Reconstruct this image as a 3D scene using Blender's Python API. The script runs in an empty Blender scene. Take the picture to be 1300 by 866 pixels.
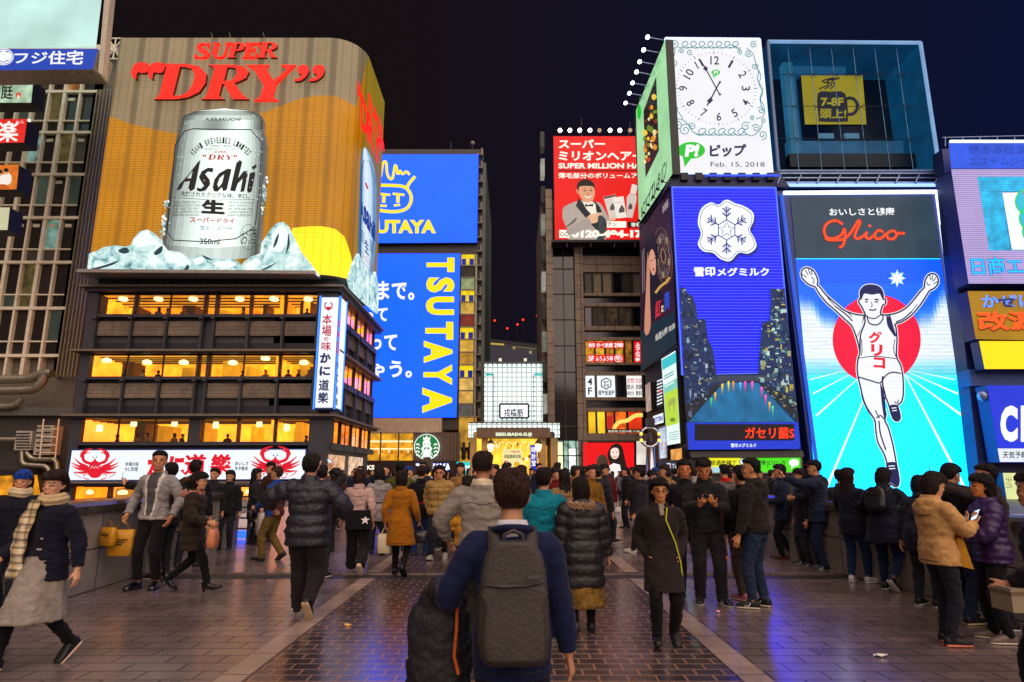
import bpy, math, random
import numpy as np
from mathutils import Vector, Matrix, noise
from mathutils.geometry import tessellate_polygon
R = math.radians
random.seed(7)
SC = bpy.context.scene
COL = SC.collection
# ------------------------------------------------------------------ camera, world, light, exposure
F_PX, PITCH, CAM_H = 812.0, math.atan(167/812.0), 1.6
cd = bpy.data.cameras.new('camera')
cd.sensor_width = 36.0
cd.lens = F_PX/1300*36
cd.clip_start, cd.clip_end = 0.05, 2000
cam = bpy.data.objects.new('camera',cd)
cam.location = (0,0,CAM_H)
cam.rotation_euler = (math.pi/2+PITCH,0,0)
COL.objects.link(cam)
SC.camera = cam
cd.dof.use_dof = False
W = bpy.data.worlds.new('World')
SC.world = W
W.use_nodes = True
wn, wl = W.node_tree.nodes, W.node_tree.links
wn.clear()
w_out = wn.new('ShaderNodeOutputWorld')
w_bg = wn.new('ShaderNodeBackground')
w_tc = wn.new('ShaderNodeTexCoord')
w_sep = wn.new('ShaderNodeSeparateXYZ')
wl.new(w_tc.outputs['Generated'],w_sep.inputs[0])
w_rx = wn.new('ShaderNodeMapRange')
w_rx.inputs['From Min'].default_value = -0.15
w_rx.inputs['From Max'].default_value = 0.75
wl.new(w_sep.outputs['X'],w_rx.inputs['Value'])
w_mix = wn.new('ShaderNodeMix');w_mix.data_type = 'RGBA'
w_mix.inputs['A'].default_value = (0.0082,0.0052,0.0066,1)
w_mix.inputs['B'].default_value = (0.0028,0.0062,0.034,1)
wl.new(w_rx.outputs[0],w_mix.inputs['Factor'])
w_ry = wn.new('ShaderNodeMapRange')
w_ry.inputs['From Min'].default_value = 0.15
w_ry.inputs['From Max'].default_value = -0.9
wl.new(w_sep.outputs['Y'],w_ry.inputs['Value'])
w_m2 = wn.new('ShaderNodeMix');w_m2.data_type = 'RGBA'
w_m2.inputs['B'].default_value = (0.22,0.14,0.12,1)
wl.new(w_ry.outputs[0],w_m2.inputs['Factor'])
wl.new(w_mix.outputs['Result'],w_m2.inputs['A'])
wl.new(w_m2.outputs['Result'],w_bg.inputs['Color'])
w_bg.inputs['Strength'].default_value = 1.0
wl.new(w_bg.outputs[0],w_out.inputs[0])
sl = bpy.data.lights.new('soft_key','SUN')  # added warm key from behind the camera for the unseen street lights; night scene
sl.energy = 3.3
sl.angle = R(95)
sl.color = (1.0,0.79,0.69)
soft_key = bpy.data.objects.new('soft_key',sl)
soft_key.rotation_euler = Vector((-0.22,0.53,-0.75)).to_track_quat('-Z','Y').to_euler()
soft_key.location = (0,-20,30)
COL.objects.link(soft_key)
SC.view_settings.view_transform = 'Standard'
SC.view_settings.look = 'None'
SC.view_settings.exposure = 0.0
SC.view_settings.gamma = 1.0
SC.view_settings.use_curve_mapping = False
SC.cycles.use_denoising = True
try:
	SC.cycles.denoiser = 'OPENIMAGEDENOISE'
except Exception:
	pass
SC.cycles.max_bounces = 6
SC.cycles.diffuse_bounces = 2
SC.cycles.glossy_bounces = 3
SC.cycles.transparent_max_bounces = 8
SC.cycles.sample_clamp_indirect = 3.0
SC.cycles.use_light_tree = True
# ------------------------------------------------------------------ colour and materials
def lin(c):
	if isinstance(c,str):
		c = c.lstrip('#')
		c = [int(c[i:i+2],16)/255 for i in (0,2,4)]
		return tuple(x/12.92 if x<=0.04045 else ((x+0.055)/1.055)**2.4 for x in c)
	return tuple(c)
_mats = {}
def _new(key):
	m = bpy.data.materials.new(key)
	m.use_nodes = True
	nt = m.node_tree
	b = nt.nodes['Principled BSDF']
	return m, nt, b
def mat(col,rough=0.6,metal=0.0,var=0.18,scale=3.0,bump=0.0,bscale=40.0,coat=0.0,spec=0.5,stretch=None,sheen=0.0):
	"""plain surface: base colour broken by two noises, optional bump"""
	key = ('mat',str(col),rough,metal,var,scale,bump,bscale,coat,spec,str(stretch),sheen)
	if key in _mats:return _mats[key]
	m, nt, b = _new('surface')
	L, N = nt.links, nt.nodes
	c = lin(col)
	tc = N.new('ShaderNodeTexCoord')
	vec = tc.outputs['Object']
	if stretch:
		mp = N.new('ShaderNodeMapping');mp.inputs['Scale'].default_value = stretch
		L.new(vec,mp.inputs['Vector']);vec = mp.outputs[0]
	nz = N.new('ShaderNodeTexNoise');nz.inputs['Scale'].default_value = scale
	nz.inputs['Detail'].default_value = 6;nz.inputs['Roughness'].default_value = 0.65
	L.new(vec,nz.inputs['Vector'])
	rp = N.new('ShaderNodeValToRGB')
	rp.color_ramp.elements[0].position, rp.color_ramp.elements[1].position = 0.3, 0.72
	rp.color_ramp.elements[0].color = (*[x*(1-var) for x in c],1)
	rp.color_ramp.elements[1].color = (*[min(1,x*(1+var)) for x in c],1)
	L.new(nz.outputs['Fac'],rp.inputs[0])
	L.new(rp.outputs[0],b.inputs['Base Color'])
	b.inputs['Roughness'].default_value = rough
	b.inputs['Metallic'].default_value = metal
	b.inputs['Specular IOR Level'].default_value = spec
	b.inputs['Coat Weight'].default_value = coat
	if sheen:
		b.inputs['Sheen Weight'].default_value = sheen
	if bump:
		n2 = N.new('ShaderNodeTexNoise');n2.inputs['Scale'].default_value = bscale
		n2.inputs['Detail'].default_value = 4
		L.new(vec,n2.inputs['Vector'])
		bp = N.new('ShaderNodeBump');bp.inputs['Strength'].default_value = bump;bp.inputs['Distance'].default_value = 0.02
		L.new(n2.outputs['Fac'],bp.inputs['Height'])
		L.new(bp.outputs[0],b.inputs['Normal'])
	_mats[key] = m
	return m
def cloth(col,rough=0.88,var=0.3):
	m = mat(col,rough=rough,var=var,scale=7,bump=0.55,bscale=13,spec=0.2,sheen=0.06)
	return m
def glow(col,k=1.0,var=0.05,scale=0.5,lines=0,lscale=6.0,light=True,base=0.03,axis='Z',depth=0.35,hot=1.0):
	"""a lit face: the emission is print, LED, or lamplight put into room surfaces, slightly uneven; lines = fine dark raster"""
	key = ('glow',str(col),k,var,scale,lines,lscale,light,base,axis,depth,hot)
	if key in _mats:return _mats[key]
	m, nt, b = _new('lit_face')
	L, N = nt.links, nt.nodes
	c = lin(col)
	if hot!=1.0:
		c = tuple(x*(1+(hot-1)*min(1,max(0,(x-.55)/.2))) for x in c)
	tc = N.new('ShaderNodeTexCoord')
	nz = N.new('ShaderNodeTexNoise');nz.inputs['Scale'].default_value = scale;nz.inputs['Detail'].default_value = 3
	L.new(tc.outputs['Object'],nz.inputs['Vector'])
	rp = N.new('ShaderNodeValToRGB')
	rp.color_ramp.elements[0].position, rp.color_ramp.elements[1].position = 0.3, 0.7
	rp.color_ramp.elements[0].color = (*[x*(1-var) for x in c],1)
	rp.color_ramp.elements[1].color = (*[x*(1+var) for x in c],1)
	L.new(nz.outputs['Fac'],rp.inputs[0])
	colout = rp.outputs[0]
	if lines:
		wv = N.new('ShaderNodeTexWave');wv.wave_type = 'BANDS';wv.bands_direction = axis
		wv.inputs['Scale'].default_value = lscale;wv.inputs['Distortion'].default_value = 0.0
		L.new(tc.outputs['Object'],wv.inputs['Vector'])
		mr = N.new('ShaderNodeMapRange');mr.inputs['To Min'].default_value = 1-depth;mr.inputs['To Max'].default_value = 1+depth*0.4
		L.new(wv.outputs['Fac'],mr.inputs['Value'])
		mx = N.new('ShaderNodeMix');mx.data_type = 'RGBA';mx.blend_type = 'MULTIPLY';mx.inputs['Factor'].default_value = 1
		L.new(colout,mx.inputs['A']);L.new(mr.outputs[0],mx.inputs['B'])
		colout = mx.outputs['Result']
	L.new(colout,b.inputs['Emission Color'])
	b.inputs['Emission Strength'].default_value = k
	b.inputs['Base Color'].default_value = (*[min(0.2,base*.3+0.07*x) for x in c],1)
	b.inputs['Roughness'].default_value = 0.5
	b.inputs['Specular IOR Level'].default_value = 0.3
	m.cycles.emission_sampling = 'FRONT' if light else 'NONE'
	_mats[key] = m
	return m
def ink(col,k=1.0):
	"""lettering and picture pieces of a lit sign: shows its colour, too small to be sampled as a lamp"""
	return glow(col,k,var=0.03,scale=2.0,light=False)
def glass(tint=(0.55,0.6,0.62),alpha=0.72,rough=0.04):
	key = ('glass',tint,alpha,rough)
	if key in _mats:return _mats[key]
	m, nt, b = _new('window_glass')
	L, N = nt.links, nt.nodes
	tr = N.new('ShaderNodeBsdfTransparent');tr.inputs[0].default_value = (*tint,1)
	gl = N.new('ShaderNodeBsdfGlossy');gl.inputs['Roughness'].default_value = rough
	gl.inputs[0].default_value = (0.8,0.85,0.9,1)
	fr = N.new('ShaderNodeFresnel');fr.inputs[0].default_value = 1.5
	ad = N.new('ShaderNodeMath');ad.operation = 'MULTIPLY_ADD'
	ad.inputs[1].default_value = 0.4;ad.inputs[2].default_value = 1-alpha-0.24
	ad.use_clamp = True
	L.new(fr.outputs[0],ad.inputs[0])
	mx = N.new('ShaderNodeMixShader')
	L.new(ad.outputs[0],mx.inputs[0]);L.new(tr.outputs[0],mx.inputs[1]);L.new(gl.outputs[0],mx.inputs[2])
	L.new(mx.outputs[0],N['Material Output'].inputs[0])
	_mats[key] = m
	return m
	# ------------------------------------------------------------------ pixel -> place
CO, SI = math.cos(PITCH), math.sin(PITCH)
CAM = Vector((0,0,CAM_H))
def ray(px,py):
	u, v = (px-650)/F_PX, (433-py)/F_PX
	return Vector((u,CO-v*SI,SI+v*CO))
class Plane:
	"""an upright (or any) plane in the place; at() finds where the photograph's pixel meets it"""
	def __init__(s,o,n):
		s.o, s.n = Vector(o), Vector(n).normalized()
	def at(s,px,py,off=0.0):
		d = ray(px,py)
		t = (s.o+s.n*off-CAM).dot(s.n)/d.dot(s.n)
		return CAM+d*t
	def shift(s,d):
		return Plane(s.o+s.n*d,s.n)
def facing(y):return Plane((0,y,0),(0,-1,0))
FLOOR = Plane((0,0,0),(0,0,1))
def ground(px,py):return FLOOR.at(px,py)
def catmull(pts,k=6,closed=False):
	P = [Vector((p[0],p[1])) for p in pts]
	n = len(P);out = []
	rng = range(n) if closed else range(n-1)
	for i in rng:
		p1, p2 = P[i], P[(i+1)%n]
		p0 = P[i-1] if (closed or i>0) else p1*2-p2
		p3 = P[(i+2)%n] if (closed or i+2<n) else p2*2-p1
		for j in range(k):
			t = j/k
			out.append(tuple(0.5*((2*p1)+(p2-p0)*t+(2*p0-5*p1+4*p2-p3)*t*t+(3*p1-p0-3*p2+p3)*t**3)))
	if not closed:out.append(tuple(P[-1]))
	return out
def ell(cx,cy,rx,ry,n=24,rot=0,a0=0,a1=360):
	o = []
	full = abs(a1-a0)>=360
	for i in range(n if full else n+1):
		a = R(a0+(a1-a0)*i/n)
		x, y = rx*math.cos(a), ry*math.sin(a)
		c, s = math.cos(R(rot)), math.sin(R(rot))
		o.append((cx+x*c-y*s,cy+x*s+y*c))
	return o
_glyph = {}
def text2d(s,bold=0.0,shear=0.0,res=3,space=1.0):
	key = (s,bold,shear,res,space)
	if key in _glyph:return _glyph[key]
	cu = bpy.data.curves.new('t','FONT')
	cu.body = s;cu.size = 1;cu.resolution_u = res;cu.offset = bold;cu.shear = shear;cu.space_character = space
	cu.fill_mode = 'FRONT'
	ob = bpy.data.objects.new('t',cu)
	me = bpy.data.meshes.new_from_object(ob)
	v = np.zeros(len(me.vertices)*3);me.vertices.foreach_get('co',v);v = v.reshape(-1,3)[:,:2]
	f = [tuple(p.vertices) for p in me.polygons]
	bpy.data.objects.remove(ob);bpy.data.curves.remove(cu);bpy.data.meshes.remove(me)
	if len(v):
		lo, hi = v.min(0), v.max(0)
		asp = (hi[0]-lo[0])/max(1e-6,hi[1]-lo[1])
		v = (v-lo)/np.maximum(hi-lo,1e-6)
	else:
		asp = 1
	_glyph[key] = (v,f,asp)
	return _glyph[key]
	# ------------------------------------------------------------------ mesh builder
ORIGIN = {}
class MB:
	def __init__(s):
		s.v, s.f, s.fm, s.mats, s.sm = [], [], [], [], []
		s.cuts, s.auto = [], []
	def piece(s):
		s.cuts.append((len(s.v),len(s.f)))
		return s
	def build_each(s,name,parent):
		"""one mesh object per piece: pieces start at piece(), or at every block when piece() was never called"""
		cuts = s.cuts or s.auto
		cuts = sorted(set(cuts+[(0,0)]));out = []
		for i, (v0,f0) in enumerate(cuts):
			v1, f1 = cuts[i+1] if i+1<len(cuts) else (len(s.v),len(s.f))
			if f1==f0:continue
			m = MB();m.v = s.v[v0:v1];m.f = [tuple(q-v0 for q in f) for f in s.f[f0:f1]]
			ms = [s.mats[q] for q in s.fm[f0:f1]];m.fm = [m.mi(q) for q in ms];m.sm = s.sm[f0:f1]
			out.append(m.build(name,parent))
		return out
	def mi(s,m):
		if m not in s.mats:s.mats.append(m)
		return s.mats.index(m)
	def add(s,verts,faces,m,smooth=False):
		b = len(s.v);i = s.mi(m);s.auto.append((b,len(s.f)))
		s.v.extend([tuple(x) for x in verts])
		for f in faces:
			s.f.append(tuple(b+q for q in f));s.fm.append(i);s.sm.append(smooth)
		return s
	def face(s,pts,m):return s.add(pts,[tuple(range(len(pts)))],m)
	def hexa(s,a,b,m):
		"""two matching 4-point loops (back a, front b) -> closed block"""
		return s.add(list(a)+list(b),[(3,2,1,0),(4,5,6,7),(0,1,5,4),(1,2,6,5),(2,3,7,6),(3,0,4,7)],m)
	def box(s,p0,p1,m):
		(x0,y0,z0), (x1,y1,z1) = p0, p1
		return s.hexa([(x0,y1,z0),(x1,y1,z0),(x1,y1,z1),(x0,y1,z1)],[(x0,y0,z0),(x1,y0,z0),(x1,y0,z1),(x0,y0,z1)],m)
	def slab(s,P,q,d0,d1,m):
		"""pixel rectangle (x0,y0,x1,y1) or 4-point quad on plane P, from offset d0 to d1 along its normal"""
		if len(q)==4 and not isinstance(q[0],(tuple,list)):
			x0, y0, x1, y1 = q;q = [(x0,y1),(x1,y1),(x1,y0),(x0,y0)]
		pts = [P.at(*c) for c in q]
		return s.hexa([p+P.n*d0 for p in pts],[p+P.n*d1 for p in pts],m)
	def slabw(s,P,q,d0,d1,m):
		"""pixel rect whose edges are made upright / level in the place (uses the mid height / mid width)"""
		x0, y0, x1, y1 = q
		a = P.at(x0,(y0+y1)/2);b = P.at(x1,(y0+y1)/2)
		z0 = P.at((x0+x1)/2,y1).z;z1 = P.at((x0+x1)/2,y0).z
		pts = [Vector((a.x,a.y,z0)),Vector((b.x,b.y,z0)),Vector((b.x,b.y,z1)),Vector((a.x,a.y,z1))]
		return s.hexa([p+P.n*d0 for p in pts],[p+P.n*d1 for p in pts],m)
	def poly(s,P,pts,off,m,thick=0.0):
		"""flat outline in pixels laid on plane P; thick > 0 gives it sides back to off - thick"""
		p3 = [P.at(x,y,off) for x,y in pts]
		tris = tessellate_polygon([[Vector((x,y,0)) for x,y in pts]])
		s.add(p3,[tuple(t) for t in tris],m)
		if thick:
			n = len(p3);bk = [p-P.n*thick for p in p3]
			s.add(p3+bk,[(i,(i+1)%n,n+(i+1)%n,n+i) for i in range(n)],m)
		return s
	def stroke(s,P,pts,w,off,m,closed=False,taper=None):
		n = len(pts);L, Rr = [], []
		for i in range(n):
			a = pts[i-1] if (i>0 or closed) else pts[i]
			b = pts[(i+1)%n] if (i<n-1 or closed) else pts[i]
			dx, dy = b[0]-a[0], b[1]-a[1];d = math.hypot(dx,dy) or 1
			ww = w/2 if taper is None else w/2*taper(i/(n-1))
			L.append((pts[i][0]-dy/d*ww,pts[i][1]+dx/d*ww));Rr.append((pts[i][0]+dy/d*ww,pts[i][1]-dx/d*ww))
		v = [P.at(x,y,off) for x,y in L]+[P.at(x,y,off) for x,y in Rr]
		m_ = n if closed else n-1
		return s.add(v,[(i,(i+1)%n,n+(i+1)%n,n+i) for i in range(m_)],m)
	def text(s,P,t,q,off,m,bold=0.0,shear=0.0,space=1.0,vertical=False,res=3,thick=0.0,gap=0.12):
		"""lettering fitted into a pixel box (x0,y0,x1,y1) or quad tl,tr,br,bl"""
		if not isinstance(q[0],(tuple,list)):
			x0, y0, x1, y1 = q;q = [(x0,y0),(x1,y0),(x1,y1),(x0,y1)]
		tl, tr, br, bl = [Vector(c) for c in q]
		def bil(a,b):
			return (bl*(1-a)+br*a)*(1-b)+(tl*(1-a)+tr*a)*b
		if vertical:
			n = len(t)
			for i, ch in enumerate(t):
				if ch==' ':continue
				b1, b0 = 1-(i+gap/2)/n, 1-(i+1-gap/2)/n
				s.text(P,ch,[tuple(bil(0,b1)),tuple(bil(1,b1)),tuple(bil(1,b0)),tuple(bil(0,b0))],off,m,bold,shear,1,False,res,thick)
			return s
		if bold>.012 and any(0x4e00<=ord(c)<0xa000 for c in t):
		# heavy kanji: a few shifted copies of the regular strokes, each a hair in front of the last
			wd = (tr-tl).length/max(1,len(t));k = bold*.55*wd;ux = (tr-tl).normalized();uy = (bl-tl).normalized()
			for j, (sx,sy) in enumerate(((-1,0),(1,0),(0,-.7),(0,.7),(0,0))):
				d = ux*(k*sx)+uy*(k*sy)
				s.text(P,t,[tuple(c+d) for c in (tl,tr,br,bl)],off+.0012*j,m,.008,shear,space,False,res,0)
			return s
		v, f, asp = text2d(t,bold,shear,res,space)
		if not len(v):return s
		p3 = []
		for a, b in v:
			c = bil(a,b);p3.append(P.at(c.x,c.y,off))
		s.add(p3,f,m)
		if thick:
			from collections import Counter
			ed = Counter()
			for fc in f:
				for i in range(len(fc)):
					ed[(fc[i],fc[(i+1)%len(fc)])]+=1
			bk = [p-P.n*thick for p in p3];n = len(p3)
			s.add(p3+bk,[(a,b,n+b,n+a) for (a,b) in ed if (b,a) not in ed],m)
		return s
	def tube(s,path,r,m,n=8,cap=True,smooth=True):
		P = [Vector(p) for p in path]
		rr = r if isinstance(r,(list,tuple)) else [r]*len(P)
		V, Fc = [], []
		t0 = (P[1]-P[0]).normalized()
		up = Vector((0,0,1)) if abs(t0.z)<0.9 else Vector((1,0,0))
		a = t0.cross(up).normalized()
		for i, p in enumerate(P):
			t = ((P[min(i+1,len(P)-1)]-P[i]).normalized()+(P[i]-P[max(i-1,0)]).normalized())
			t = t.normalized() if t.length>1e-6 else t0
			a = (a-t*a.dot(t)).normalized();b = t.cross(a)
			for k in range(n):
				an = 2*math.pi*k/n
				V.append(p+(a*math.cos(an)+b*math.sin(an))*rr[i])
		for i in range(len(P)-1):
			for k in range(n):
				Fc.append((i*n+k,i*n+(k+1)%n,(i+1)*n+(k+1)%n,(i+1)*n+k))
		s.add(V,Fc,m,smooth)
		if cap:
			e = (len(P)-1)*n
			s.add([V[k] for k in range(n)][::-1],[tuple(range(n))],m)
			s.add([V[e+k] for k in range(n)],[tuple(range(n))],m)
		return s
	def lathe(s,c,prof,m,n=16,smooth=True):
		"""profile (r, z) turned round the upright axis through c"""
		c = Vector(c);V, Fc = [], []
		for r, z in prof:
			for k in range(n):
				a = 2*math.pi*k/n
				V.append(c+Vector((r*math.cos(a),r*math.sin(a),z)))
		for i in range(len(prof)-1):
			for k in range(n):
				Fc.append((i*n+k,i*n+(k+1)%n,(i+1)*n+(k+1)%n,(i+1)*n+k))
		s.add(V,Fc,m,smooth)
		e = (len(prof)-1)*n
		s.add(V[:n][::-1],[tuple(range(n))],m);s.add(V[e:e+n],[tuple(range(n))],m)
		return s
	def ball(s,c,r,m,seg=12,rings=8):
		rx, ry, rz = r if isinstance(r,(tuple,list)) else (r,r,r)
		c = Vector(c);V = [c+Vector((0,0,-rz))];Fc = []
		for i in range(1,rings):
			ph = -math.pi/2+math.pi*i/rings
			for k in range(seg):
				a = 2*math.pi*k/seg
				V.append(c+Vector((rx*math.cos(ph)*math.cos(a),ry*math.cos(ph)*math.sin(a),rz*math.sin(ph))))
		V.append(c+Vector((0,0,rz)));top = len(V)-1
		for k in range(seg):
			Fc.append((0,1+(k+1)%seg,1+k))
			Fc.append((top,top-seg+k,top-seg+(k+1)%seg))
		for i in range(rings-2):
			for k in range(seg):
				a = 1+i*seg
				Fc.append((a+k,a+(k+1)%seg,a+seg+(k+1)%seg,a+seg+k))
		return s.add(V,Fc,m,True)
	def mesh(s,name,org=Vector((0,0,0))):
		me = bpy.data.meshes.new(name)
		me.from_pydata([Vector(p)-org for p in s.v],[],s.f)
		for m in s.mats:me.materials.append(m)
		me.polygons.foreach_set('material_index',s.fm)
		me.polygons.foreach_set('use_smooth',s.sm)
		me.update()
		return me
	def build(s,name,parent=None):
		"""one mesh object; a child keeps world-space vertices relative to its thing's base"""
		if parent is not None:
			org = ORIGIN[parent.name]
		else:
			a = np.array(s.v);lo, hi = a.min(0), a.max(0)
			org = Vector(((lo[0]+hi[0])/2,(lo[1]+hi[1])/2,lo[2]))
		o = bpy.data.objects.new(name,s.mesh(name,org))
		COL.objects.link(o)
		if parent is not None:
			o.parent = parent;ORIGIN[o.name] = org
		else:
			o.location = org;ORIGIN[o.name] = org
		return o
def tag(o,label,cat,group=None,kind=None):
	if label:o['label'] = label
	if cat:o['category'] = cat
	if group:o['group'] = group
	if kind:o['kind'] = kind
	return o
def thing(name,loc,label,cat,group=None):
	o = bpy.data.objects.new(name,None)
	o.empty_display_size = 0.2
	o.location = loc
	COL.objects.link(o)
	ORIGIN[o.name] = Vector(loc)
	return tag(o,label,cat,group)
def kids(o):return [c for c in bpy.data.objects if c.parent==o]
def dup(root,loc,rotz=None,label=None,group=None,scale=None):
	c = root.copy();COL.objects.link(c);c.location = loc
	if rotz is not None:c.rotation_euler = (0,0,rotz)
	if scale is not None:c.scale = (scale,scale,scale)
	if label:c['label'] = label
	if group:c['group'] = group
	for ch in root.children:
		d = ch.copy();COL.objects.link(d);d.parent = c
		for g in ch.children:
			e = g.copy();COL.objects.link(e);e.parent = d
	return c
from mathutils.bvhtree import BVHTree
# ------------------------------------------------------------------ figures: every body is grown into one continuous surface
TMP = bpy.data.scenes.new('growing')
def grow(raw,voxel,smooth=2):
	"""fuse overlapping closed tubes into one skin (voxel remesh) and smooth it a little"""
	me = bpy.data.meshes.new('raw');me.from_pydata(raw[0],[],raw[1]);me.update()
	ob = bpy.data.objects.new('raw',me);TMP.collection.objects.link(ob)
	md = ob.modifiers.new('r','REMESH');md.mode = 'VOXEL';md.voxel_size = voxel;md.adaptivity = 0.0
	if smooth:
		ms = ob.modifiers.new('s','SMOOTH');ms.factor = 0.5;ms.iterations = smooth
	with bpy.context.temp_override(scene=TMP,view_layer=TMP.view_layers[0]):
		dg = bpy.context.evaluated_depsgraph_get()
		dg.update()
	out = bpy.data.meshes.new_from_object(ob.evaluated_get(dg),depsgraph=dg)
	bpy.data.objects.remove(ob);bpy.data.meshes.remove(me)
	out.polygons.foreach_set('use_smooth',[True]*len(out.polygons))
	return out
class Raw:
	def __init__(s):s.v, s.f = [], []
	def loft(s,rings):
		n = len(rings[0]);b = len(s.v)
		for r in rings:s.v.extend(r)
		for i in range(len(rings)-1):
			for k in range(n):
				s.f.append((b+i*n+k,b+i*n+(k+1)%n,b+(i+1)*n+(k+1)%n,b+(i+1)*n+k))
		s.f.append(tuple(b+k for k in range(n))[::-1]);e = b+(len(rings)-1)*n
		s.f.append(tuple(e+k for k in range(n)))
	def limb(s,pts,rad,n=10,flat=None,puff=None):
		"""tube along joints; radii interpolated smoothly; puff=(period, amp) gives quilted rings"""
		P = [Vector(p) for p in pts]
		cum = [0]
		for i in range(1,len(P)):cum.append(cum[-1]+(P[i]-P[i-1]).length)
		L = cum[-1];step = 0.03 if puff is None else puff[0]/6
		m = max(2,int(L/step));rings = []
		t0 = (P[1]-P[0]).normalized()
		ref = Vector((1,0,0)) if abs(t0.x)<0.8 else Vector((0,1,0))
		a = (ref-t0*ref.dot(t0)).normalized()
		def at(d):
			d = min(max(d,0),L)
			for i in range(1,len(P)):
				if d<=cum[i]+1e-9:
					u = (d-cum[i-1])/max(1e-9,cum[i]-cum[i-1])
					uu = u*u*(3-2*u)
					return P[i-1].lerp(P[i],u), rad[i-1]*(1-uu)+rad[i]*uu
		for j in range(m+1):
			d = L*j/m
			c, r = at(d)
			c0, _ = at(d-0.035);c1, _ = at(d+0.035)
			if 0.035<d<L-0.035:c = (c0+c1+c*2)/4
			t = (c1-c0).normalized()
			a = (a-t*a.dot(t)).normalized();b = t.cross(a)
			if puff:r = r-puff[1]+puff[1]*1.5*abs(math.sin(math.pi*d/puff[0]))**0.6
			fa = 1 if flat is None else flat
			rings.append([c+a*(r*math.cos(2*math.pi*k/n))+b*(r*fa*math.sin(2*math.pi*k/n)) for k in range(n)])
		s.loft(rings)
	def ellipsoid(s,c,r,n=10,M=None):
		c = Vector(c);rings = []
		for i in range(1,8):
			ph = -math.pi/2+math.pi*i/8
			ring = []
			for k in range(n):
				p = Vector((r[0]*math.cos(ph)*math.cos(2*math.pi*k/n),r[1]*math.cos(ph)*math.sin(2*math.pi*k/n),r[2]*math.sin(ph)))
				ring.append(c+(M@p if M else p))
			rings.append(ring)
		s.loft(rings)
	def raw(s):return (s.v,s.f)
def ik(a,b,l1,l2,hint):
	a, b, hint = Vector(a), Vector(b), Vector(hint)
	d = b-a;L = min(d.length,(l1+l2)*0.998)
	dn = d.normalized();b = a+dn*L
	x = (l1*l1-l2*l2+L*L)/(2*L)
	h = math.sqrt(max(0,l1*l1-x*x))
	hp = (hint-dn*hint.dot(dn))
	hp = hp.normalized() if hp.length>1e-5 else Vector((0,0,1))
	return a+dn*x+hp*h, b
HEAD = [(0.0,.13,.11,.24),(.05,.19,.19,.19),(.14,.235,.27,.12),(.27,.275,.335,.06),(.42,.305,.385,.015),(.55,.325,.41,-.01),(.68,.332,.415,-.025),(.80,.312,.385,-.035),(.90,.25,.30,-.04),(.97,.15,.18,-.04),(1.0,.05,.06,-.04)]
SKIN = {}
def skin_mats(tone):
	return [mat(tone,0.5,var=0.10,scale=14,spec=0.4),mat('#1a1210',0.3),mat('#8e4238',0.45),mat('#201612',0.8)]
TORSO = [(.47,.072,.058),(.50,.092,.064),(.54,.097,.066),(.58,.088,.060),(.62,.083,.057),(.67,.088,.060),(.72,.096,.065),(.765,.101,.064),(.80,.098,.055),(.825,.078,.046),(.845,.045,.040)]
def tor(z):
	T = TORSO
	if z<=T[0][0]:return T[0][1], T[0][2]
	for i in range(1,len(T)):
		if z<=T[i][0]:
			u = (z-T[i-1][0])/(T[i][0]-T[i-1][0]);u = u*u*(3-2*u)
			return T[i-1][1]*(1-u)+T[i][1]*u, T[i-1][2]*(1-u)+T[i][2]*u
	return T[-1][1], T[-1][2]
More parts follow.
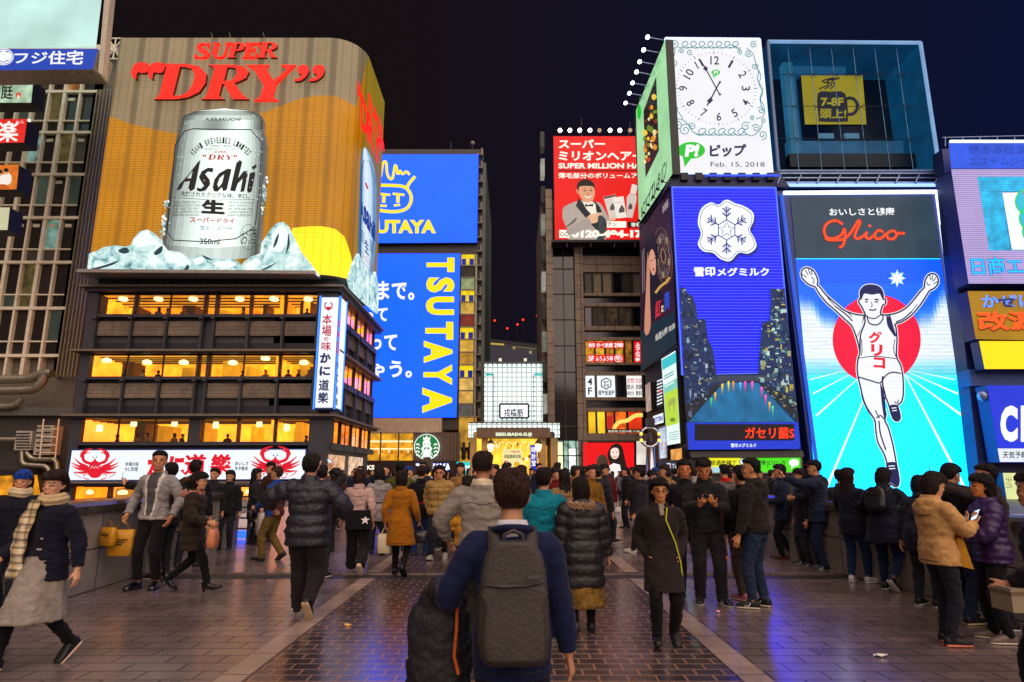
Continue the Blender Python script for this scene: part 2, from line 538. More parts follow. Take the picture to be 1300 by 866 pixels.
class Pose:
	"""joint positions in metres for a figure of height H facing +Y"""
	def __init__(s,H,build=1.0,lean=0.0,twist=0.0,legs=None,arms=None,head=(0,0,0),drop=0.0,side=0.0):
		s.H, s.b = H, build
		legs = legs or {}
		for sx, q in ((-1,'L'),(1,'R')):
			L = legs.get(q,{});dx, dy = L.get('x',.06)-.052, L.get('y',0.0)
			need = .515-(.045+L.get('lift',0))-math.sqrt(max(.01,.476**2-dx*dx-dy*dy))
			drop = max(drop,need*H)
		s.drop = drop
		hip = Vector((0,0,.53*H-drop))
		s.hipc = hip
		s.up = Matrix.Translation(hip)@Matrix.Rotation(R(-lean),4,'X')@Matrix.Rotation(R(side),4,'Y')@Matrix.Rotation(R(twist),4,'Z')@Matrix.Translation(Vector((0,0,-.53*H)))
		legs = legs or {}
		s.leg = []
		for sx in (-1,1):
			L = legs.get('L' if sx<0 else 'R',{})
			h = Vector((sx*.052*H,0,.515*H-drop))
			heel = L.get('lift',0.0)
			pitch = R(L.get('pitch',0.0))
			toe_yaw = R(L.get('yaw',-6*sx))
			a = Vector((sx*L.get('x',.06)*H,L.get('y',0.0)*H,.045*H+heel*H))
			k, a = ik(h,a,.245*H,.235*H,(sx*.12+L.get('kx',0),1,0.1))
			s.leg.append((h,k,a,pitch,toe_yaw))
		arms = arms or {}
		s.arm = []
		for sx in (-1,1):
			A = arms.get('L' if sx<0 else 'R',{})
			sh = s.T((sx*.104*H*(0.5+build*.5),-.004*H,.80*H))
			w = A.get('to')
			if w is None:
				w = (.165,.03+A.get('swing',0.0),.475+abs(A.get('swing',0))*.15)
			w = Vector((w[0]*sx*H,w[1]*H,w[2]*H))
			hint = A.get('hint',(.35,-1,-.2));hint = Vector((hint[0]*sx,hint[1],hint[2]))
			e, w = ik(sh,w,.172*H,.155*H,hint)
			s.arm.append((sh,e,w,A))
		hp, hy, hr = head
		s.neck = s.T((0,0.0,.835*H))
		s.hs = .138*H
		s.hm = Matrix.Translation(s.T((0,.012*H,.872*H)))@(s.up.to_3x3().normalized().to_4x4() if abs(lean)<12 else Matrix.Rotation(R(-lean*.35),4,'X')@Matrix.Rotation(R(twist),4,'Z'))@Matrix.Rotation(R(hy),4,'Z')@Matrix.Rotation(R(-hp),4,'X')@Matrix.Rotation(R(hr),4,'Y')@Matrix.Diagonal((s.hs,s.hs,s.hs,1))
	def T(s,p):return s.up@Vector(p)
	def hd(s,p):return s.hm@Vector(p)
def hand_raw(raw,w,d,side,A,k):
	"""palm, four unequal bent fingers and a thumb leaving the side of the palm"""
	d = d.normalized()
	n = Vector(A.get('palm',(-side,0.15,0)))
	n = (n-d*n.dot(d))
	n = n.normalized() if n.length>1e-4 else Vector((0,0,-1))
	s = d.cross(n).normalized()
	if s.dot(Vector(A.get('thumb',(0,1,.3))))<0:s = -s
	curl = A.get('curl',22);ks = k
	raw.limb([w-d*.02*ks,w+d*.03*ks,w+d*.085*ks],[.024*ks,.034*ks,.036*ks],10,None)
	m = len(raw.v)
	# flatten the palm
	for i in range(m-10*4,m):
		if i>=0:
			p = raw.v[i];q = p-w
			raw.v[i] = p-n*q.dot(n)*.48
	for j, (off,ln) in enumerate(((.028,.070),(.009,.080),(-.010,.075),(-.028,.058))):
		p = w+d*.083*ks+s*off*ks
		dd = d.copy();pts = [p-d*.03*ks,p]
		for q in range(3):
			an = R(curl*(0.7+.3*q)+j*2)
			dd = (dd*math.cos(an)+n*math.sin(an)).normalized()
			p = p+dd*ln*ks*(.42,.32,.26)[q];pts.append(p)
		raw.limb(pts,[.0095*ks,.0098*ks,.009*ks,.0082*ks,.007*ks],6)
	tb = w+d*.022*ks+s*.026*ks
	td = (d*.75+s*.62+n*.25).normalized()
	p1 = tb+td*.042*ks;td2 = (td+d*.35+n*.3).normalized()
	raw.limb([tb-td*.012*ks,p1,p1+td2*.034*ks],[.013*ks,.0112*ks,.008*ks],6)
def body_mesh(P,S):
	H, b = P.H, P.b
	raw = Raw();n = 16
	rings = []
	for z, rx, ry in TORSO:
		T = P.T
		rings.append([T((rx*H*b*math.cos(2*math.pi*k/n),ry*H*b*math.sin(2*math.pi*k/n),z*H)) for k in range(n)])
	raw.loft(rings)
	raw.limb([P.T((0,-.004*H,.80*H)),P.T((0,0,.845*H)),P.hd((0,-.06,.18)),P.hd((0,-.05,.4))],[.04*H,.034*H,.033*H,.034*H],12)
	# head
	rings = []
	for z, rx, ry, cy in HEAD:
		rings.append([P.hd((rx*math.cos(2*math.pi*k/20)*(1 if math.sin(2*math.pi*k/20)<0.3 else .96),cy+ry*math.sin(2*math.pi*k/20),z)) for k in range(20)])
	raw.loft(rings)
	raw.limb([P.hd((0,.36,.55)),P.hd((0,.45,.40)),P.hd((0,.47,.34)),P.hd((0,.37,.30))],[.05*P.hs,.06*P.hs,.075*P.hs,.05*P.hs],8)
	for sx in (-1,1):
		raw.limb([P.hd((sx*.325,-.05,.30)),P.hd((sx*.355,-.075,.42)),P.hd((sx*.36,-.11,.54))],[.035*P.hs,.06*P.hs,.05*P.hs],6)
		raw.ellipsoid(P.hd((sx*.17,.25,.36)),(.1*P.hs,.1*P.hs,.1*P.hs),8)
	raw.limb([P.hd((-.09,.36,.19)),P.hd((0,.405,.195)),P.hd((.09,.36,.19))],[.035*P.hs,.05*P.hs,.035*P.hs],6)
	raw.limb([P.hd((-.2,.33,.575)),P.hd((0,.385,.57)),P.hd((.2,.33,.575))],[.04*P.hs,.05*P.hs,.04*P.hs],6)
	k = H/1.7
	for (sh,e,w,A), sx in zip(P.arm,(-1,1)):
		raw.limb([P.T((sx*.06*H,0,.79*H)),sh,e,w],[.035*H,.033*H*b,.025*H*b,.0165*H],10)
		hd = Vector(A['dir']) if 'dir' in A else (w-e)
		if 'dir' in A:hd.x*=sx
		hand_raw(raw,w,hd,sx,A,k*1.04)
	for h, kn, a, pitch, yaw in P.leg:
		raw.limb([h+Vector((0,0,.02*H)),h,kn,a],[.05*H,.053*H*b,.034*H*b,.024*H],12)
		fd = Vector((-math.sin(yaw)*math.cos(pitch),math.cos(yaw)*math.cos(pitch),-math.sin(pitch)))
		dn = Vector((0,0,-1))*math.cos(pitch)-Vector((-math.sin(yaw),math.cos(yaw),0))*math.sin(pitch)
		raw.limb([a+dn*.014*H-fd*.012*H,a+dn*.026*H+fd*.035*H,a+dn*.033*H+fd*.085*H],[.018*H,.014*H,.008*H],8)
	me = grow(raw.raw(),S.get('voxel',.011),1)
	for m in skin_mats(S.get('skin','#c98d68')):me.materials.append(m)
	inv = P.hm.inverted()
	idx = [0]*len(me.polygons)
	for i, p in enumerate(me.polygons):
		q = inv@p.center
		if q.z>-.1 and q.y>.2 and q.z<.7:
			ax = abs(q.x)
			if ((ax-.145)/.062)**2+((q.z-.475)/.026)**2<1:idx[i] = 1
			elif .06<ax<.23 and abs(q.z-.595)<.02:idx[i] = 3
			elif ax<.12 and abs(q.z-.195)<.032 and q.y>.3:idx[i] = 2
	me.polygons.foreach_set('material_index',idx)
	return me
def wrinkle(me,amp,scale=7.0,seed=0):
	if not amp:return
	v = np.zeros(len(me.vertices)*3);me.vertices.foreach_get('co',v);v = v.reshape(-1,3)
	nr = np.zeros(len(me.vertices)*3);me.vertices.foreach_get('normal',nr);nr = nr.reshape(-1,3)
	off = Vector((seed*3.1,seed*1.7,seed))
	for i in range(len(v)):
		p = Vector(v[i])
		q = Vector((p.x*scale,p.y*scale,p.z*scale*1.7))+off
		w = noise.noise(q)+.5*noise.noise(q*2.3)
		v[i]+=nr[i]*(amp*(abs(w)*2-.6))
	me.vertices.foreach_set('co',v.ravel());me.update()
def jacket_mesh(P,j,vox,seed):
	H, b = P.H, P.b
	raw = Raw();n = 18
	t, ts = j.get('t',.012)*H, j.get('ts',j.get('t',.012)*.8)*H
	hem, flare = j.get('hem',.47), j.get('flare',.0)
	puff = j.get('puff')
	zs = [];z = hem
	step = .02 if not puff else puff/H/6
	while z<.80:zs.append(z);z+=step
	zs+=[.80,.815,.828,.84]
	rings = []
	for z in zs:
		rx, ry = tor(max(z,.50));rx*=b;ry*=b
		if z<.62 and j.get('boxy',.6):
			cx, cy = tor(.70);f = j.get('boxy',.6)
			rx = max(rx,rx*(1-f)+cx*b*f);ry = max(ry,ry*(1-f)+cy*b*f)
		tt = t if z<.80 else t*max(.35,1-(z-.80)/.06)
		if z<.60:tt+=.007*H*min(1,(.60-z)/.06)
		if z<.56:tt+=flare*H*(.56-z)/.2
		if puff and z<.82:tt+=puff*.16*(1.4*abs(math.sin(math.pi*(z*H)/puff))**.6-1)
		cz = P.T if z>.50 or not P.drop else P.T
		# below the hip the coat follows the legs, not the lean
		ring = []
		for k in range(n):
			c, s_ = math.cos(2*math.pi*k/n), math.sin(2*math.pi*k/n)
			q = Vector(((rx*H+tt)*math.copysign(abs(c)**.85,c),(ry*H+tt)*math.copysign(abs(s_)**.9,s_),z*H))
			if z>=.53:ring.append(P.T(q))
			else:
				w = P.T((q.x,q.y,.53*H));kk = j.get('follow',.5)
				mid = sum((l[1].y for l in P.leg))/2
				ring.append(Vector((w.x,w.y+(mid-w.y)*0+mid*kk*(.53-z)/.25,z*H-P.drop)))
		rings.append(ring)
	raw.loft(rings)
	if j.get('collar',True):
		ch = j.get('collar_h',.03)
		raw.limb([P.T((0,-.008*H,.825*H)),P.T((0,-.004*H,(.845+ch)*H))],[.056*H+t*.4,.046*H+t*.4],14)
	for (sh,e,w,A), sx in zip(P.arm,(-1,1)):
		wl = w-(w-e).normalized()*.012*H
		raw.limb([P.T((sx*.07*H,0,.785*H)),sh,e,wl],[.036*H+ts,.036*H*b+ts,.029*H*b+ts,(.024*H+ts*.55)*j.get('cuff',1)],12,None,(puff,puff*.14) if puff else None)
	if j.get('hood'):
		raw.limb([P.T((-.055*H,.02*H,.845*H)),P.T((-.05*H,-.05*H,.835*H)),P.T((0,-.075*H,.815*H)),P.T((.05*H,-.05*H,.835*H)),P.T((.055*H,.02*H,.845*H))],[.012*H,.026*H,.036*H,.026*H,.012*H],10)
		raw.ellipsoid(P.T((0,-.07*H,.785*H)),(.06*H,.035*H,.045*H),10)
	me = grow(raw.raw(),vox,j.get('smooth',2))
	wrinkle(me,j.get('wrinkle',.011)*(.6 if puff else 1),6 if not puff else 9,seed)
	m0 = j['mat'] if not isinstance(j['mat'],str) else cloth(j['mat'])
	me.materials.append(m0)
	# bands or an open front in another colour
	idx = [0]*len(me.polygons);mats = 1
	inv = P.up.inverted()
	if j.get('front'):
		me.materials.append(cloth(j['front']));fi = mats;mats+=1
		for i, p in enumerate(me.polygons):
			q = inv@p.center
			wdt = j.get('front_w',.035)*H*(.6+.7*(q.z/H-.55)/.3)
			if q.y>.02*H and abs(q.x)<wdt and q.z/H>j.get('front_z',.50):idx[i] = fi
	for (test,colr) in j.get('bands',[]):
		me.materials.append(cloth(colr));fi = mats;mats+=1
		for i, p in enumerate(me.polygons):
			q = inv@p.center
			if test(q/H,p.center/H):idx[i] = fi
	me.polygons.foreach_set('material_index',idx)
	return me
def trousers_mesh(P,tr,vox,seed):
	H, b = P.H, P.b
	raw = Raw();w = max(.003,tr.get('w',.008))*H;n = 14
	rings = []
	for z in (.462,.475,.49,.50,.53,.56,.585,.60):
		rx, ry = tor(z)
		rings.append([P.T(((rx*b*H+.006*H)*math.cos(2*math.pi*k/n),(ry*b*H+.006*H)*math.sin(2*math.pi*k/n),z*H)) for k in range(n)])
	raw.loft(rings)
	for h, kn, a, pitch, yaw in P.leg:
		lo = a+(kn-a).normalized()*(tr.get('crop',.0)*H)
		if not tr.get('crop'):lo = a+(a-kn).normalized()*.012*H
		flare = tr.get('flare',0)*H
		raw.limb([h+Vector((0,0,.03*H)),h,kn,lo],[.046*H,.052*H*b+w,.0365*H*b+w,.0265*H+w*.9+flare],12)
	me = grow(raw.raw(),vox,2)
	wrinkle(me,tr.get('wrinkle',.009),8,seed+5)
	me.materials.append(tr['mat'] if not isinstance(tr['mat'],str) else cloth(tr['mat']))
	if tr.get('turnup'):
		me.materials.append(cloth(tr['turnup']))
		idx = [0]*len(me.polygons)
		for i, p in enumerate(me.polygons):
			for h, kn, a, pitch, yaw in P.leg:
				if (p.center-a).length<.04*H:idx[i] = 1
		me.polygons.foreach_set('material_index',idx)
	return me
def skirt_mesh(P,sk,vox,seed):
	H, b = P.H, P.b
	raw = Raw();n = 20;rings = []
	z0, z1 = sk['hem'], .60
	mid = (P.leg[0][1].y+P.leg[1][1].y)/2
	spread = abs(P.leg[0][1].y-P.leg[1][1].y)/2
	m = 14
	for i in range(m+1):
		z = z1+(z0-z1)*i/m;u = i/m
		rx, ry = tor(max(z,.5))
		fl = sk.get('flare',.03)*H*u
		ring = []
		for k in range(n):
			a = 2*math.pi*k/n
			wv = 1+.06*u*math.sin(a*6+seed)
			ring.append(Vector((((rx*b*H+.01*H+fl)*math.cos(a))*wv,((ry*b*H+.01*H+fl+spread*u*.8)*math.sin(a))*wv+mid*u*.7,z*H-P.drop)))
		rings.append(ring)
	raw.loft(rings)
	me = grow(raw.raw(),vox,1);wrinkle(me,.006,8,seed)
	me.materials.append(sk['mat'] if not isinstance(sk['mat'],str) else cloth(sk['mat']))
	return me
def shoe_mb(P,i,sh):
	h, kn, a, pitch, yaw = P.leg[i];H = P.H;k = H/1.7
	fy = Vector((-math.sin(yaw),math.cos(yaw),0));fx = Vector((math.cos(yaw),math.sin(yaw),0))
	M = Matrix((fx,fy,Vector((0,0,1)))).transposed().to_4x4()
	# the foot turns about the ankle
	M = Matrix.Translation(a)@M@Matrix.Rotation(-pitch,4,'X')
	up = mat(sh.get('upper','#17171a'),sh.get('rough',.55),var=.15,coat=sh.get('coat',0));so = mat(sh.get('sole','#111111'),.7)
	mb = MB();n = 12
	st = [(-.068,.022,.06),(-.062,.034,.085),(-.03,.040,.10),(.02,.042,.102),(.07,.045,.086),(.12,.048,.064),(.165,.044,.050),(.192,.029,.038),(.198,.012,.028)]
	zb = -.045*1.7
	heel = sh.get('heel',0.0)
	def rings(f,w_add,top):
		out = []
		for y, w, hgt in st:
			ring = []
			lift = heel*max(0,(.06-y)/.13) if heel else 0
			for q in range(n):
				an = 2*math.pi*q/n
				c, s_ = math.cos(an), math.sin(an)
				x = (w+w_add)*math.copysign(abs(c)**.6,c)
				z = f(hgt,(s_+1)/2)+lift
				ring.append(M@Vector((x*k,y*k*1.0,(zb+z)*k)))
			out.append(ring)
		return out
	def put(rg,m):
		V = [p for r in rg for p in r];Fc = []
		for i2 in range(len(rg)-1):
			for q in range(n):
				Fc.append((i2*n+q,i2*n+(q+1)%n,(i2+1)*n+(q+1)%n,(i2+1)*n+q))
		Fc.append(tuple(range(n))[::-1]);Fc.append(tuple((len(rg)-1)*n+q for q in range(n)))
		mb.add(V,Fc,m,True)
	th = sh.get('sole_h',.022)
	put(rings(lambda hg,u:.006+hg*u,0,0),up)
	put(rings(lambda hg,u:th*u,.004,0),so)
	# collar or boot shaft
	sh_h = sh.get('shaft',.03)
	ax = Vector((0,0,1));dirn = (kn-a).normalized()
	mb.tube([M@Vector((0,-.012*k,-.01*k)),a+dirn*(.02*k),a+dirn*sh_h*k],[.040*k,.040*k,.041*k],up,12)
	if heel:
		mb.tube([M@Vector((0,-.05*k,(zb+heel+.01)*k)),M@Vector((0,-.052*k,zb*k))],[.024*k,.018*k],so,8)
	if sh.get('mark'):
		for sx in (-1,1):
			w_ = mat(sh['mark'],.5)
			for q in range(3):
				y0 = .03+q*.022
				mb.add([M@Vector((sx*.041*k,(y0)*k,(zb+.07)*k)),M@Vector((sx*.041*k,(y0+.01)*k,(zb+.07)*k)),M@Vector((sx*.047*k,(y0+.03)*k,(zb+.03)*k)),M@Vector((sx*.047*k,(y0+.02)*k,(zb+.03)*k))],[(0,1,2,3)],w_)
	if sh.get('laces'):
		lm = mat(sh['laces'],.7)
		for q in range(4):
			y0 = .045+q*.019;z0 = .078-q*.007
			mb.tube([M@Vector((-.026*k,y0*k,(zb+z0-.006)*k)),M@Vector((0,y0*k,(zb+z0+.004)*k)),M@Vector((.026*k,y0*k,(zb+z0-.006)*k))],.004*k,lm,5)
	return mb
HAIRS = {'short':[(1.10,.03,-.08,.0),(1.09,.11,-.17,.09),(1.06,.19,-.27,.19),(1.01,.26,-.36,.29),(.94,.32,-.43,.37),(.86,.357,-.475,.415),(.79,.372,-.495,.41),(.74,.374,-.50,.20),(.60,.368,-.495,.06),(.48,.345,-.475,-.02),(.34,.29,-.425,-.12),(.22,.22,-.36,-.18)],'crop':[(1.075,.03,-.08,.0),(1.065,.11,-.17,.09),(1.035,.19,-.26,.19),(.985,.255,-.345,.28),(.92,.31,-.41,.345),(.87,.335,-.445,.37),(.82,.356,-.47,.33),(.76,.358,-.475,.15),(.68,.355,-.475,.06),(.56,.345,-.47,.0),(.44,.33,-.45,-.08),(.32,.28,-.40,-.16)],'bob':[(1.10,.03,-.08,.0),(1.09,.11,-.17,.09),(1.06,.19,-.27,.19),(1.01,.265,-.37,.30),(.94,.33,-.44,.38),(.86,.37,-.49,.44),(.72,.40,-.52,.45),(.66,.405,-.525,.18),(.50,.41,-.53,.08),(.32,.41,-.52,.06),(.12,.39,-.49,.02),(-.04,.34,-.43,-.06)],'long':[(1.10,.03,-.08,.0),(1.09,.11,-.17,.09),(1.06,.19,-.27,.19),(1.01,.265,-.37,.30),(.94,.33,-.44,.38),(.86,.37,-.49,.43),(.74,.395,-.52,.43),(.66,.40,-.525,.14),(.50,.40,-.53,.06),(.30,.39,-.52,.02),(.05,.39,-.52,-.04),(-.25,.42,-.56,-.18),(-.6,.42,-.60,-.30),(-1.0,.36,-.60,-.40),(-1.3,.25,-.56,-.46)],}
def hair_build(P,hr,parent,rng):
	st = HAIRS[hr['style']]
	m = hr.get('mat') or mat(hr.get('col','#120c0a'),.55,var=.35,scale=6,bump=.5,bscale=55,stretch=(3,3,.6),spec=.3)
	mb = MB();n = 22
	def surf(th,u,out=0.0):
		x = u*(len(st)-1);i = min(int(x),len(st)-2);f = x-i
		z, rx, bk, fr = [st[i][q]*(1-f)+st[i+1][q]*f for q in range(4)]
		cy, ry = (bk+fr)/2, (fr-bk)/2
		return Vector(((rx+out)*math.cos(th),cy+(ry+out)*math.sin(th),z+out*.3))
	V, Fc = [], []
	M_ = (len(st)-1)*3
	for i in range(M_+1):
		for k in range(n):
			th = 2*math.pi*k/n
			o = .02*noise.noise(Vector((math.cos(th)*3,math.sin(th)*3,i*.35+hr.get('seed',0))))
			V.append(P.hd(surf(th,i/M_,o)))
	for i in range(M_):
		for k in range(n):
			Fc.append((i*n+k,i*n+(k+1)%n,(i+1)*n+(k+1)%n,(i+1)*n+k))
	Fc.append(tuple(range(n))[::-1]);Fc.append(tuple(M_*n+k for k in range(n)))
	mb.add(V,Fc,m,True)
	cnt = int(hr.get('locks',60)*(1.6 if hr.get('locks',60)<150 else 3.4))
	for q in range(cnt):
		th = rng.uniform(0,2*math.pi);u0 = rng.uniform(0.0,.72) if hr['style']!='long' else rng.uniform(0,.85)
		ln = rng.uniform(.16,.34);w = rng.uniform(.016,.034) if hr.get('locks',60)<150 else rng.uniform(.008,.020);sw = rng.uniform(-.35,.35)
		pts = [];lift_ = rng.uniform(.0,.05)
		for j in range(5):
			f = j/4
			u = min(1.0,u0+ln*f)
			pts.append(surf(th+sw*f,u,.006+.022*math.sin(f*2.6)+(lift_ if j==4 else 0)))
		P3 = [P.hd(p) for p in pts]
		mb.tube(P3,[P.hs*w*x for x in (.5,1,1,.7,.12)],m,4,cap=False)
	return mb.build('hair',parent)
FIG = {}
def figure(S,name='person'):
	"""build one person at the origin facing +Y; S holds height, pose and clothes. Returns the Empty that parents the parts"""
	rng = random.Random(S.get('seed',1))
	P = Pose(S.get('H',1.7),S.get('build',1.0),S.get('lean',0),S.get('twist',0),S.get('legs'),S.get('arms'),S.get('head',(0,0,0)),S.get('drop',0.0),S.get('side',0))
	H = P.H;seed = S.get('seed',1)
	root = thing(name,(0,0,0),None,None)
	vox = S.get('cv',.014)
	def link(nm,me):
		o = bpy.data.objects.new(nm,me);COL.objects.link(o);o.parent = root;ORIGIN[o.name] = Vector((0,0,0));return o
	link('body',body_mesh(P,S))
	if S.get('under'):link('shirt',jacket_mesh(P,S['under'],vox,seed+2))
	link_last = []
	if S.get('top'):link_last.append(jacket_mesh(P,S['top'],vox,seed));link(S['top'].get('name','jacket'),link_last[0])
	if S.get('top') and S.get('voxel',.011)<.012:
		tme = link_last[0]
		bv = BVHTree.FromPolygons([v.co for v in tme.vertices],[tuple(p.vertices) for p in tme.polygons])
		inv3 = P.up.to_3x3()
		def lay(pts,side,r):
			out = []
			for x, z in pts:
				o = P.T((x*H,side*.6,z*H));d = inv3@Vector((0,-side,0))
				h = bv.ray_cast(o,d,1.2)
				if h[0] is not None:out.append(h[0]-d*r*.35)
			return out
		dm = mat(S['top'].get('seam','#0b0b0d'),.6);hz = S['top'].get('hem',.46)+.012
		sets = [('front_seam',[(.0,.815-(.815-hz)*k/12) for k in range(13)],1,.0042),('pocket_edge',[(-.075,.60),(-.066,.565)],1,.005),('pocket_edge',[(.075,.60),(.066,.565)],1,.005),('back_seam',[(-.075+.15*k/8,.755+.006*math.sin(k)) for k in range(9)],-1,.0032),('hem_seam',[(-.085+.17*k/8,hz+.014) for k in range(9)],-1,.0032)]
		if S['top'].get('front') or S['top'].get('puff'):sets = sets[1:3] if S['top'].get('front') else sets[:3]
		for nm, pts, sd_, r in sets:
			p3 = lay(pts,sd_,r)
			if len(p3)>1:
				q = MB();q.tube(p3,r,dm,5);q.build(nm,root)
	if S.get('trousers'):link('trousers',trousers_mesh(P,S['trousers'],vox,seed))
	if S.get('skirt'):link('skirt',skirt_mesh(P,S['skirt'],vox,seed))
	if S.get('shoes') is not None:
		for i in (0,1):shoe_mb(P,i,S['shoes']).build(S['shoes'].get('name','shoe'),root)
	if S.get('hair'):hair_build(P,S['hair'],root,rng)
	if S.get('fur'):
		fm = cloth(S['fur'],.95);mb = MB()
		for q in range(int(S.get('fur_n',260)*2.2)):
			a = rng.uniform(-2.75,2.75)-math.pi/2
			c = P.T((.078*H*math.cos(a),-.025*H+.078*H*math.sin(a),.832*H+rng.gauss(0,.010)*H))
			d = Vector((math.cos(a),math.sin(a),rng.uniform(-.6,.9))).normalized()*rng.uniform(.022,.042)*H/1.7
			mb.tube([c-d*.5,c+d*.4,c+d+Vector((0,0,-.008))],[.008,.007,.0015],fm,4,cap=False)
		mb.build('fur_trim',root)
	if S.get('scarf'):
		sm = cloth(S['scarf'],.95);mb = MB()
		for rr, zz, yy in ((.052,.845,0),(.058,.862,.006),(.05,.878,.01)):
			mb.tube([P.T((rr*H*math.cos(a),yy*H+rr*H*1.05*math.sin(a),(zz+.006*math.sin(a*2))*H)) for a in [2*math.pi*k/16 for k in range(17)]],.017*H,sm,8)
		mb.build('scarf',root)
	if S.get('glasses'):
		gm = mat('#0c0c0e',.3);mb = MB()
		for sx in (-1,1):
			mb.tube([P.hd((sx*.15+.1*math.cos(a),.43,.47+.075*math.sin(a))) for a in [2*math.pi*k/12 for k in range(13)]],.014*P.hs,gm,5)
			mb.tube([P.hd((sx*.25,.43,.49)),P.hd((sx*.345,.25,.5)),P.hd((sx*.345,-.02,.48))],.014*P.hs,gm,5)
		mb.tube([P.hd((-.05,.44,.48)),P.hd((.05,.44,.48))],.014*P.hs,gm,5)
		mb.build('glasses',root)
	if S.get('cap'):
		c1, c2 = S['cap'];mb = MB();m1, m2 = cloth(c1), cloth(c2)
		prof = [(.36,.70),(.375,.80),(.35,.92),(.26,1.03),(.1,1.09),(.01,1.095)]
		V, Fc = [], []
		for r, z in prof:
			for k in range(18):V.append(P.hd((r*math.cos(2*math.pi*k/18),-.03+r*1.28*math.sin(2*math.pi*k/18),z)))
		for i in range(len(prof)-1):
			for k in range(18):Fc.append((i*18+k,i*18+(k+1)%18,(i+1)*18+(k+1)%18,(i+1)*18+k))
		mb.add(V,Fc,m1,True)
		V = [];q = [(-.3,.3),(-.24,.55),(-.1,.68),(.1,.68),(.24,.55),(.3,.3)]
		for z in (.72,.68):V+=[P.hd((x,y,z+(.02 if abs(x)<.15 else 0))) for x,y in q]
		mb.add(V,[tuple(range(6)),tuple(range(6,12))[::-1]]+[(i,i+1,i+7,i+6) for i in range(5)],m2)
		mb.build('cap',root)
	if S.get('beanie'):
		m1 = cloth(S['beanie'],.95);mb = MB()
		prof = [(.385,.62),(.40,.70),(.395,.82),(.35,.95),(.24,1.06),(.08,1.11),(.01,1.115)]
		V, Fc = [], []
		for r, z in prof:
			for k in range(18):V.append(P.hd((r*math.cos(2*math.pi*k/18),-.03+r*1.27*math.sin(2*math.pi*k/18),z)))
		for i in range(len(prof)-1):
			for k in range(18):Fc.append((i*18+k,i*18+(k+1)%18,(i+1)*18+(k+1)%18,(i+1)*18+k))
		mb.add(V,Fc,m1,True);mb.build('beanie',root)
	if S.get('extra'):S['extra'](P,root)
	FIG[root.name] = P
	return root
def place(root,px,py,face,label,group=None,D=None):
	"""stand the figure on the ground where the photograph shows its feet"""
	if D is None:g = ground(px,py)
	else:
		d = ray(px,600);g = Vector((d.x/d.y*D,D,0))
	root.location = (g.x,g.y,0.0);root.rotation_euler = (0,0,R(face))
	tag(root,label,'person',group)
	bpy.context.view_layer.update() if False else None
	return root
def carry(root,p):
	"""a point given in a placed figure's own space -> place"""
	return Matrix.Translation(root.location)@Matrix.Rotation(root.rotation_euler.z,4,'Z')@Vector(p)
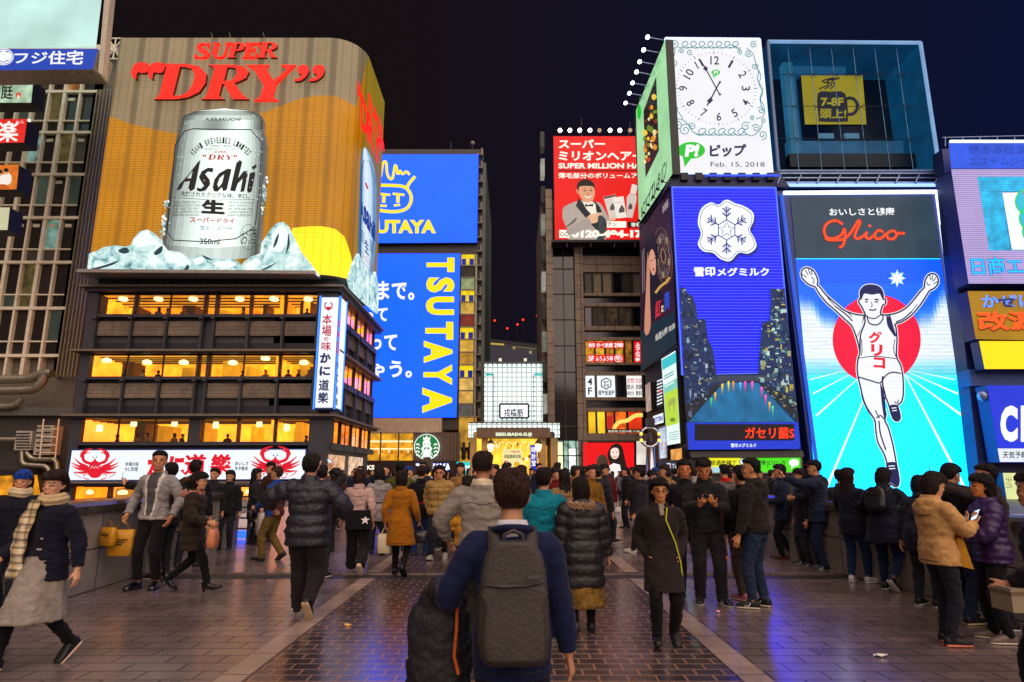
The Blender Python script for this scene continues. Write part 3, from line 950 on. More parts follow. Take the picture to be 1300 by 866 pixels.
	# ------------------------------------------------------------------ ground, bridge deck, canal
def pavers(c1,c2,joint,bw,rh,jw,rough=(.24,.5),axis='XY',bump=.5,spec=.5,offset=.5,rot=0.0,dirt=.36,coat=0.0):
	m, nt, b = _new('stone_paving')
	L, N = nt.links, nt.nodes
	tc = N.new('ShaderNodeTexCoord');geo = N.new('ShaderNodeNewGeometry')
	sp = N.new('ShaderNodeSeparateXYZ');cb = N.new('ShaderNodeCombineXYZ')
	L.new(geo.outputs['Position'],sp.inputs[0])
	L.new(sp.outputs[axis[0]],cb.inputs['X']);L.new(sp.outputs[axis[1]],cb.inputs['Y'])
	vec = cb.outputs[0]
	if rot:
		mp = N.new('ShaderNodeMapping');mp.inputs['Rotation'].default_value = (0,0,rot);L.new(vec,mp.inputs['Vector']);vec = mp.outputs[0]
	br = N.new('ShaderNodeTexBrick')
	br.inputs['Scale'].default_value = 1.0;br.inputs['Brick Width'].default_value = bw;br.inputs['Row Height'].default_value = rh
	br.inputs['Mortar Size'].default_value = jw;br.inputs['Mortar Smooth'].default_value = .25;br.offset = offset
	br.inputs['Color1'].default_value = (*lin(c1),1);br.inputs['Color2'].default_value = (*lin(c2),1);br.inputs['Mortar'].default_value = (*lin(joint),1)
	L.new(vec,br.inputs['Vector'])
	nz = N.new('ShaderNodeTexNoise');nz.inputs['Scale'].default_value = .9;nz.inputs['Detail'].default_value = 8;nz.inputs['Roughness'].default_value = .7
	L.new(vec,nz.inputs['Vector'])
	nf = N.new('ShaderNodeTexNoise');nf.inputs['Scale'].default_value = 70;nf.inputs['Detail'].default_value = 3
	L.new(vec,nf.inputs['Vector'])
	mr = N.new('ShaderNodeMapRange');mr.inputs['From Min'].default_value = .3;mr.inputs['From Max'].default_value = .7
	mr.inputs['To Min'].default_value = 1-dirt;mr.inputs['To Max'].default_value = 1+dirt
	L.new(nz.outputs['Fac'],mr.inputs['Value'])
	mf = N.new('ShaderNodeMapRange');mf.inputs['From Min'].default_value = .3;mf.inputs['From Max'].default_value = .7
	mf.inputs['To Min'].default_value = .8;mf.inputs['To Max'].default_value = 1.2
	L.new(nf.outputs['Fac'],mf.inputs['Value'])
	mu = N.new('ShaderNodeMath');mu.operation = 'MULTIPLY';L.new(mr.outputs[0],mu.inputs[0]);L.new(mf.outputs[0],mu.inputs[1])
	vg = N.new('ShaderNodeTexVoronoi');vg.inputs['Scale'].default_value = 2.3;L.new(vec,vg.inputs['Vector'])
	gs = N.new('ShaderNodeMapRange');gs.inputs['From Min'].default_value = .035;gs.inputs['From Max'].default_value = .06;gs.inputs['To Min'].default_value = .55 if coat else 1.0;gs.inputs['To Max'].default_value = 1.0
	L.new(vg.outputs['Distance'],gs.inputs['Value'])
	mg_ = N.new('ShaderNodeMath');mg_.operation = 'MULTIPLY';L.new(mu.outputs[0],mg_.inputs[0]);L.new(gs.outputs[0],mg_.inputs[1]);mu = mg_
	mx = N.new('ShaderNodeMix');mx.data_type = 'RGBA';mx.blend_type = 'MULTIPLY';mx.inputs['Factor'].default_value = 1
	L.new(br.outputs['Color'],mx.inputs['A']);L.new(mu.outputs[0],mx.inputs['B'])
	L.new(mx.outputs['Result'],b.inputs['Base Color'])
	rr = N.new('ShaderNodeMapRange');rr.inputs['From Min'].default_value = .3;rr.inputs['From Max'].default_value = .7
	rr.inputs['To Min'].default_value = rough[0];rr.inputs['To Max'].default_value = rough[1]
	L.new(nz.outputs['Fac'],rr.inputs['Value'])
	ra = N.new('ShaderNodeMath');ra.operation = 'MULTIPLY_ADD';ra.inputs[1].default_value = .3
	L.new(br.outputs['Fac'],ra.inputs[0]);L.new(rr.outputs[0],ra.inputs[2])
	L.new(ra.outputs[0],b.inputs['Roughness'])
	b.inputs['Specular IOR Level'].default_value = spec
	b.inputs['Coat Weight'].default_value = coat;b.inputs['Coat Roughness'].default_value = .2
	# joints sink, stones are a little uneven
	hm = N.new('ShaderNodeMath');hm.operation = 'MULTIPLY_ADD';hm.inputs[1].default_value = -1.0
	nz3 = N.new('ShaderNodeTexNoise');nz3.inputs['Scale'].default_value = 14;nz3.inputs['Detail'].default_value = 5
	L.new(vec,nz3.inputs['Vector'])
	hs = N.new('ShaderNodeMath');hs.operation = 'MULTIPLY';hs.inputs[1].default_value = .35;L.new(nz3.outputs['Fac'],hs.inputs[0])
	L.new(br.outputs['Fac'],hm.inputs[0]);L.new(hs.outputs[0],hm.inputs[2])
	bp = N.new('ShaderNodeBump');bp.inputs['Strength'].default_value = bump;bp.inputs['Distance'].default_value = .008
	L.new(hm.outputs[0],bp.inputs['Height']);L.new(bp.outputs[0],b.inputs['Normal'])
	return m
M_big = pavers('#7a6663','#6c5b57','#241c1a',.46,.228,.010,(.20,.40),spec=.8,coat=.75)
M_small = pavers('#4a4145','#3b3338','#94694a',.23,.155,.011,(.17,.34),spec=.8,bump=.8,coat=.7)  # bright orange joints: the light they catch is put into the joint colour
M_strip = pavers('#a28a7c','#937d70','#2a2320',.30,.62,.008,(.28,.5),offset=0,coat=.3)
M_drain = mat('#2a2422',.5,var=.3,scale=5)
def sheet(name,pts,z,m,kind='structure'):
	mb = MB();mb.face([(x,y,z) for x,y in pts],m)
	o = mb.build(name);tag(o,None,None,kind=kind);return o
XL0, XL1 = ground(312.7,866).x, ground(471,738.9).x
XR0, XR1 = ground(934.5,866).x, ground(807.6,738.9).x
XSL, XSR = (XL0+XL1)/2, (XR0+XR1)/2
YJ = 10.35
# bridge deck
mb = MB();mb.box((-6.4,-12,-.5),(6.1,YJ,0),M_big);tag(mb.build('bridge_deck'),None,None,kind='structure')
mb = MB();mb.box((-6.6,YJ,-.5),(6.1,YJ+.42,-.006),M_drain);tag(mb.build('drain_channel'),None,None,kind='structure')
mb = MB();mb.box((-6.9,YJ+.42,-.5),(6.1,17.0,.03),M_big);tag(mb.build('bridge_approach'),None,None,kind='structure')
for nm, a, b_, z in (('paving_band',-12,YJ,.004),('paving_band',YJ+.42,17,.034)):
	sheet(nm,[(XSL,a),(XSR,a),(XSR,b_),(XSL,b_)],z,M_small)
	for x in (XSL-.24,XSR):
		sheet('stone_edging',[(x,a),(x+.24,a),(x+.24,b_),(x,b_)],z+.004,M_strip)
		# far bank: one sheet to the horizon, with the street running into the arcade
mb = MB();mb.box((-600,17.0,-5),(600,1500,.012),mat('#3a3432',.42,var=.25,scale=.6));tag(mb.build('ground'),None,None,kind='structure')
sheet('street',[(-10.5,17.02),(9.5,17.02),(9.5,90),(-10.5,90)],.03,M_big)
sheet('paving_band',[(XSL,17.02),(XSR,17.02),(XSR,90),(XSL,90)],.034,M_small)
# canal under the bridge
wm, nt_, bw_ = _new('canal_water')
bw_.inputs['Base Color'].default_value = (.01,.016,.02,1);bw_.inputs['Roughness'].default_value = .06
nzw = nt_.nodes.new('ShaderNodeTexNoise');nzw.inputs['Scale'].default_value = 1.2;nzw.inputs['Detail'].default_value = 4
bpw = nt_.nodes.new('ShaderNodeBump');bpw.inputs['Strength'].default_value = .4
nt_.links.new(nzw.outputs['Fac'],bpw.inputs['Height']);nt_.links.new(bpw.outputs[0],bw_.inputs['Normal'])
sheet('canal_water',[(-600,-30),(600,-30),(600,16.99),(-600,16.99)],-3.2,wm)
# granite parapets with polished coping
M_gran = pavers('#8d867e','#827b74','#1a1716',1.35,.56,.010,(.3,.5),axis='YZ',bump=.3,spec=.45,offset=0)
M_cop = mat('#3f3833',.22,var=.3,scale=12,spec=.6)
def parapet(name,pts,h,label,side):
	t = thing(name,(*pts[0],0),label,'wall')
	b = MB();c = MB();th = .42
	for (x0,y0), (x1,y1) in zip(pts[:-1],pts[1:]):
		d = Vector((x1-x0,y1-y0,0));L = d.length;d.normalize();n = Vector((d.y,-d.x,0))*side
		a0, a1 = Vector((x0,y0,0)), Vector((x1,y1,0))
		b.hexa([a0+n*th,a1+n*th,a1+n*th+Vector((0,0,h-.14)),a0+n*th+Vector((0,0,h-.14))],[a0,a1,a1+Vector((0,0,h-.14)),a0+Vector((0,0,h-.14))],M_gran)
		mids = (a0+n*th/2,a1+n*th/2)
		k = max(1,int(L/1.35))
		for i in range(k):
			p0 = mids[0].lerp(mids[1],i/k)+d*.004;p1 = mids[0].lerp(mids[1],(i+1)/k)-d*.004
			prof = [(-.27,h-.14),(-.27,h-.05),(-.22,h-.008),(-.12,h+.012),(.12,h+.012),(.22,h-.008),(.27,h-.05),(.27,h-.14)]
			V = [p+n*q+Vector((0,0,z)) for p in (p0,p1) for q,z in prof]
			m_ = len(prof)
			c.add(V,[(q,(q+1)%m_,m_+(q+1)%m_,m_+q) for q in range(m_)]+[tuple(range(m_))[::-1],tuple(range(m_,2*m_))],M_cop)
	b.build('granite_facing',t);c.build('coping',t)
	return t
parapet('parapet_wall',[(-5.45,.5),(-5.75,8),(-6.1,14.2),(-6.35,15.4)],1.2,'grey granite parapet with polished rounded coping behind the man with yellow bags',-1)
parapet('parapet_wall',[(5.98,.5),(5.52,8.6),(5.1,13.2),(5.3,15.5)],1.12,'grey granite parapet that the people in front of the runner sign lean on',1)
# steel railing with a blue lit base beside the end of the left parapet
t = thing('railing',(-6.5,15.6,0),'thin steel railing with blue lit base past the end of the left parapet','railing')
ms = mat('#6d7078',.35,metal=.8);b = MB();b2 = MB()
a = Vector((-6.3,15.9,.03));e = Vector((-9.5,16.7,.03))
for i in range(7):
	p = a.lerp(e,i/6);b.build if False else None
	b.hexa([p+Vector((-.03,.05,0)),p+Vector((.03,.05,0)),p+Vector((.03,.05,1.25)),p+Vector((-.03,.05,1.25))],[p+Vector((-.03,-.05,0)),p+Vector((.03,-.05,0)),p+Vector((.03,-.05,1.25)),p+Vector((-.03,-.05,1.25))],ms)
for z in (.25,.5,.75,1.0,1.27):
	b2.tube([a+Vector((0,0,z)),e+Vector((0,0,z))],.022,ms,8)
b.build('post',t);b2.build('rail',t)
b = MB();b.hexa([a+Vector((0,.1,.02)),e+Vector((0,.1,.02)),e+Vector((0,.1,.2)),a+Vector((0,.1,.2))],[a+Vector((0,.06,.02)),e+Vector((0,.06,.02)),e+Vector((0,.06,.2)),a+Vector((0,.06,.2))],glow('#2a5cff',2.2))
b.build('light_strip',t)
# scraps on the paving
for (px,py,lab,w) in ((1116,834,'white paper scrap lying flat on the right paving',.055),(441,795,'crumpled yellowish wrapper on the dark centre paving',.03),(912,778,'small pink foil scrap on the paving by the black trainers',.02)):
	g = ground(px,py);mb = MB();V = []
	for i in range(9):
		an = 2*math.pi*i/9;r = w*random.uniform(.6,1.3)
		V.append((g.x+r*1.5*math.cos(an),g.y+r*.8*math.sin(an),.006+random.uniform(.002,.025)))
	V.append((g.x,g.y,.03));V+=[(x,y,z-.004) for x,y,z in V[:9]]
	mm = mat({'white':'#d8d4cc','crumpled':'#d9a850','small':'#d890b0'}[lab.split()[0]],.7)
	mb.add(V,[(i,(i+1)%9,9) for i in range(9)]+[(i,(i+1)%9,10+(i+1)%9,10+i) for i in range(9)],mm)
	tag(mb.build('litter_scrap'),lab,'litter')
	# ------------------------------------------------------------------ LEFT: crab restaurant with the beer billboard on top
FK = facing(40.0)
XK = FK.at(428,367).x
SK = Plane((XK,40,0),(1,0,0))
M_dark = mat('#3b3c42',.5,var=.2,scale=1.2)
M_dark2 = mat('#1d1d21',.5,var=.2)
M_ledge = mat('#77695c',.5,var=.15)
M_tile = pavers('#8a7a66','#7d6d5b','#4a3f36',.10,.24,.012,(.5,.7),axis='XZ',bump=.2,offset=0)
M_tileY = pavers('#8a7a66','#7d6d5b','#4a3f36',.10,.24,.012,(.5,.7),axis='YZ',bump=.2,offset=0)
M_pane = glass((.93,.93,.93),.74)
def zf(py,P=FK,px=270):return P.at(px,py).z
bk = thing('restaurant_building',(FK.at(270,600).x,45,0),'dark four storey restaurant with rows of amber windows on the left bank','building')
rows = [dict(win=(372.5,399.3),led=(364,371),sp=(401,407.5,425.5,434.5,444.5),xs=[(125.2,168.7),(170.4,213.3),(214.6,257.5),(259.5,272),(274.3,316),(317.8,359.7),(361.4,403)]),dict(win=(449.6,478.4),led=(445,449),sp=(480,486.5,505,514.5,526),xs=[(111.8,158),(159.3,203.9),(204.9,248),(250,260.5),(263.5,307),(308.4,352.3),(354,397.2)]),dict(win=(531.7,561.8),led=(526.4,531.5),sp=None,xs=[(99.4,146.3),(147.6,193.2),(194.5,238.4),(254,299.4),(301,346.3),(348,391.5)]),dict(win=(617,646),led=(611,616.5),sp=None,xs=[(88,134),(136,184),(186,232),(248,294),(296,342),(344,386)])]
XLK = FK.at(104,450).x
def zspan(P,y0,y1,px=270):return P.at(px,y1).z, P.at(px,y0).z
body = MB();ledge = MB();spand = MB()
def fbox(mb,x0,x1,py0,py1,d0,d1,m):
	"""front block between world x0..x1 and pixel rows py0..py1; d = distance in front of the facade"""
	z0, z1 = zspan(FK,py0,py1);mb.box((x0,40-d1,z0),(x1,40-d0,z1),m)
	# solid mass behind the rooms, corner piers and floor bands
YB = 53.0
body.box((XLK+.1,44.5,0),(XK-4.2,YB,zf(350)),M_dark2)
for i, r in enumerate(rows):
	w0, w1 = r['win']
	# floor band under the windows, down to the next ledge
	nxt = rows[i+1]['win'][0] if i+1<4 else 690
	fbox(body,XLK,XK-.25,w1,nxt,-4.0,-.35,M_dark)
	body.box((XK-4.0,40.35,zf(nxt)),(XK-.35,YB-.3,zf(w1)),M_dark)
fbox(body,XLK,XK-.25,350,rows[0]['win'][0],-4.0,-.35,M_dark)
body.box((XK-4.0,40.35,zf(rows[0]['win'][0])),(XK-.35,YB-.3,zf(350)),M_dark)
# corner piers
fbox(body,XLK-.05,XLK+.55,350,690,-1,.02,M_dark)
fbox(body,XK-1.25,XK-.02,350,690,-1.2,.01,M_dark)
xm = (FK.at(265,390).x,FK.at(268,390).x)
for a_, b_, y0, y1 in ((257.8,259.3,350,402),(272.2,274,350,402)):
	pass
for i, r in enumerate(rows):
	w0, w1 = r['win']
	if r['sp']:
		y0, y1, y2, y3, y4 = r['sp']
		for j, (a_,b_) in enumerate(r['xs']):
			if b_-a_<20:continue
			x0, x1 = FK.at(a_,(w0+w1)/2).x, FK.at(b_,(w0+w1)/2).x
			fbox(spand,x0+.06,x1-.06,y1,y2,-.36,-.14,M_tile)
			fbox(spand,x0+.02,x1-.02,y3,y4,-.36,-.30,M_dark2)
		for j, (a_,b_) in enumerate(r['xs']):
			x0 = FK.at(a_,(w0+w1)/2).x
			fbox(ledge,x0-.10,x0+.04,y0,y4,-.34,.06,M_dark)
			fbox(ledge,x0-.16,x0+.10,y0-.5,y0+4.5,-.34,.22,M_dark)
			# sill beam and projecting ledge
	fbox(ledge,XLK+.55,XK-1.26,w1-.2,w1+3.6,-.4,.10,M_dark)
	l0, l1 = r['led']
	zl0, zl1 = zspan(FK,l0,l0+2.6)
	ledge.box((XLK-.45,39.45,zl0),(XK+.55,41,zl1),M_ledge)
	ledge.box((XK-.4,41.001,zl0),(XK+.55,YB,zl1),M_ledge)
	zl0, zl1 = zspan(FK,l0+2.6,l1)
	ledge.box((XLK-.2,39.72,zl0-.0),(XK+.28,41.1,zl1-.004),M_dark)
	ledge.box((XK-.4,41.101,zl0),(XK+.28,YB-.1,zl1-.004),M_dark)
body.build('wall',bk);ledge.build_each('ledge',bk);spand.build_each('tile_panel',bk)
# dark frieze under the billboard
fr = MB();fbox(fr,XLK+.3,XK,348.5,364,-2,-.05,M_dark)
for px in (173,218,262,318,362,402):
	x = FK.at(px,356).x;fbox(fr,x-.07,x+.07,350,364,-.06,.2,M_dark)
fr.build('frieze',bk)
# rooms and windows: lamplight is put into the glowing walls, ceilings and beams
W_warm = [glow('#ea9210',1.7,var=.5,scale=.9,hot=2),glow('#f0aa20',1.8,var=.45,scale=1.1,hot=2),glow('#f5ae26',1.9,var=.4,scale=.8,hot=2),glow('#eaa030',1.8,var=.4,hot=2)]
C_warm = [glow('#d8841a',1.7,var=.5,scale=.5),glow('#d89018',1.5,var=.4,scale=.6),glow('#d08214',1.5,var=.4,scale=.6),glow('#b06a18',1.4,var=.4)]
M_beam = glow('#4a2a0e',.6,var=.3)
M_lamp = glow('#ffe2a0',2.6,var=.1,light=True)
M_white = glow('#f6ead0',.9,var=.2)
rngk = random.Random(3)
for i, r in enumerate(rows):
	w0, w1 = r['win'];z0, z1 = zspan(FK,w0,w1)
	rm = MB()
	xa, xb = XLK+.56, XK-1.27
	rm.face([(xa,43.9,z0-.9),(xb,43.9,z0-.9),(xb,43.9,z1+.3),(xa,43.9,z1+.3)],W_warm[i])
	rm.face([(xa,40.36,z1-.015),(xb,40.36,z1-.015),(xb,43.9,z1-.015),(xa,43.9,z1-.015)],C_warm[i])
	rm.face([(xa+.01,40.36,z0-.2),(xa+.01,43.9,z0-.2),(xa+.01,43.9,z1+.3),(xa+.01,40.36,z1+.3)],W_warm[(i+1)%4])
	for k in range(5):
		x = xa+(xb-xa)*(k+rngk.uniform(.2,.8))/5
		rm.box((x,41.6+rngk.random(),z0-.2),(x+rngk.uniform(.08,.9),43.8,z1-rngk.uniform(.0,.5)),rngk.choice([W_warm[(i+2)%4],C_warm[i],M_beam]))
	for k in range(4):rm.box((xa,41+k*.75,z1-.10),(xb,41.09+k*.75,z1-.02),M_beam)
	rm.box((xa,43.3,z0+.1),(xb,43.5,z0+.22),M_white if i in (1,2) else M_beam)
	rm.build('dining_room',bk)
	lp = MB()
	for k, (a_,b_) in enumerate(r['xs']):
		if b_-a_<20:continue
		px = a_+(b_-a_)*(.72 if i==0 else rngk.uniform(.35,.8));py = w0+(8 if i==0 else rngk.uniform(5,12))
		p = FK.at(px,py,-1.0 if i<2 else -1.6)
		lp.piece()
		if i==2:
			lp.lathe(p-Vector((0,0,.22)),[(.17,0),(.19,.12),(.16,.42),(.03,.44)],M_lamp,10)
		else:
			lp.lathe(p-Vector((0,0,.1)),[(.24,.03),(.30,.10),(.26,.24),(.08,.32)],M_lamp,12)
		lp.tube([p+Vector((0,0,.2)),p+Vector((0,0,1.2))],.012,M_dark2,4)
	lp.build_each('pendant_lamp',bk)
	for k, (a_,b_) in enumerate(r['xs']):
		x0, x1 = FK.at(a_,(w0+w1)/2).x, FK.at(b_,(w0+w1)/2).x
		f = MB()
		for (p0,p1) in (((x0-.06,z0),(x0+.0,z1)),((x1,z0),(x1+.045,z1)),((x0,z0),(x1,z0+.06)),((x0,z1-.05),(x1,z1))):
			f.box((p0[0],40.20,p0[1]),(p1[0],40.34,p1[1]),M_dark2)
		fo = f.build('window',bk)
		g = MB();g.box((x0+.001,40.26,z0+.061),(x1-.001,40.27,z1-.051),M_pane);g.build('pane',fo)
		# piers between the two window groups
pr = MB()
for i, r in enumerate(rows):
	g = [q for q in zip(r['xs'][:-1],r['xs'][1:])]
	for (a0,a1), (b0,b1) in g:
		if b0-a1>1.6 or (a1-a0<20) or (b1-b0<20):
			x0, x1 = FK.at(a1,sum(r['win'])/2).x, FK.at(b0,sum(r['win'])/2).x
			fbox(pr,x0,x1,r['win'][0]-1,r['win'][1]+2,-.6,-.02 if b0-a1>4 else -.1,M_dark)
	x0 = FK.at(r['xs'][-1][1],sum(r['win'])/2).x
	fbox(pr,x0,XK-1.2,r['win'][0]-1,r['win'][1]+2,-1,-.08,M_dark)
	x1 = FK.at(r['xs'][0][0],sum(r['win'])/2).x
	fbox(pr,XLK,x1-.05,r['win'][0]-1,r['win'][1]+2,-1,-.08,M_dark)
pr.build_each('pier',bk)
# street side: the same storeys
sd = MB();sp2 = MB()
ysd = [(40.5,43.2),(43.4,46.2),(46.6,49.2),(49.4,52.2)]
for i, r in enumerate(rows):
	z0, z1 = zspan(FK,*r['win'])
	rm = MB()
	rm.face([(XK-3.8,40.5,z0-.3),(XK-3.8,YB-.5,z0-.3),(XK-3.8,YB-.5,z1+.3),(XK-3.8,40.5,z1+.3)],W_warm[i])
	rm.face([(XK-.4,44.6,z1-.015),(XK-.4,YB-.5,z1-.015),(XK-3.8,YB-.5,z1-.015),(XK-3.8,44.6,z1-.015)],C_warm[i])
	for yy in (43.3,46.4,49.3,52.3):rm.face([(XK-3.7,yy,z0-.3),(XK-.36,yy,z0-.3),(XK-.36,yy,z1),(XK-3.7,yy,z1)],W_warm[(i+int(yy))%4])  # glowing cross walls added so the side windows look lit
	for k in range(4):
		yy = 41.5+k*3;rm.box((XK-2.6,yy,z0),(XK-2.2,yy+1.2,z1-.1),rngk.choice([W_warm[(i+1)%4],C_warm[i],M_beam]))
	rm.build('dining_room',bk)
	for (ya,yb) in ysd:
		f = MB()
		for (p0,p1) in (((ya,z0),(ya+.07,z1)),((yb-.07,z0),(yb,z1)),((ya+.07,z0),(yb-.07,z0+.06)),((ya+.07,z1-.05),(yb-.07,z1)),(((ya+yb)/2-.03,z0+.06),((ya+yb)/2+.03,z1-.05))):
			f.box((XK-.28,p0[0],p0[1]),(XK-.22,p1[0],p1[1]),M_dark2)
		fo = f.build('window',bk)
		g = MB();g.box((XK-.26,ya+.071,z0+.061),(XK-.25,yb-.071,z1-.051),M_pane);g.build('pane',fo)
		sd.box((XK-.32,yb-.01,z0-.1),(XK-.12,yb+.19,z1+.1),M_dark)
		if r['sp']:
			za, zb = zspan(FK,r['sp'][1],r['sp'][2]);zc, zd = zspan(FK,r['sp'][3],r['sp'][4])
			sp2.box((XK-.36,ya+.05,za),(XK-.14,yb-.05,zb),M_tileY)
			sp2.box((XK-.36,ya+.05,zc),(XK-.28,yb-.05,zd),M_dark2)
			zq = zf(r['sp'][0]+4);sd.box((XK-.34,yb-.1,zf(r['sp'][4])),(XK+.06,yb+.1,zq),M_dark)
		sd.box((XK-.4,ya,z0-.42),(XK+.14,yb,z0-.01),M_dark)
sd.build_each('pier',bk);sp2.build_each('tile_panel',bk)
# lit posters at the foot of the street side
for (q,c) in (([(416,577),(436,578),(436,601),(415,599)],'#e8b58c'),([(442,579),(459,580),(459,602),(442,601)],'#e6c0a0')):
	b = MB();ya, yb = SK.at(q[0][0],588).y, SK.at(q[1][0],588).y
	z0, z1 = zspan(FK,577,604,420)
	mm = glow(c,.95,var=.55,scale=2.2)
	b.box((XK+.02,ya,z0),(XK+.08,yb,z1),mm)
	tag(b.build('lit_poster'),'peach coloured lit poster panel at the foot of the restaurant side, '+('nearer the corner' if c=='#e8b58c' else 'farther from the corner'),'poster')
	# beer billboard: curved hoarding round the corner -------------------------------------------------
FB = facing(39.0)
XA = FB.at(132,197).x
ZB0, ZB1 = FB.at(260,348.5).z, FB.at(260,48).z
XS = FB.at(437,350).x+.35
RC = 2.3
bb = thing('beer_billboard',(XK-5,40,ZB0),'huge amber beer billboard with silver can and red lettering wrapped round the building corner','billboard')
plan = []
n1 = 46
for i in range(n1):plan.append(Vector((XA+(XS-RC-XA)*i/n1,39.0,0)))
for i in range(13):
	a = R(-90+90*i/12);plan.append(Vector((XS-RC+RC*math.cos(a),39.0+RC+RC*math.sin(a),0)))
YE = Plane((XS,45,0),(1,0,0)).at(483,250).y
for i in range(1,13):plan.append(Vector((XS,39.0+RC+(YE-39-RC)*i/12,0)))
def zpix(p,curve):
	"""height at plan point p of a boundary drawn in photo pixels (x -> y), looked up on the wall"""
	lo, hi = ZB0, ZB1
	for _ in range(24):
		z = (lo+hi)/2
		d = Vector((p.x,p.y,z))-CAM
		dep = d.y*CO+d.z*SI;px = 650+F_PX*d.x/dep;py = 433-F_PX*(d.z*CO-d.y*SI)/dep
		if py>np.interp(px,curve[0],curve[1]):lo = z
		else:hi = z
	return (lo+hi)/2
wave = ([100,140,165,190,215,240,290,335,360,385,405,425,440,452,470,500],[140,148,157,163,168,170,160,143,133,124,121,122,128,136,60,40])
yel = ([100,360,368,385,405,425,437,444,450,453,456,500],[420,420,290,288,287,290,300,318,345,362,420,420])
def hoarding(col,stripes,k):
	m, nt, b = _new('hoarding_face')
	L, N = nt.links, nt.nodes
	tc = N.new('ShaderNodeTexCoord')
	w = N.new('ShaderNodeTexWave');w.bands_direction = 'Z';w.inputs['Scale'].default_value = 1.9;L.new(tc.outputs['Object'],w.inputs['Vector'])
	w2 = N.new('ShaderNodeTexWave');w2.bands_direction = 'DIAGONAL' if False else 'X';w2.inputs['Scale'].default_value = .19;w2.inputs['Distortion'].default_value = 0
	L.new(tc.outputs['Object'],w2.inputs['Vector'])
	rp2 = N.new('ShaderNodeValToRGB');rp2.color_ramp.elements[0].position = .80;rp2.color_ramp.elements[1].position = .86
	rp2.color_ramp.elements[0].color = (1,1,1,1);rp2.color_ramp.elements[1].color = (stripes,)*3+(1,)
	L.new(w2.outputs['Fac'],rp2.inputs[0])
	w3 = N.new('ShaderNodeTexWave');w3.bands_direction = 'X';w3.inputs['Scale'].default_value = .57;L.new(tc.outputs['Object'],w3.inputs['Vector'])
	rp3 = N.new('ShaderNodeValToRGB');rp3.color_ramp.elements[0].position = .96;rp3.color_ramp.elements[1].position = .985
	rp3.color_ramp.elements[0].color = (1,1,1,1);rp3.color_ramp.elements[1].color = (.72,.72,.72,1)
	L.new(w3.outputs['Fac'],rp3.inputs[0])
	mr = N.new('ShaderNodeMapRange');mr.inputs['To Min'].default_value = .72;mr.inputs['To Max'].default_value = 1.12;L.new(w.outputs['Fac'],mr.inputs['Value'])
	nz = N.new('ShaderNodeTexNoise');nz.inputs['Scale'].default_value = .22;nz.inputs['Detail'].default_value = 4;L.new(tc.outputs['Object'],nz.inputs['Vector'])
	mn = N.new('ShaderNodeMapRange');mn.inputs['From Min'].default_value = .3;mn.inputs['From Max'].default_value = .7;mn.inputs['To Min'].default_value = .86;mn.inputs['To Max'].default_value = 1.14;L.new(nz.outputs['Fac'],mn.inputs['Value'])
	def mul(a,c):
		x = N.new('ShaderNodeMix');x.data_type = 'RGBA';x.blend_type = 'MULTIPLY';x.inputs['Factor'].default_value = 1
		L.new(a,x.inputs['A']);L.new(c,x.inputs['B']);return x.outputs['Result']
	base = N.new('ShaderNodeRGB');base.outputs[0].default_value = (*lin(col),1)
	o = mul(mul(mul(mul(base.outputs[0],mr.outputs[0]),rp2.outputs[0]),rp3.outputs[0]),mn.outputs[0])
	L.new(o,b.inputs['Emission Color']);b.inputs['Emission Strength'].default_value = k
	b.inputs['Base Color'].default_value = (*[x*.12 for x in lin(col)],1);b.inputs['Roughness'].default_value = .55
	m.cycles.emission_sampling = 'FRONT'
	return m
H_grey, H_amb, H_yel, H_side = hoarding('#927e5e',.58,1.05), hoarding('#bb7a06',.74,1.1), hoarding('#f4cf10',.98,1.6), hoarding('#8d7410',.75,1.0)
scr = MB()
for a, b in zip(plan[:-1],plan[1:]):
	zs = []
	for p in (a,b):
		zy = min(zpix(p,yel),ZB1-.2) if p.x>FB.at(366,320).x and p.y<42.5 else ZB0
		zw = zpix(p,wave) if p.y<41.0 else ZB1-.02
		zs.append((ZB0,max(ZB0+.01,zy),max(zw,zy+.02),ZB1))
	side = (a.y+b.y)/2>40.6
	for k, mm in enumerate((H_yel,H_side if side else H_amb,H_grey)):
		scr.face([(a.x,a.y,zs[0][k]),(b.x,b.y,zs[1][k]),(b.x,b.y,zs[1][k+1]),(a.x,a.y,zs[0][k+1])],mm)
scr.build('screen_face',bb)
bx = MB()
bx.face([(p.x,p.y,ZB1) for p in plan]+[(XA,YE,ZB1)],M_dark2)
bx.face([(p.x,p.y,ZB0) for p in plan][::-1]+[(XA,YE,ZB0)][::-1],mat('#8f8a84',.5))
bx.face([(XA,YE,ZB0),(XA,39.0,ZB0),(XA,39.0,ZB1),(XA,YE,ZB1)],M_dark)
bx.face([(XS,YE,ZB0),(XA,YE,ZB0),(XA,YE,ZB1),(XS,YE,ZB1)],M_dark2)
bx.build('casing',bb)
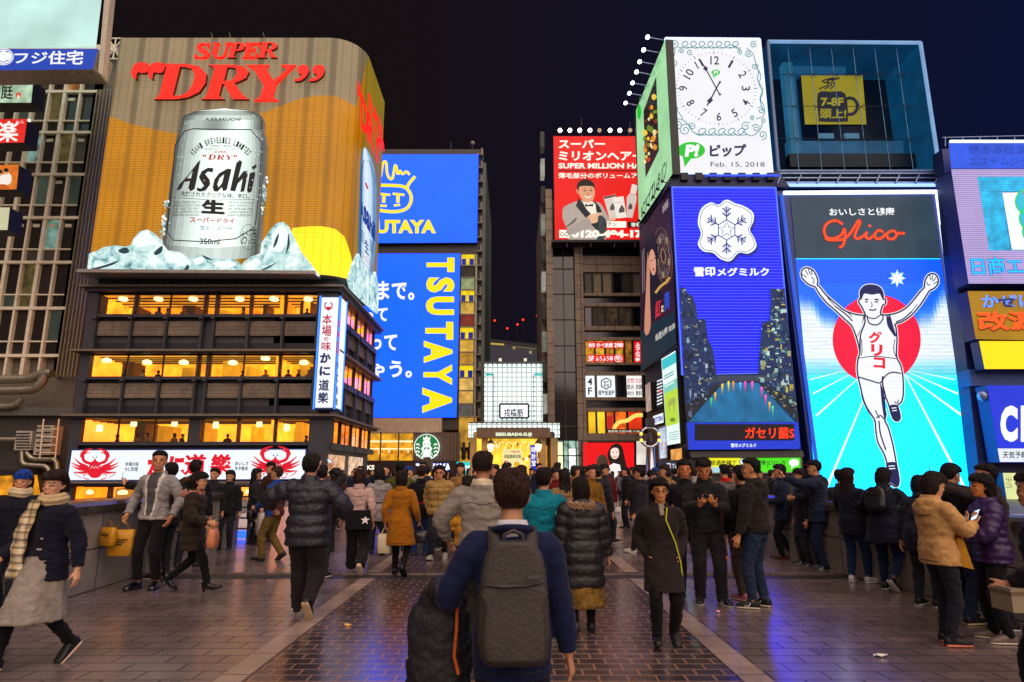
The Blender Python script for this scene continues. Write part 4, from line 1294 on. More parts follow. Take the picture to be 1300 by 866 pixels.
# metal tray edge under the ice
ed = MB();ed.slab(FB,[(108,351),(405,353),(405,349),(110,347)],-.3,.9,mat('#9a9690',.4,metal=.3));ed.build('tray',bb)
SB = Plane((XS,45,0),(1,0,0))
red = ink('#ff2410',1.05)
redside = mat('#7a0d08',.4)
lt = MB()
def serif_glyph(ch):
	"""slanted slab-serif capitals on a unit box"""
	G = {'D':([(0,0),(.07,.06),(.10,.10),(.24,.90),(.20,.95),(.10,1),(.62,1),(.86,.93),(1,.72),(.98,.45),(.86,.20),(.66,.06),(.42,0)],[(.36,.10),(.50,.10),(.64,.20),(.74,.42),(.78,.68),(.72,.86),(.60,.91),(.50,.91)]),'R':([(0,0),(.08,.06),(.12,.12),(.28,.88),(.24,.94),(.14,1),(.68,1),(.90,.95),(1,.80),(.94,.62),(.80,.52),(.70,.48),(.86,.14),(.94,.06),(1.0,0),(.66,0),(.48,.44),(.44,.44),(.38,.12),(.40,.06),(.50,0)],[(.48,.53),(.60,.54),(.70,.62),(.75,.78),(.72,.90),(.62,.92),(.55,.92)]),'Y':([(.16,0),(.24,.05),(.30,.14),(.36,.40),(.16,.86),(.08,.94),(0,1),(.46,1),(.40,.93),(.42,.86),(.56,.56),(.80,.84),(.80,.93),(.70,1),(1,1),(.94,.93),(.60,.46),(.54,.14),(.56,.05),(.66,0)],None),'S':([(.0,.0),(.06,.30),(.12,.30),(.20,.12),(.42,.07),(.60,.14),(.60,.30),(.22,.50),(.14,.68),(.22,.88),(.46,1),(.70,.94),(.84,1),(.90,1),(.84,.68),(.78,.68),(.70,.86),(.54,.92),(.40,.84),(.42,.70),(.80,.50),(.88,.32),(.80,.12),(.56,0),(.30,.02),(.14,.08),(.06,0)],None),'U':([(.14,.94),(.04,1),(.44,1),(.44,.94),(.36,.90),(.24,.30),(.30,.14),(.46,.09),(.60,.16),(.68,.32),(.80,.90),(.72,.94),(.72,1),(1.0,1),(1,.94),(.90,.90),(.76,.28),(.62,.06),(.40,0),(.14,.06),(.04,.24),(.06,.40),(.18,.88)],None),'P':([(0,0),(.08,.06),(.12,.12),(.26,.88),(.22,.94),(.12,1),(.70,1),(.92,.94),(1,.78),(.92,.56),(.72,.46),(.46,.44),(.38,.12),(.42,.06),(.52,0)],[(.50,.53),(.62,.55),(.72,.66),(.75,.80),(.70,.91),(.58,.92)]),'E':([(0,0),(.08,.06),(.12,.12),(.26,.88),(.22,.94),(.12,1),(1,1),(.94,.72),(.88,.72),(.82,.90),(.54,.91),(.48,.58),(.62,.60),(.70,.70),(.74,.70),(.68,.38),(.63,.38),(.60,.49),(.46,.50),(.38,.10),(.66,.10),(.80,.30),(.86,.30),(.78,0)],None),}
	return G[ch]
def serif(mb,P,ch,q,off,m,thick=0):
	x0, y0, x1, y1 = q
	o, h = serif_glyph(ch)
	f = lambda a, b:(x0+(x1-x0)*a,y1-(y1-y0)*b)
	if h is None:
		mb.poly(P,[f(*p) for p in o],off,m,thick)
	else:
		ho = [f(*p) for p in h];oo = [f(*p) for p in o]
		allp = oo+ho
		tris = tessellate_polygon([[Vector((*p,0)) for p in oo],[Vector((*p,0)) for p in ho]])
		mb.add([P.at(*p,off) for p in allp],[tuple(t) for t in tris],m)
		if thick:
			for lp_ in (oo,ho):
				n = len(lp_);p3 = [P.at(*p,off) for p in lp_];bkp = [p-P.n*thick for p in p3]
				mb.add(p3+bkp,[(i,(i+1)%n,n+(i+1)%n,n+i) for i in range(n)],redside)
for ch, q in zip('SUPER',((246,54,268,73.5),(268,54,292,73.5),(288,54,311,73),(307,54,330,73),(326,53.5,352,73))):
	serif(lt,FB,ch,q,.3,red,.22)
serif(lt,FB,'D',(195,81,262,126),.32,red,.24)
serif(lt,FB,'R',(255,82,316,126),.32,red,.24)
serif(lt,FB,'Y',(312,82,375,127),.32,red,.24)
def quote(mb,P,x,y,w,h,flip,off,m):
	pts = [(.25,.98),(.02,.80),(0,.45),(.18,.12),(.55,0),(.92,.08),(1,.35),(.85,.58),(.58,.62),(.38,.58),(.28,.72)]
	if flip:pts = [(.3,.12),(.55,0),(.9,.08),(1,.38),(.82,.7),(.45,.95),(.02,1),(0,.9),(.34,.78),(.5,.62),(.25,.5),(.18,.3)]
	pp = catmull([(x+a*w,y+b*h) for a,b in pts],4,True)
	mb.poly(P,pp,off,m)
	p3 = [P.at(*p,off) for p in pp];n = len(pp);mb.add(p3+[p-P.n*.24 for p in p3],[(i,(i+1)%n,n+(i+1)%n,n+i) for i in range(n)],redside)
quote(lt,FB,167,79,22,22,False,.32,red);quote(lt,FB,188,79,21,22,False,.32,red)
quote(lt,FB,374,82,18,21,True,.32,red);quote(lt,FB,393,82,19,21,True,.32,red)
# the same words run down the street side
for ch, q in zip('SUPER',([(456,104),(464,119),(464,139),(456,126)],)*1):pass
for i, ch in enumerate('SUPER'):
	xa_, xb_ = 467+i*4.0, 471+i*4.0
	ya_, yb_ = 114+i*10.4, 124+i*10.4
	lt.text(SB,ch,[(xa_,ya_),(xb_,yb_),(xb_,yb_+19),(xa_,ya_+20)],.3,red,bold=.05)
for i, ch in enumerate('\u201cDRY\u201d'):
	xa_ = (453.5,458,466,474,483)[i];xb_ = (458,467,475.5,484,488)[i]
	ya_ = 96+(xa_-453)*2.35+(0,8,9,10,4)[i];yb_ = 96+(xb_-453)*2.35+(0,8,9,10,4)[i];hh = (24,45,43,41,22)[i]
	lt.text(SB,ch,[(xa_,ya_),(xb_,yb_),(xb_,yb_+hh*.92),(xa_,ya_+hh)],.35,red,bold=.05)
lt.build('red_lettering',bb)
# the can: a cut-out board with a printed picture
cn = MB()
silver = [ink(c,.98) for c in ('#5c6f70','#8fa3a2','#b9cac6','#d3e0da','#e3ede6','#dbe7e0','#e6efe9','#dfeae4','#d6e2dc','#c2d1cc','#a5b7b4','#7d9090','#5a6c6e')]
Ltop = [(233,147),(229,158),(228.5,163),(225,172)];
def edge(y,right):
	ys = [138,141,147,153,160,165,173,185,230,280,323,330]
	xl = [283,250,233,230,229,227.5,224.5,222.5,216.5,210,204,206]
	xr = [286,318,332,334.5,334,334,336.5,337.5,335.5,332,327,324]
	return float(np.interp(y,ys,xr if right else xl))
prof = [138,139.5,141,144,147,153,160,165,173,185,200,230,260,290,310,323,326]
bow = lambda u, y:4.5*(1-(2*u-1)**2)*((y-140)/180 if y>160 else -.15)
for y0, y1 in zip(prof[:-1],prof[1:]):
	for k in range(26):
		u0, u1 = k/26, (k+1)/26
		q = []
		for (u,y) in ((u0,y0),(u1,y0),(u1,y1),(u0,y1)):
			q.append((edge(y,0)*(1-u)+edge(y,1)*u,y+bow(u,y)))
		um = (u0+u1)/2;sh_ = float(np.interp(um,[0,.05,.12,.2,.3,.45,.6,.7,.8,.88,.95,1],[.22,.42,.62,.78,.90,.98,1.0,.96,.88,.72,.48,.26]))
		if 153<=y0<165:sh_*=.80+.25*math.sin(um*9+1)
		if y0<141:sh_ = .92
		elif y0<147:sh_*=.70
		elif y0<153:sh_*=.85
		if y0>=310:sh_*=.82
		sh_ = round(sh_*24)/24
		s_ = ink('#%02x%02x%02x'%tuple(int(max(0,min(255,255*sh_*q_))) for q_ in (.93,1.0,.965)),1.25)
		cn.add([FB.at(*p,.45) for p in q],[(3,2,1,0)],s_)
out = [(edge(y,0),y) for y in prof]+[(edge(y,1),y) for y in prof[::-1]]
p3 = [FB.at(x,y,.45) for x,y in out];n_ = len(p3)
cn.add(p3+[p-FB.n*.4 for p in p3],[(i,(i+1)%n_,n_+(i+1)%n_,n_+i) for i in range(n_)],mat('#9aa4a4',.4))
navy, cr = ink('#15171f',.8), ink('#c3122a',.95)
fr_ = [(241,162.5),(320,162.5),(333,176),(325.5,299),(300,305),(238,305),(220,300),(211,292),(222.5,182)]
cn.stroke(FB,[(234,166.5),(245,163.5),(285,164.5),(318,164.5),(332.5,181),(329.5,240),(324,288),(300,303),(260,307),(220,305),(212,294),(217,240),(222.5,184)],1.3,.47,navy,closed=True)
for i, ch in enumerate('ASAHI BREWERIES LIMITED'):
	u = i/22;a = R(-49+98*u);cx, cy, rr = 280, 226, 48
	x, y = cx+rr*math.sin(a), cy-rr*math.cos(a)
	c_, s_ = math.cos(a*.95), math.sin(a*.95);w_, h_ = 1.3, 3.8
	q = [(x+dx*c_-dy*s_,y+dx*s_+dy*c_) for dx,dy in ((-w_,-h_),(w_,-h_),(w_,h_),(-w_,h_))]
	if ch!=' ':cn.text(FB,ch,q,.475,navy,bold=.02)
cn.text(FB,'KARAKUCHI',[(261,149.5),(306,150),(306,153.5),(261,153)],.475,navy,shear=.3,bold=.02)
cn.text(FB,'ASAHI',(276,180,288,182.6),.475,navy);cn.text(FB,'DRAFT BEER',(268,184,294,187),.475,navy)
cn.text(FB,'THE BEER FOR ALL SEASONS',(258,188.4,299,190.4),.475,navy)
cn.text(FB,'SUPER',(271,191.5,287,194.5),.475,cr,shear=.3,bold=.02)
for ch, q in zip('DRY',((264,196,274,203),(274.5,196.5,285,203),(286,197,296,203))):serif(cn,FB,ch,q,.475,cr)
cn.text(FB,'\u201c',(257,196,262,199),.475,cr,bold=.04);cn.text(FB,'\u201d',(296,197,301,200),.475,cr,bold=.04)
# the big name, slanted brush-cut letters
A_ = [(224,242),(227,235),(239,222),(251,206),(254.5,203),(249,231),(247,240),(242,243),(239,239),(241,230),(234,231),(230,240)]
A_h = [(237,226.5),(244.5,217),(242.5,226.5)]
S_ = [(250,238),(255,239.5),(259,236),(255,230),(252.5,225),(256,217.5),(264,213),(271,213.5),(270,219),(264,218),(260.5,221),(266,228),(267,234),(261,242),(254,243.5),(250,242)]
a_ = [(270,238),(272,228),(278,220),(289,214),(294,215),(288,241),(283.5,243),(281.5,238),(276,243.5),(271.5,243)]
a_h = [(276,234),(279,226),(284.5,221.5),(282,232),(277.5,238)]
h_ = [(292,242),(300,207),(304.5,203),(307.5,206),(302.5,226),(309,217.5),(314,217),(314.5,222),(310,243),(305,244),(308,227),(302,233),(298.5,243)]
i_ = [(317,220),(323,218),(324,221),(319.5,243.5),(314.5,245),(313.5,241)]
i2 = [(319.5,212),(325,208.5),(326,212),(321,216)]
def holed(mb,P,o,h,off,m):
	tris = tessellate_polygon([[Vector((*p,0)) for p in o],[Vector((*p,0)) for p in h]])
	mb.add([P.at(*p,off) for p in o+h],[tuple(t) for t in tris],m)
holed(cn,FB,A_,A_h,.48,navy);cn.poly(FB,S_,.48,navy);holed(cn,FB,a_,a_h,.48,navy)
for g in (h_,i_,i2):cn.poly(FB,g,.48,navy)
cn.text(FB,'洗練されたクリアな味、辛口。',[(229,242.5),(317,246.5),(316.5,252.5),(228.5,249)],.475,navy,bold=.012)
cn.stroke(FB,[(220,250.5),(268,254),(326,253.5)],.6,.475,navy)
cn.text(FB,'生',[(257,254),(285,255),(284.5,271.5),(256,270)],.475,navy,bold=.09)
for k in range(5):
	y = 255.5+k*4
	cn.text(FB,('ASAHI SUPER DRY IS','BREWED USING CARE','FULLY SELECTED YEAST','AND INGREDIENTS AND','BREWING ADVANCED')[k],[(221-k*.4,y),(254-k*.3,y),(254-k*.3,y+2.6),(220.5-k*.4,y+3)],.475,navy)
	cn.text(FB,('BREWING TECHNIQUES','ENJOY THE RICH YET','DRY TASTE AND CRISP','CLEAN FINISH OF','ASAHI SUPER DRY')[k],[(290-k*.3,y+.3),(323-k*.6,y+.8),(322.5-k*.6,y+3.6),(290-k*.3,y+3)],.475,navy)
cn.text(FB,'スーパードライ',[(241,275),(298,277.5),(297.5,284),(241,282.5)],.475,cr,bold=.03)
cn.text(FB,'生ビール',[(254.5,286),(281.5,287),(281,292.5),(254.5,292)],.475,navy);cn.text(FB,'(非熱処理)',[(282,288),(296,289),(296,292),(282,291)],.475,navy)
cn.text(FB,'350ml',[(253.5,302.5),(279,303.5),(278.5,311),(253.5,310)],.475,navy,bold=.02)
cn.stroke(FB,ell(315,301,10.2,16),.5,.478,navy,closed=True)
cn.text(FB,'お酒',[(306,293),(326,290),(324,310),(306,311)],.478,navy)
rk = random.Random(5)
drop = ink('#f3f8f5');dshade = ink('#8ea19f')
for k in range(70):
	y = rk.uniform(146,318);u = rk.choice([rk.uniform(.02,.2),rk.uniform(.8,.98),rk.uniform(.02,.98)])
	x = edge(y,0)*(1-u)+edge(y,1)*u;r_ = rk.uniform(.35,.95)
	cn.poly(FB,ell(x+.2,y+.25,r_,r_*1.2,7),.481,dshade);cn.poly(FB,ell(x,y,r_*.7,r_*.9,7),.485,drop)
cn.build('can_cutout',bb)
# ice
def ice_mat():
	m, nt, b = _new('lit_ice');L, N = nt.links, nt.nodes
	tc = N.new('ShaderNodeTexCoord')
	nz = N.new('ShaderNodeTexNoise');nz.inputs['Scale'].default_value = 1.1;nz.inputs['Detail'].default_value = 7;nz.inputs['Roughness'].default_value = .62;nz.inputs['Distortion'].default_value = 1.6
	L.new(tc.outputs['Object'],nz.inputs['Vector'])
	rp = N.new('ShaderNodeValToRGB');e = rp.color_ramp.elements
	e[0].position, e[0].color = .25, (*lin('#1f5663'),1);e[1].position, e[1].color = .60, (*lin('#f2fdfa'),1)
	x = e.new(.33);x.color = (*lin('#7fb6bd'),1);x = e.new(.42);x.color = (*lin('#b2dad9'),1);x = e.new(.52);x.color = (*lin('#d0eeea'),1)
	vo = N.new('ShaderNodeTexVoronoi');vo.feature = 'DISTANCE_TO_EDGE';vo.inputs['Scale'].default_value = .9
	wp = N.new('ShaderNodeVectorMath');wp.operation = 'ADD';L.new(tc.outputs['Object'],wp.inputs[0]);L.new(nz.outputs['Color'],wp.inputs[1]);L.new(wp.outputs[0],vo.inputs['Vector'])
	ad = N.new('ShaderNodeMath');ad.operation = 'MULTIPLY_ADD';ad.inputs[1].default_value = .55;ad.use_clamp = True;L.new(vo.outputs['Distance'],ad.inputs[0]);L.new(nz.outputs['Fac'],ad.inputs[2])
	sb = N.new('ShaderNodeMath');sb.operation = 'SUBTRACT';sb.inputs[1].default_value = .09;L.new(ad.outputs[0],sb.inputs[0])
	L.new(sb.outputs[0],rp.inputs[0]);L.new(rp.outputs[0],b.inputs['Emission Color']);b.inputs['Emission Strength'].default_value = 1.0
	b.inputs['Base Color'].default_value = (.05,.06,.06,1)
	return m
ICE = ice_mat()
ic = MB()
iceL = [(110,347),(113,322),(124,318),(131,314),(146,311.5),(160,313),(166,311),(170,302),(178,293.5),(187,291.5),(194,295),(202,304),(207,311),(212,318),(222,319),(228,320),(236,325),(241,329),(250,324.5),(256,323),(266,327),(280,329),(295,328),(303,333),(306,338),(309,333),(318,326),(330,322),(332,308),(345,289),(352,283),(359,281.5),(365,286),(372,300),(382,320),(392,332),(405,349)]
ic.poly(FB,iceL,.62,ICE,.3)
dk, lt_ = ink('#1d4350',.8), ink('#f0fbf8',1.0);md = ink('#8fb7ba',.9)
for pts in ([(116,341),(132,337),(150,331),(144,336),(128,341),(118,343)],[(150,318),(160,314),(164,320),(156,322)],[(196,320),(206,312),(205,320),(198,324)],[(349,305),(354,296),(352,308),(347,315)],[(366,296),(368,310),(363,322),(365,308)],[(256,324),(262,329),(270,330),(262,326)],[(232,345),(238,336),(240,340),(236,347)],[(330,344),(345,336),(352,333),(340,341)]):
	ic.poly(FB,catmull(pts,4,True),.64,dk)
for pts in ([(178,296),(187,294),(196,302),(206,313),(190,311),(176,312),(170,308)],[(345,300),(356,286),(364,292),(366,300),(358,318),(348,318)],[(212,322),(226,322),(234,330),(222,334),(210,330)],[(245,330),(256,326),(258,332),(250,336)],[(270,334),(290,331),(300,336),(284,342)],[(310,338),(324,328),(330,332),(320,344)]):
	ic.poly(FB,catmull(pts,4,True),.632,lt_)
for k in range(60):
	y = rk.uniform(255,318);rgt = rk.random()<.4
	if rgt:y = rk.uniform(225,275)
	x = edge(y,rgt)+(rk.uniform(-1,4) if rgt else rk.uniform(-4.5,1));r_ = rk.uniform(.8,2.2)
	ic.poly(FB,ell(x,y,r_,r_*1.2,8),.50+k*.0015,rk.choice([lt_,md,ink('#c7dedb')]))
ic.build('ice',bb)
# the second can on the street side
c2 = MB()
def sedge(y,r):
	ys = [187,190,200,215,240,300,340,365,385]
	xl = [462,460,458,457,456.5,455,454.5,455,458];xr = [463,467,472,476,478.5,478,475,470,466]
	return float(np.interp(y,ys,xr if r else xl))
pr2 = [187,190,195,200,215,240,270,300,330,350,365,380]
blu = [ink(c,.95) for c in ('#3f6f86','#9fc6d6','#dcedf3','#eaf5f8','#d6eaf2','#b5d4e2','#8bb3c8','#5f8ea8')]
for y0, y1 in zip(pr2[:-1],pr2[1:]):
	for k in range(12):
		u0, u1 = k/12, (k+1)/12
		q = [(sedge(y,0)*(1-u)+sedge(y,1)*u,y) for u,y in ((u0,y0),(u1,y0),(u1,y1),(u0,y1))]
		c2.add([SB.at(*p,.3) for p in q],[(3,2,1,0)],blu[int((u0+u1)/2*7.99)])
db = ink('#123c8e',.9)
c2.stroke(SB,[(458.5,226),(462,203),(470,206),(475,228),(475,300),(471,345),(458,330)],.9,.33,db,closed=True)
for i, ch in enumerate('Asahi'):
	x0_ = 458+i*3.7;y0_ = 252+i*6.6
	c2.text(SB,ch,[(x0_,y0_),(x0_+3.9,y0_+7),(x0_+3.7,y0_+30),(x0_-.3,y0_+23)],.34,db,bold=.05)
c2.text(SB,'生',[(463,302),(468,308),(468,325),(463,319)],.34,db,bold=.05)
for k in range(5):c2.stroke(SB,[(457.5,291+k*3),(462.5,296+k*3.3)],.8,.34,db);c2.stroke(SB,[(469.5,304+k*3),(474,309+k*3.3)],.8,.34,db)
c2.text(SB,'スーパードライ',[(460,318),(474,336),(473.5,345),(459.7,327)],.34,cr)
c2.stroke(SB,[(464,232),(467,240)],2,.34,cr)
c2.poly(SB,[(444,355),(450,335),(456,322),(462,340),(470,352),(477,345),(481,365),(480,398),(460,380),(447,366)],.36,ICE,.2)
c2.build('can_cutout',bb)
# small masts on the roof edge
ms_ = MB()
for px in (270,293,336):
	p = FB.at(px,49,-.5);ms_.tube([p,p+Vector((-.15,0,.45))],.03,M_ledge,5)
ms_.build('roof_bracket',bb)
# vertical corner sign -------------------------------------------------------------------------
FV = facing(39.1)
vs = thing('vertical_sign',(FV.at(412,450).x,39.3,FV.at(412,520).z),'tall narrow white corner sign with red and navy brush characters and blue glowing edges','sign')
zt, zb = FV.at(415,375.5).z, FV.at(412,519.5).z
xa, xb = FV.at(402,447).x, FV.at(428.5,447).x
xc = xb+.02
cas = MB();cas.box((xa,39.16,zb),(xb+.02,40.6,zt),mat('#23407c',.5));cas.build('casing',vs)
fc = MB();wf = glow('#eef3fc',1.08,var=.03)
fc.face([(xa+.1,39.15,zb+.1),(xb-.12,39.15,zb+.1),(xb-.12,39.15,zt-.1),(xa+.1,39.15,zt-.1)],wf)
SV = Plane((xc+.01,40,0),(1,0,0))
fc.face([(xc+.01,39.26,zb+.1),(xc+.01,40.5,zb+.1),(xc+.01,40.5,zt-.1),(xc+.01,39.26,zt-.1)],wf)
ne = glow('#2f7bff',2.0,var=.02)
for x in (xa-.03,xb-.06):fc.box((x,39.10,zb),(x+.09,39.155,zt),ne)
fc.box((xc+.0,40.5,zb),(xc+.06,40.6,zt),ne)
fc.build('face',vs)
FVs = facing(39.14);tx = MB();vr, vn = ink('#c01830'), ink('#0e1c55')
def vtext(mb,chars,rects,m,bold=.03):
	for ch, q in zip(chars,rects):mb.text(FVs,ch,q,0,m,bold=bold,shear=.05)
vtext(tx,'本場の味',((409,399,421,412),(408.5,413,420.5,427),(411,428,417,433),(408,434,420,445)),vr)
vtext(tx,'かに道樂',((406,448,420,461),(405.5,465,419,477),(404.5,482,417.5,496),(403.5,498,416.5,512)),vn,.05)
def crab_face(mb,P,cx,cy,s,m,off=0):
	for sx in (-1,1):
		mb.stroke(P,[(cx+sx*s*.2,cy+s*.3),(cx+sx*s*.75,cy+s*.05),(cx+sx*s*.7,cy-s*.6),(cx+sx*s*.35,cy-s*.75)],s*.28,off,m)
		mb.stroke(P,[(cx+sx*s*.3,cy+s*.55),(cx+sx*s*.85,cy+s*.4)],s*.2,off,m)
	mb.poly(P,ell(cx,cy+s*.45,s*.45,s*.4,12),off+.002,m)
crab_face(tx,FVs,417,389,6.2,vr)
for i, ch in enumerate('本場の味かに道樂'):
	y = (402,416,430,438,456,471,487,502)[i]
	a_, b_ = SV.at(430,y), None
	tx.text(SV,ch,[(428.6-i*.35,y+2),(431.6-i*.35,y+5),(431.2-i*.35,y+15),(428.2-i*.35,y+12)],.02,vr if i<4 else vn,bold=.03)
tx.build('lettering',vs)
# wide sign above the ground floor ------------------------------------------------------------
FS = facing(39.5)
hs_ = thing('restaurant_sign',(FS.at(240,590).x,39.8,FS.at(240,612).z),'long white lit fascia sign with two red crabs and red brush characters','sign')
b = MB();b.slab(FS,[(84,611),(387,609.5),(389,569.5),(90.5,570.5)],-.45,-.02,mat('#2d3f8a',.5));b.build('casing',hs_)
b = MB();b.slab(FS,[(86,609.5),(386,608),(387.5,571),(91.5,572)],-.04,.0,glow('#e6eef4',1.12,var=.05));b.build('face',hs_)
b = MB();rd = ink('#e0102c',1.0);rd2 = ink('#b00a26',.95);wh = ink('#f3d9dc')
def crab(cx,cy,s):
	X = lambda a:cx+a*s
	Y = lambda v:cy+v*s
	for sx in (-1,1):
		def Q(*pts):return [(X(sx*a),Y(v)) for a,v in pts]
		b.stroke(FS,catmull(Q((.20,-.14),(.50,-.26),(.62,-.50)),5),.15*s,.012,rd)
		b.stroke(FS,catmull(Q((.62,-.46),(.60,-.66),(.40,-.80),(.12,-.88)),5),.20*s,.014,rd,taper=lambda u:1.15-.95*u)
		b.stroke(FS,catmull(Q((.56,-.60),(.40,-.68),(.26,-.70)),4),.10*s,.016,rd,taper=lambda u:1-.8*u)
		for (p,q,r_) in (((.34,.02),(.72,-.14),(1.02,-.42)),((.34,.08),(.80,-.02),(1.16,-.20)),((.32,.16),(.78,.12),(1.16,-.06)),((.30,.24),(.70,.30),(1.02,.26))):
			b.stroke(FS,Q(p,q),.13*s,.010,rd);b.stroke(FS,Q(q,r_),.11*s,.011,rd,taper=lambda u:1-.75*u)
		b.stroke(FS,Q((1.02,.26),(.86,.44),(.62,.56)),.05*s,.010,rd,taper=lambda u:1-.5*u)
		b.stroke(FS,Q((.30,.34),(.58,.40),(.50,.58),(.30,.62)),.05*s,.010,rd)
		b.poly(FS,ell(X(sx*.09),Y(-.46),.03*s,.04*s,8),.014,ink('#101018'))
	b.poly(FS,catmull([(X(a),Y(v)) for a,v in ((0,-.44),(.07,-.30),(.22,-.20),(.24,-.08),(.34,.06),(.36,.30),(.22,.50),(0,.56),(-.22,.50),(-.36,.30),(-.34,.06),(-.24,-.08),(-.22,-.20),(-.07,-.30))],5,True),.018,rd)
	for k in range(9):
		b.poly(FS,ell(X(-.2+.05*k),Y(.02+.05*math.cos(k*1.9)),.02*s,.035*s,6),.021,wh)
	b.stroke(FS,[(X(-.22),Y(-.09)),(X(0),Y(-.03)),(X(.22),Y(-.09))],.03*s,.021,rd2)
crab(120.5,592.5,26);crab(349.5,590.5,27)
for (t_,q) in (('本場の味',(159,586.5,176,592)),('かに料理',(158.5,593,175,598.5)),('おいしさ',(298.5,586,315.5,591)),('年中無休',(298,592,315,597.5))):
	b.text(FS,t_,q,.012,ink('#1b2c3c'),bold=.03)
for ch, q in zip('かに道樂',((186,577,214,605),(214,579,234,604),(234,577,261,603),(267,577,292.5,602))):
	b.text(FS,ch,q,.012,rd,bold=.07,shear=.08)
b.build('lettering',hs_)
# ------------------------------------------------------------------ far LEFT: office block with a pale grid facade
FO = facing(45.5)
XO1 = FO.at(118,300).x
og = thing('office_building',(FO.at(40,600).x,48,0),'tall office block with a pale concrete window grid behind the beer billboard','building')
M_conc = mat('#e4dac0',.7,var=.15,scale=1.5,bump=.1)
M_conc2 = mat('#6d6558',.7,var=.2)
ztop = FO.at(100,60).z
b = MB();b.box((XO1-45,45.9,0),(XO1,60,ztop),M_conc2);b.build('wall',og)
pitch = FO.at(61,397).x-FO.at(40,397).x
cols = [FO.at(83,397).x-pitch*k for k in range(0,16)]
levels = [FO.at(40,y).z for y in (452,398,340,284,229,174,118)]
dz = (levels[-1]-levels[0])/6
levels = [levels[0]+dz*k for k in range(-1,8)]
fr = MB()
zb_ = FO.at(40,478).z
for k, x in enumerate(cols+[cols[0]+pitch*.0]):
	w = .13 if k%2==0 else .08
	fr.box((x-w,45.30,zb_),(x+w,45.898,ztop),M_conc)
for z in levels:
	if z<zb_:continue
	fr.box((cols[-1],45.25,z-.11),(cols[0]+.12,45.29,z+.11),M_conc) if False else fr.box((cols[-1],45.27,z-.11),(cols[0]+.14,45.897,z+.11),M_conc)
	if z+dz*.30<ztop:fr.box((cols[-1],45.38,z+dz*.30-.05),(cols[0]+.1,45.896,z+dz*.30+.05),M_conc)
fr.box((cols[-1],45.2,ztop-.5),(XO1,45.899,ztop+.02),M_conc)
fr.build('facade_grid',og)
W_dark = [mat('#12100f',.12,var=.3,spec=.6),mat('#1b1816',.15,var=.3,spec=.6),mat('#2a2621',.2,var=.3)]
W_lit = [glow('#5d5028',.6,var=.7,scale=1.5),glow('#7fa89c',.6,var=.8,scale=1.2),glow('#a0641c',.7,var=.8,scale=1.2),glow('#3a463c',.6,var=.6),glow('#30291e',.7,var=.5)]
ro = random.Random(11)
nwin = 0
for i, z in enumerate(levels[:-1]):
	for k in range(len(cols)-1):
		xr, xl = cols[k], cols[k+1]
		if xl<FO.at(-60,300).x:continue
		for (a_,b_) in ((z+.11,z+dz*.30-.05),(z+dz*.30+.05,z+dz-.11)):
			if b_>ztop-.5:b_ = ztop-.52
			if b_-a_<.3 or nwin>98 or a_<zb_:continue
			nwin+=1
			mm = ro.choice(W_dark+W_dark) if ro.random()<.76 else ro.choice(W_lit)
			w = MB();w.box((xl+.09,45.60,a_),(xr-.09,45.70,b_),mm)
			if ro.random()<.25 and b_-a_>1.2:w.box((xl+.2,45.54,b_-.55),(xl+.7,45.598,b_-.3),M_conc)
			w.build('window',og)
			# louvre screen between the grid and the billboard
xl0, xl1 = cols[0]+.25, FO.at(116,397).x+.5
lv = MB()
for k in range(9):
	x = xl0+(xl1-xl0)*k/8;lv.box((x-.03,45.1,zb_),(x+.03,45.3,FO.at(130,117).z),mat('#8d8168',.6))
for k in range(14):
	z = zb_+(FO.at(130,117).z-zb_)*k/13;lv.box((xl0-.1,45.31,z-.06),(xl1,45.42,z+.06),M_conc2)
lv.build('louvre_screen',og)
tr_ = MB()
x0, x1 = FO.at(140,60).x, FO.at(158,60).x;z0, z1 = FO.at(150,78).z, FO.at(150,52).z
for (p,q) in (((x0,z0),(x1,z1)),((x0,z1),(x1,z0)),((x0,z0),(x1,z0)),((x0,z1),(x1,z1)),((x0,z0),(x0,z1)),((x1,z0),(x1,z1)),(((x0+x1)/2,z0),((x0+x1)/2,z1))):
	tr_.tube([(p[0],45.2,p[1]),(q[0],45.2,q[1])],.06,M_conc,6)
tr_.build('roof_truss',og)
# plinth with ducts, ladder and fan units
FD = facing(43.6)
b = MB();b.slab(FD,[(-80,640),(100,640),(98,519),(-80,519)],-3,-.2,mat('#3a3631',.7,var=.3));b.slab(FD,[(-80,528),(96,528),(98,518),(-80,518)],-.2,.3,mat('#5a5a56',.6));b.build('plinth',og)
M_duct = mat('#a8a08a',.35,metal=.75,var=.25,scale=4)
def duct(pts,r,lab):
	p3 = [FD.at(x,y,.5) for x,y in pts]
	sm_ = []
	for i in range(len(p3)):
		if 0<i<len(p3)-1:
			a = p3[i]+(p3[i-1]-p3[i]).normalized()*min(r*2.2,(p3[i-1]-p3[i]).length*.45);c = p3[i]+(p3[i+1]-p3[i]).normalized()*min(r*2.2,(p3[i+1]-p3[i]).length*.45)
			for t in (0,.25,.5,.75,1):sm_.append(a*(1-t)**2+p3[i]*2*t*(1-t)+c*t*t)
		else:sm_.append(p3[i])
	m = MB();m.tube(sm_,r,M_duct,10)
	L = 0
	for a, c in zip(sm_[:-1],sm_[1:]):
		L+=(c-a).length
		if L>1.1:m.tube([a,a+(c-a).normalized()*.07],r*1.12,M_duct,10);L = 0
	tag(m.build('ventilation_duct'),lab,'duct','ventilation ducts on the office block')
duct([(-40,483),(40,481),(52,474),(66,474)],.30,'upper fat metal duct bending up at its right end under the pale grid')
duct([(-40,497),(44,495),(54,484),(60,470)],.30,'second fat metal duct running just below the topmost one')
duct([(-40,517),(18,516),(28,506)],.22,'short lower metal duct with a bend above the plinth edge')
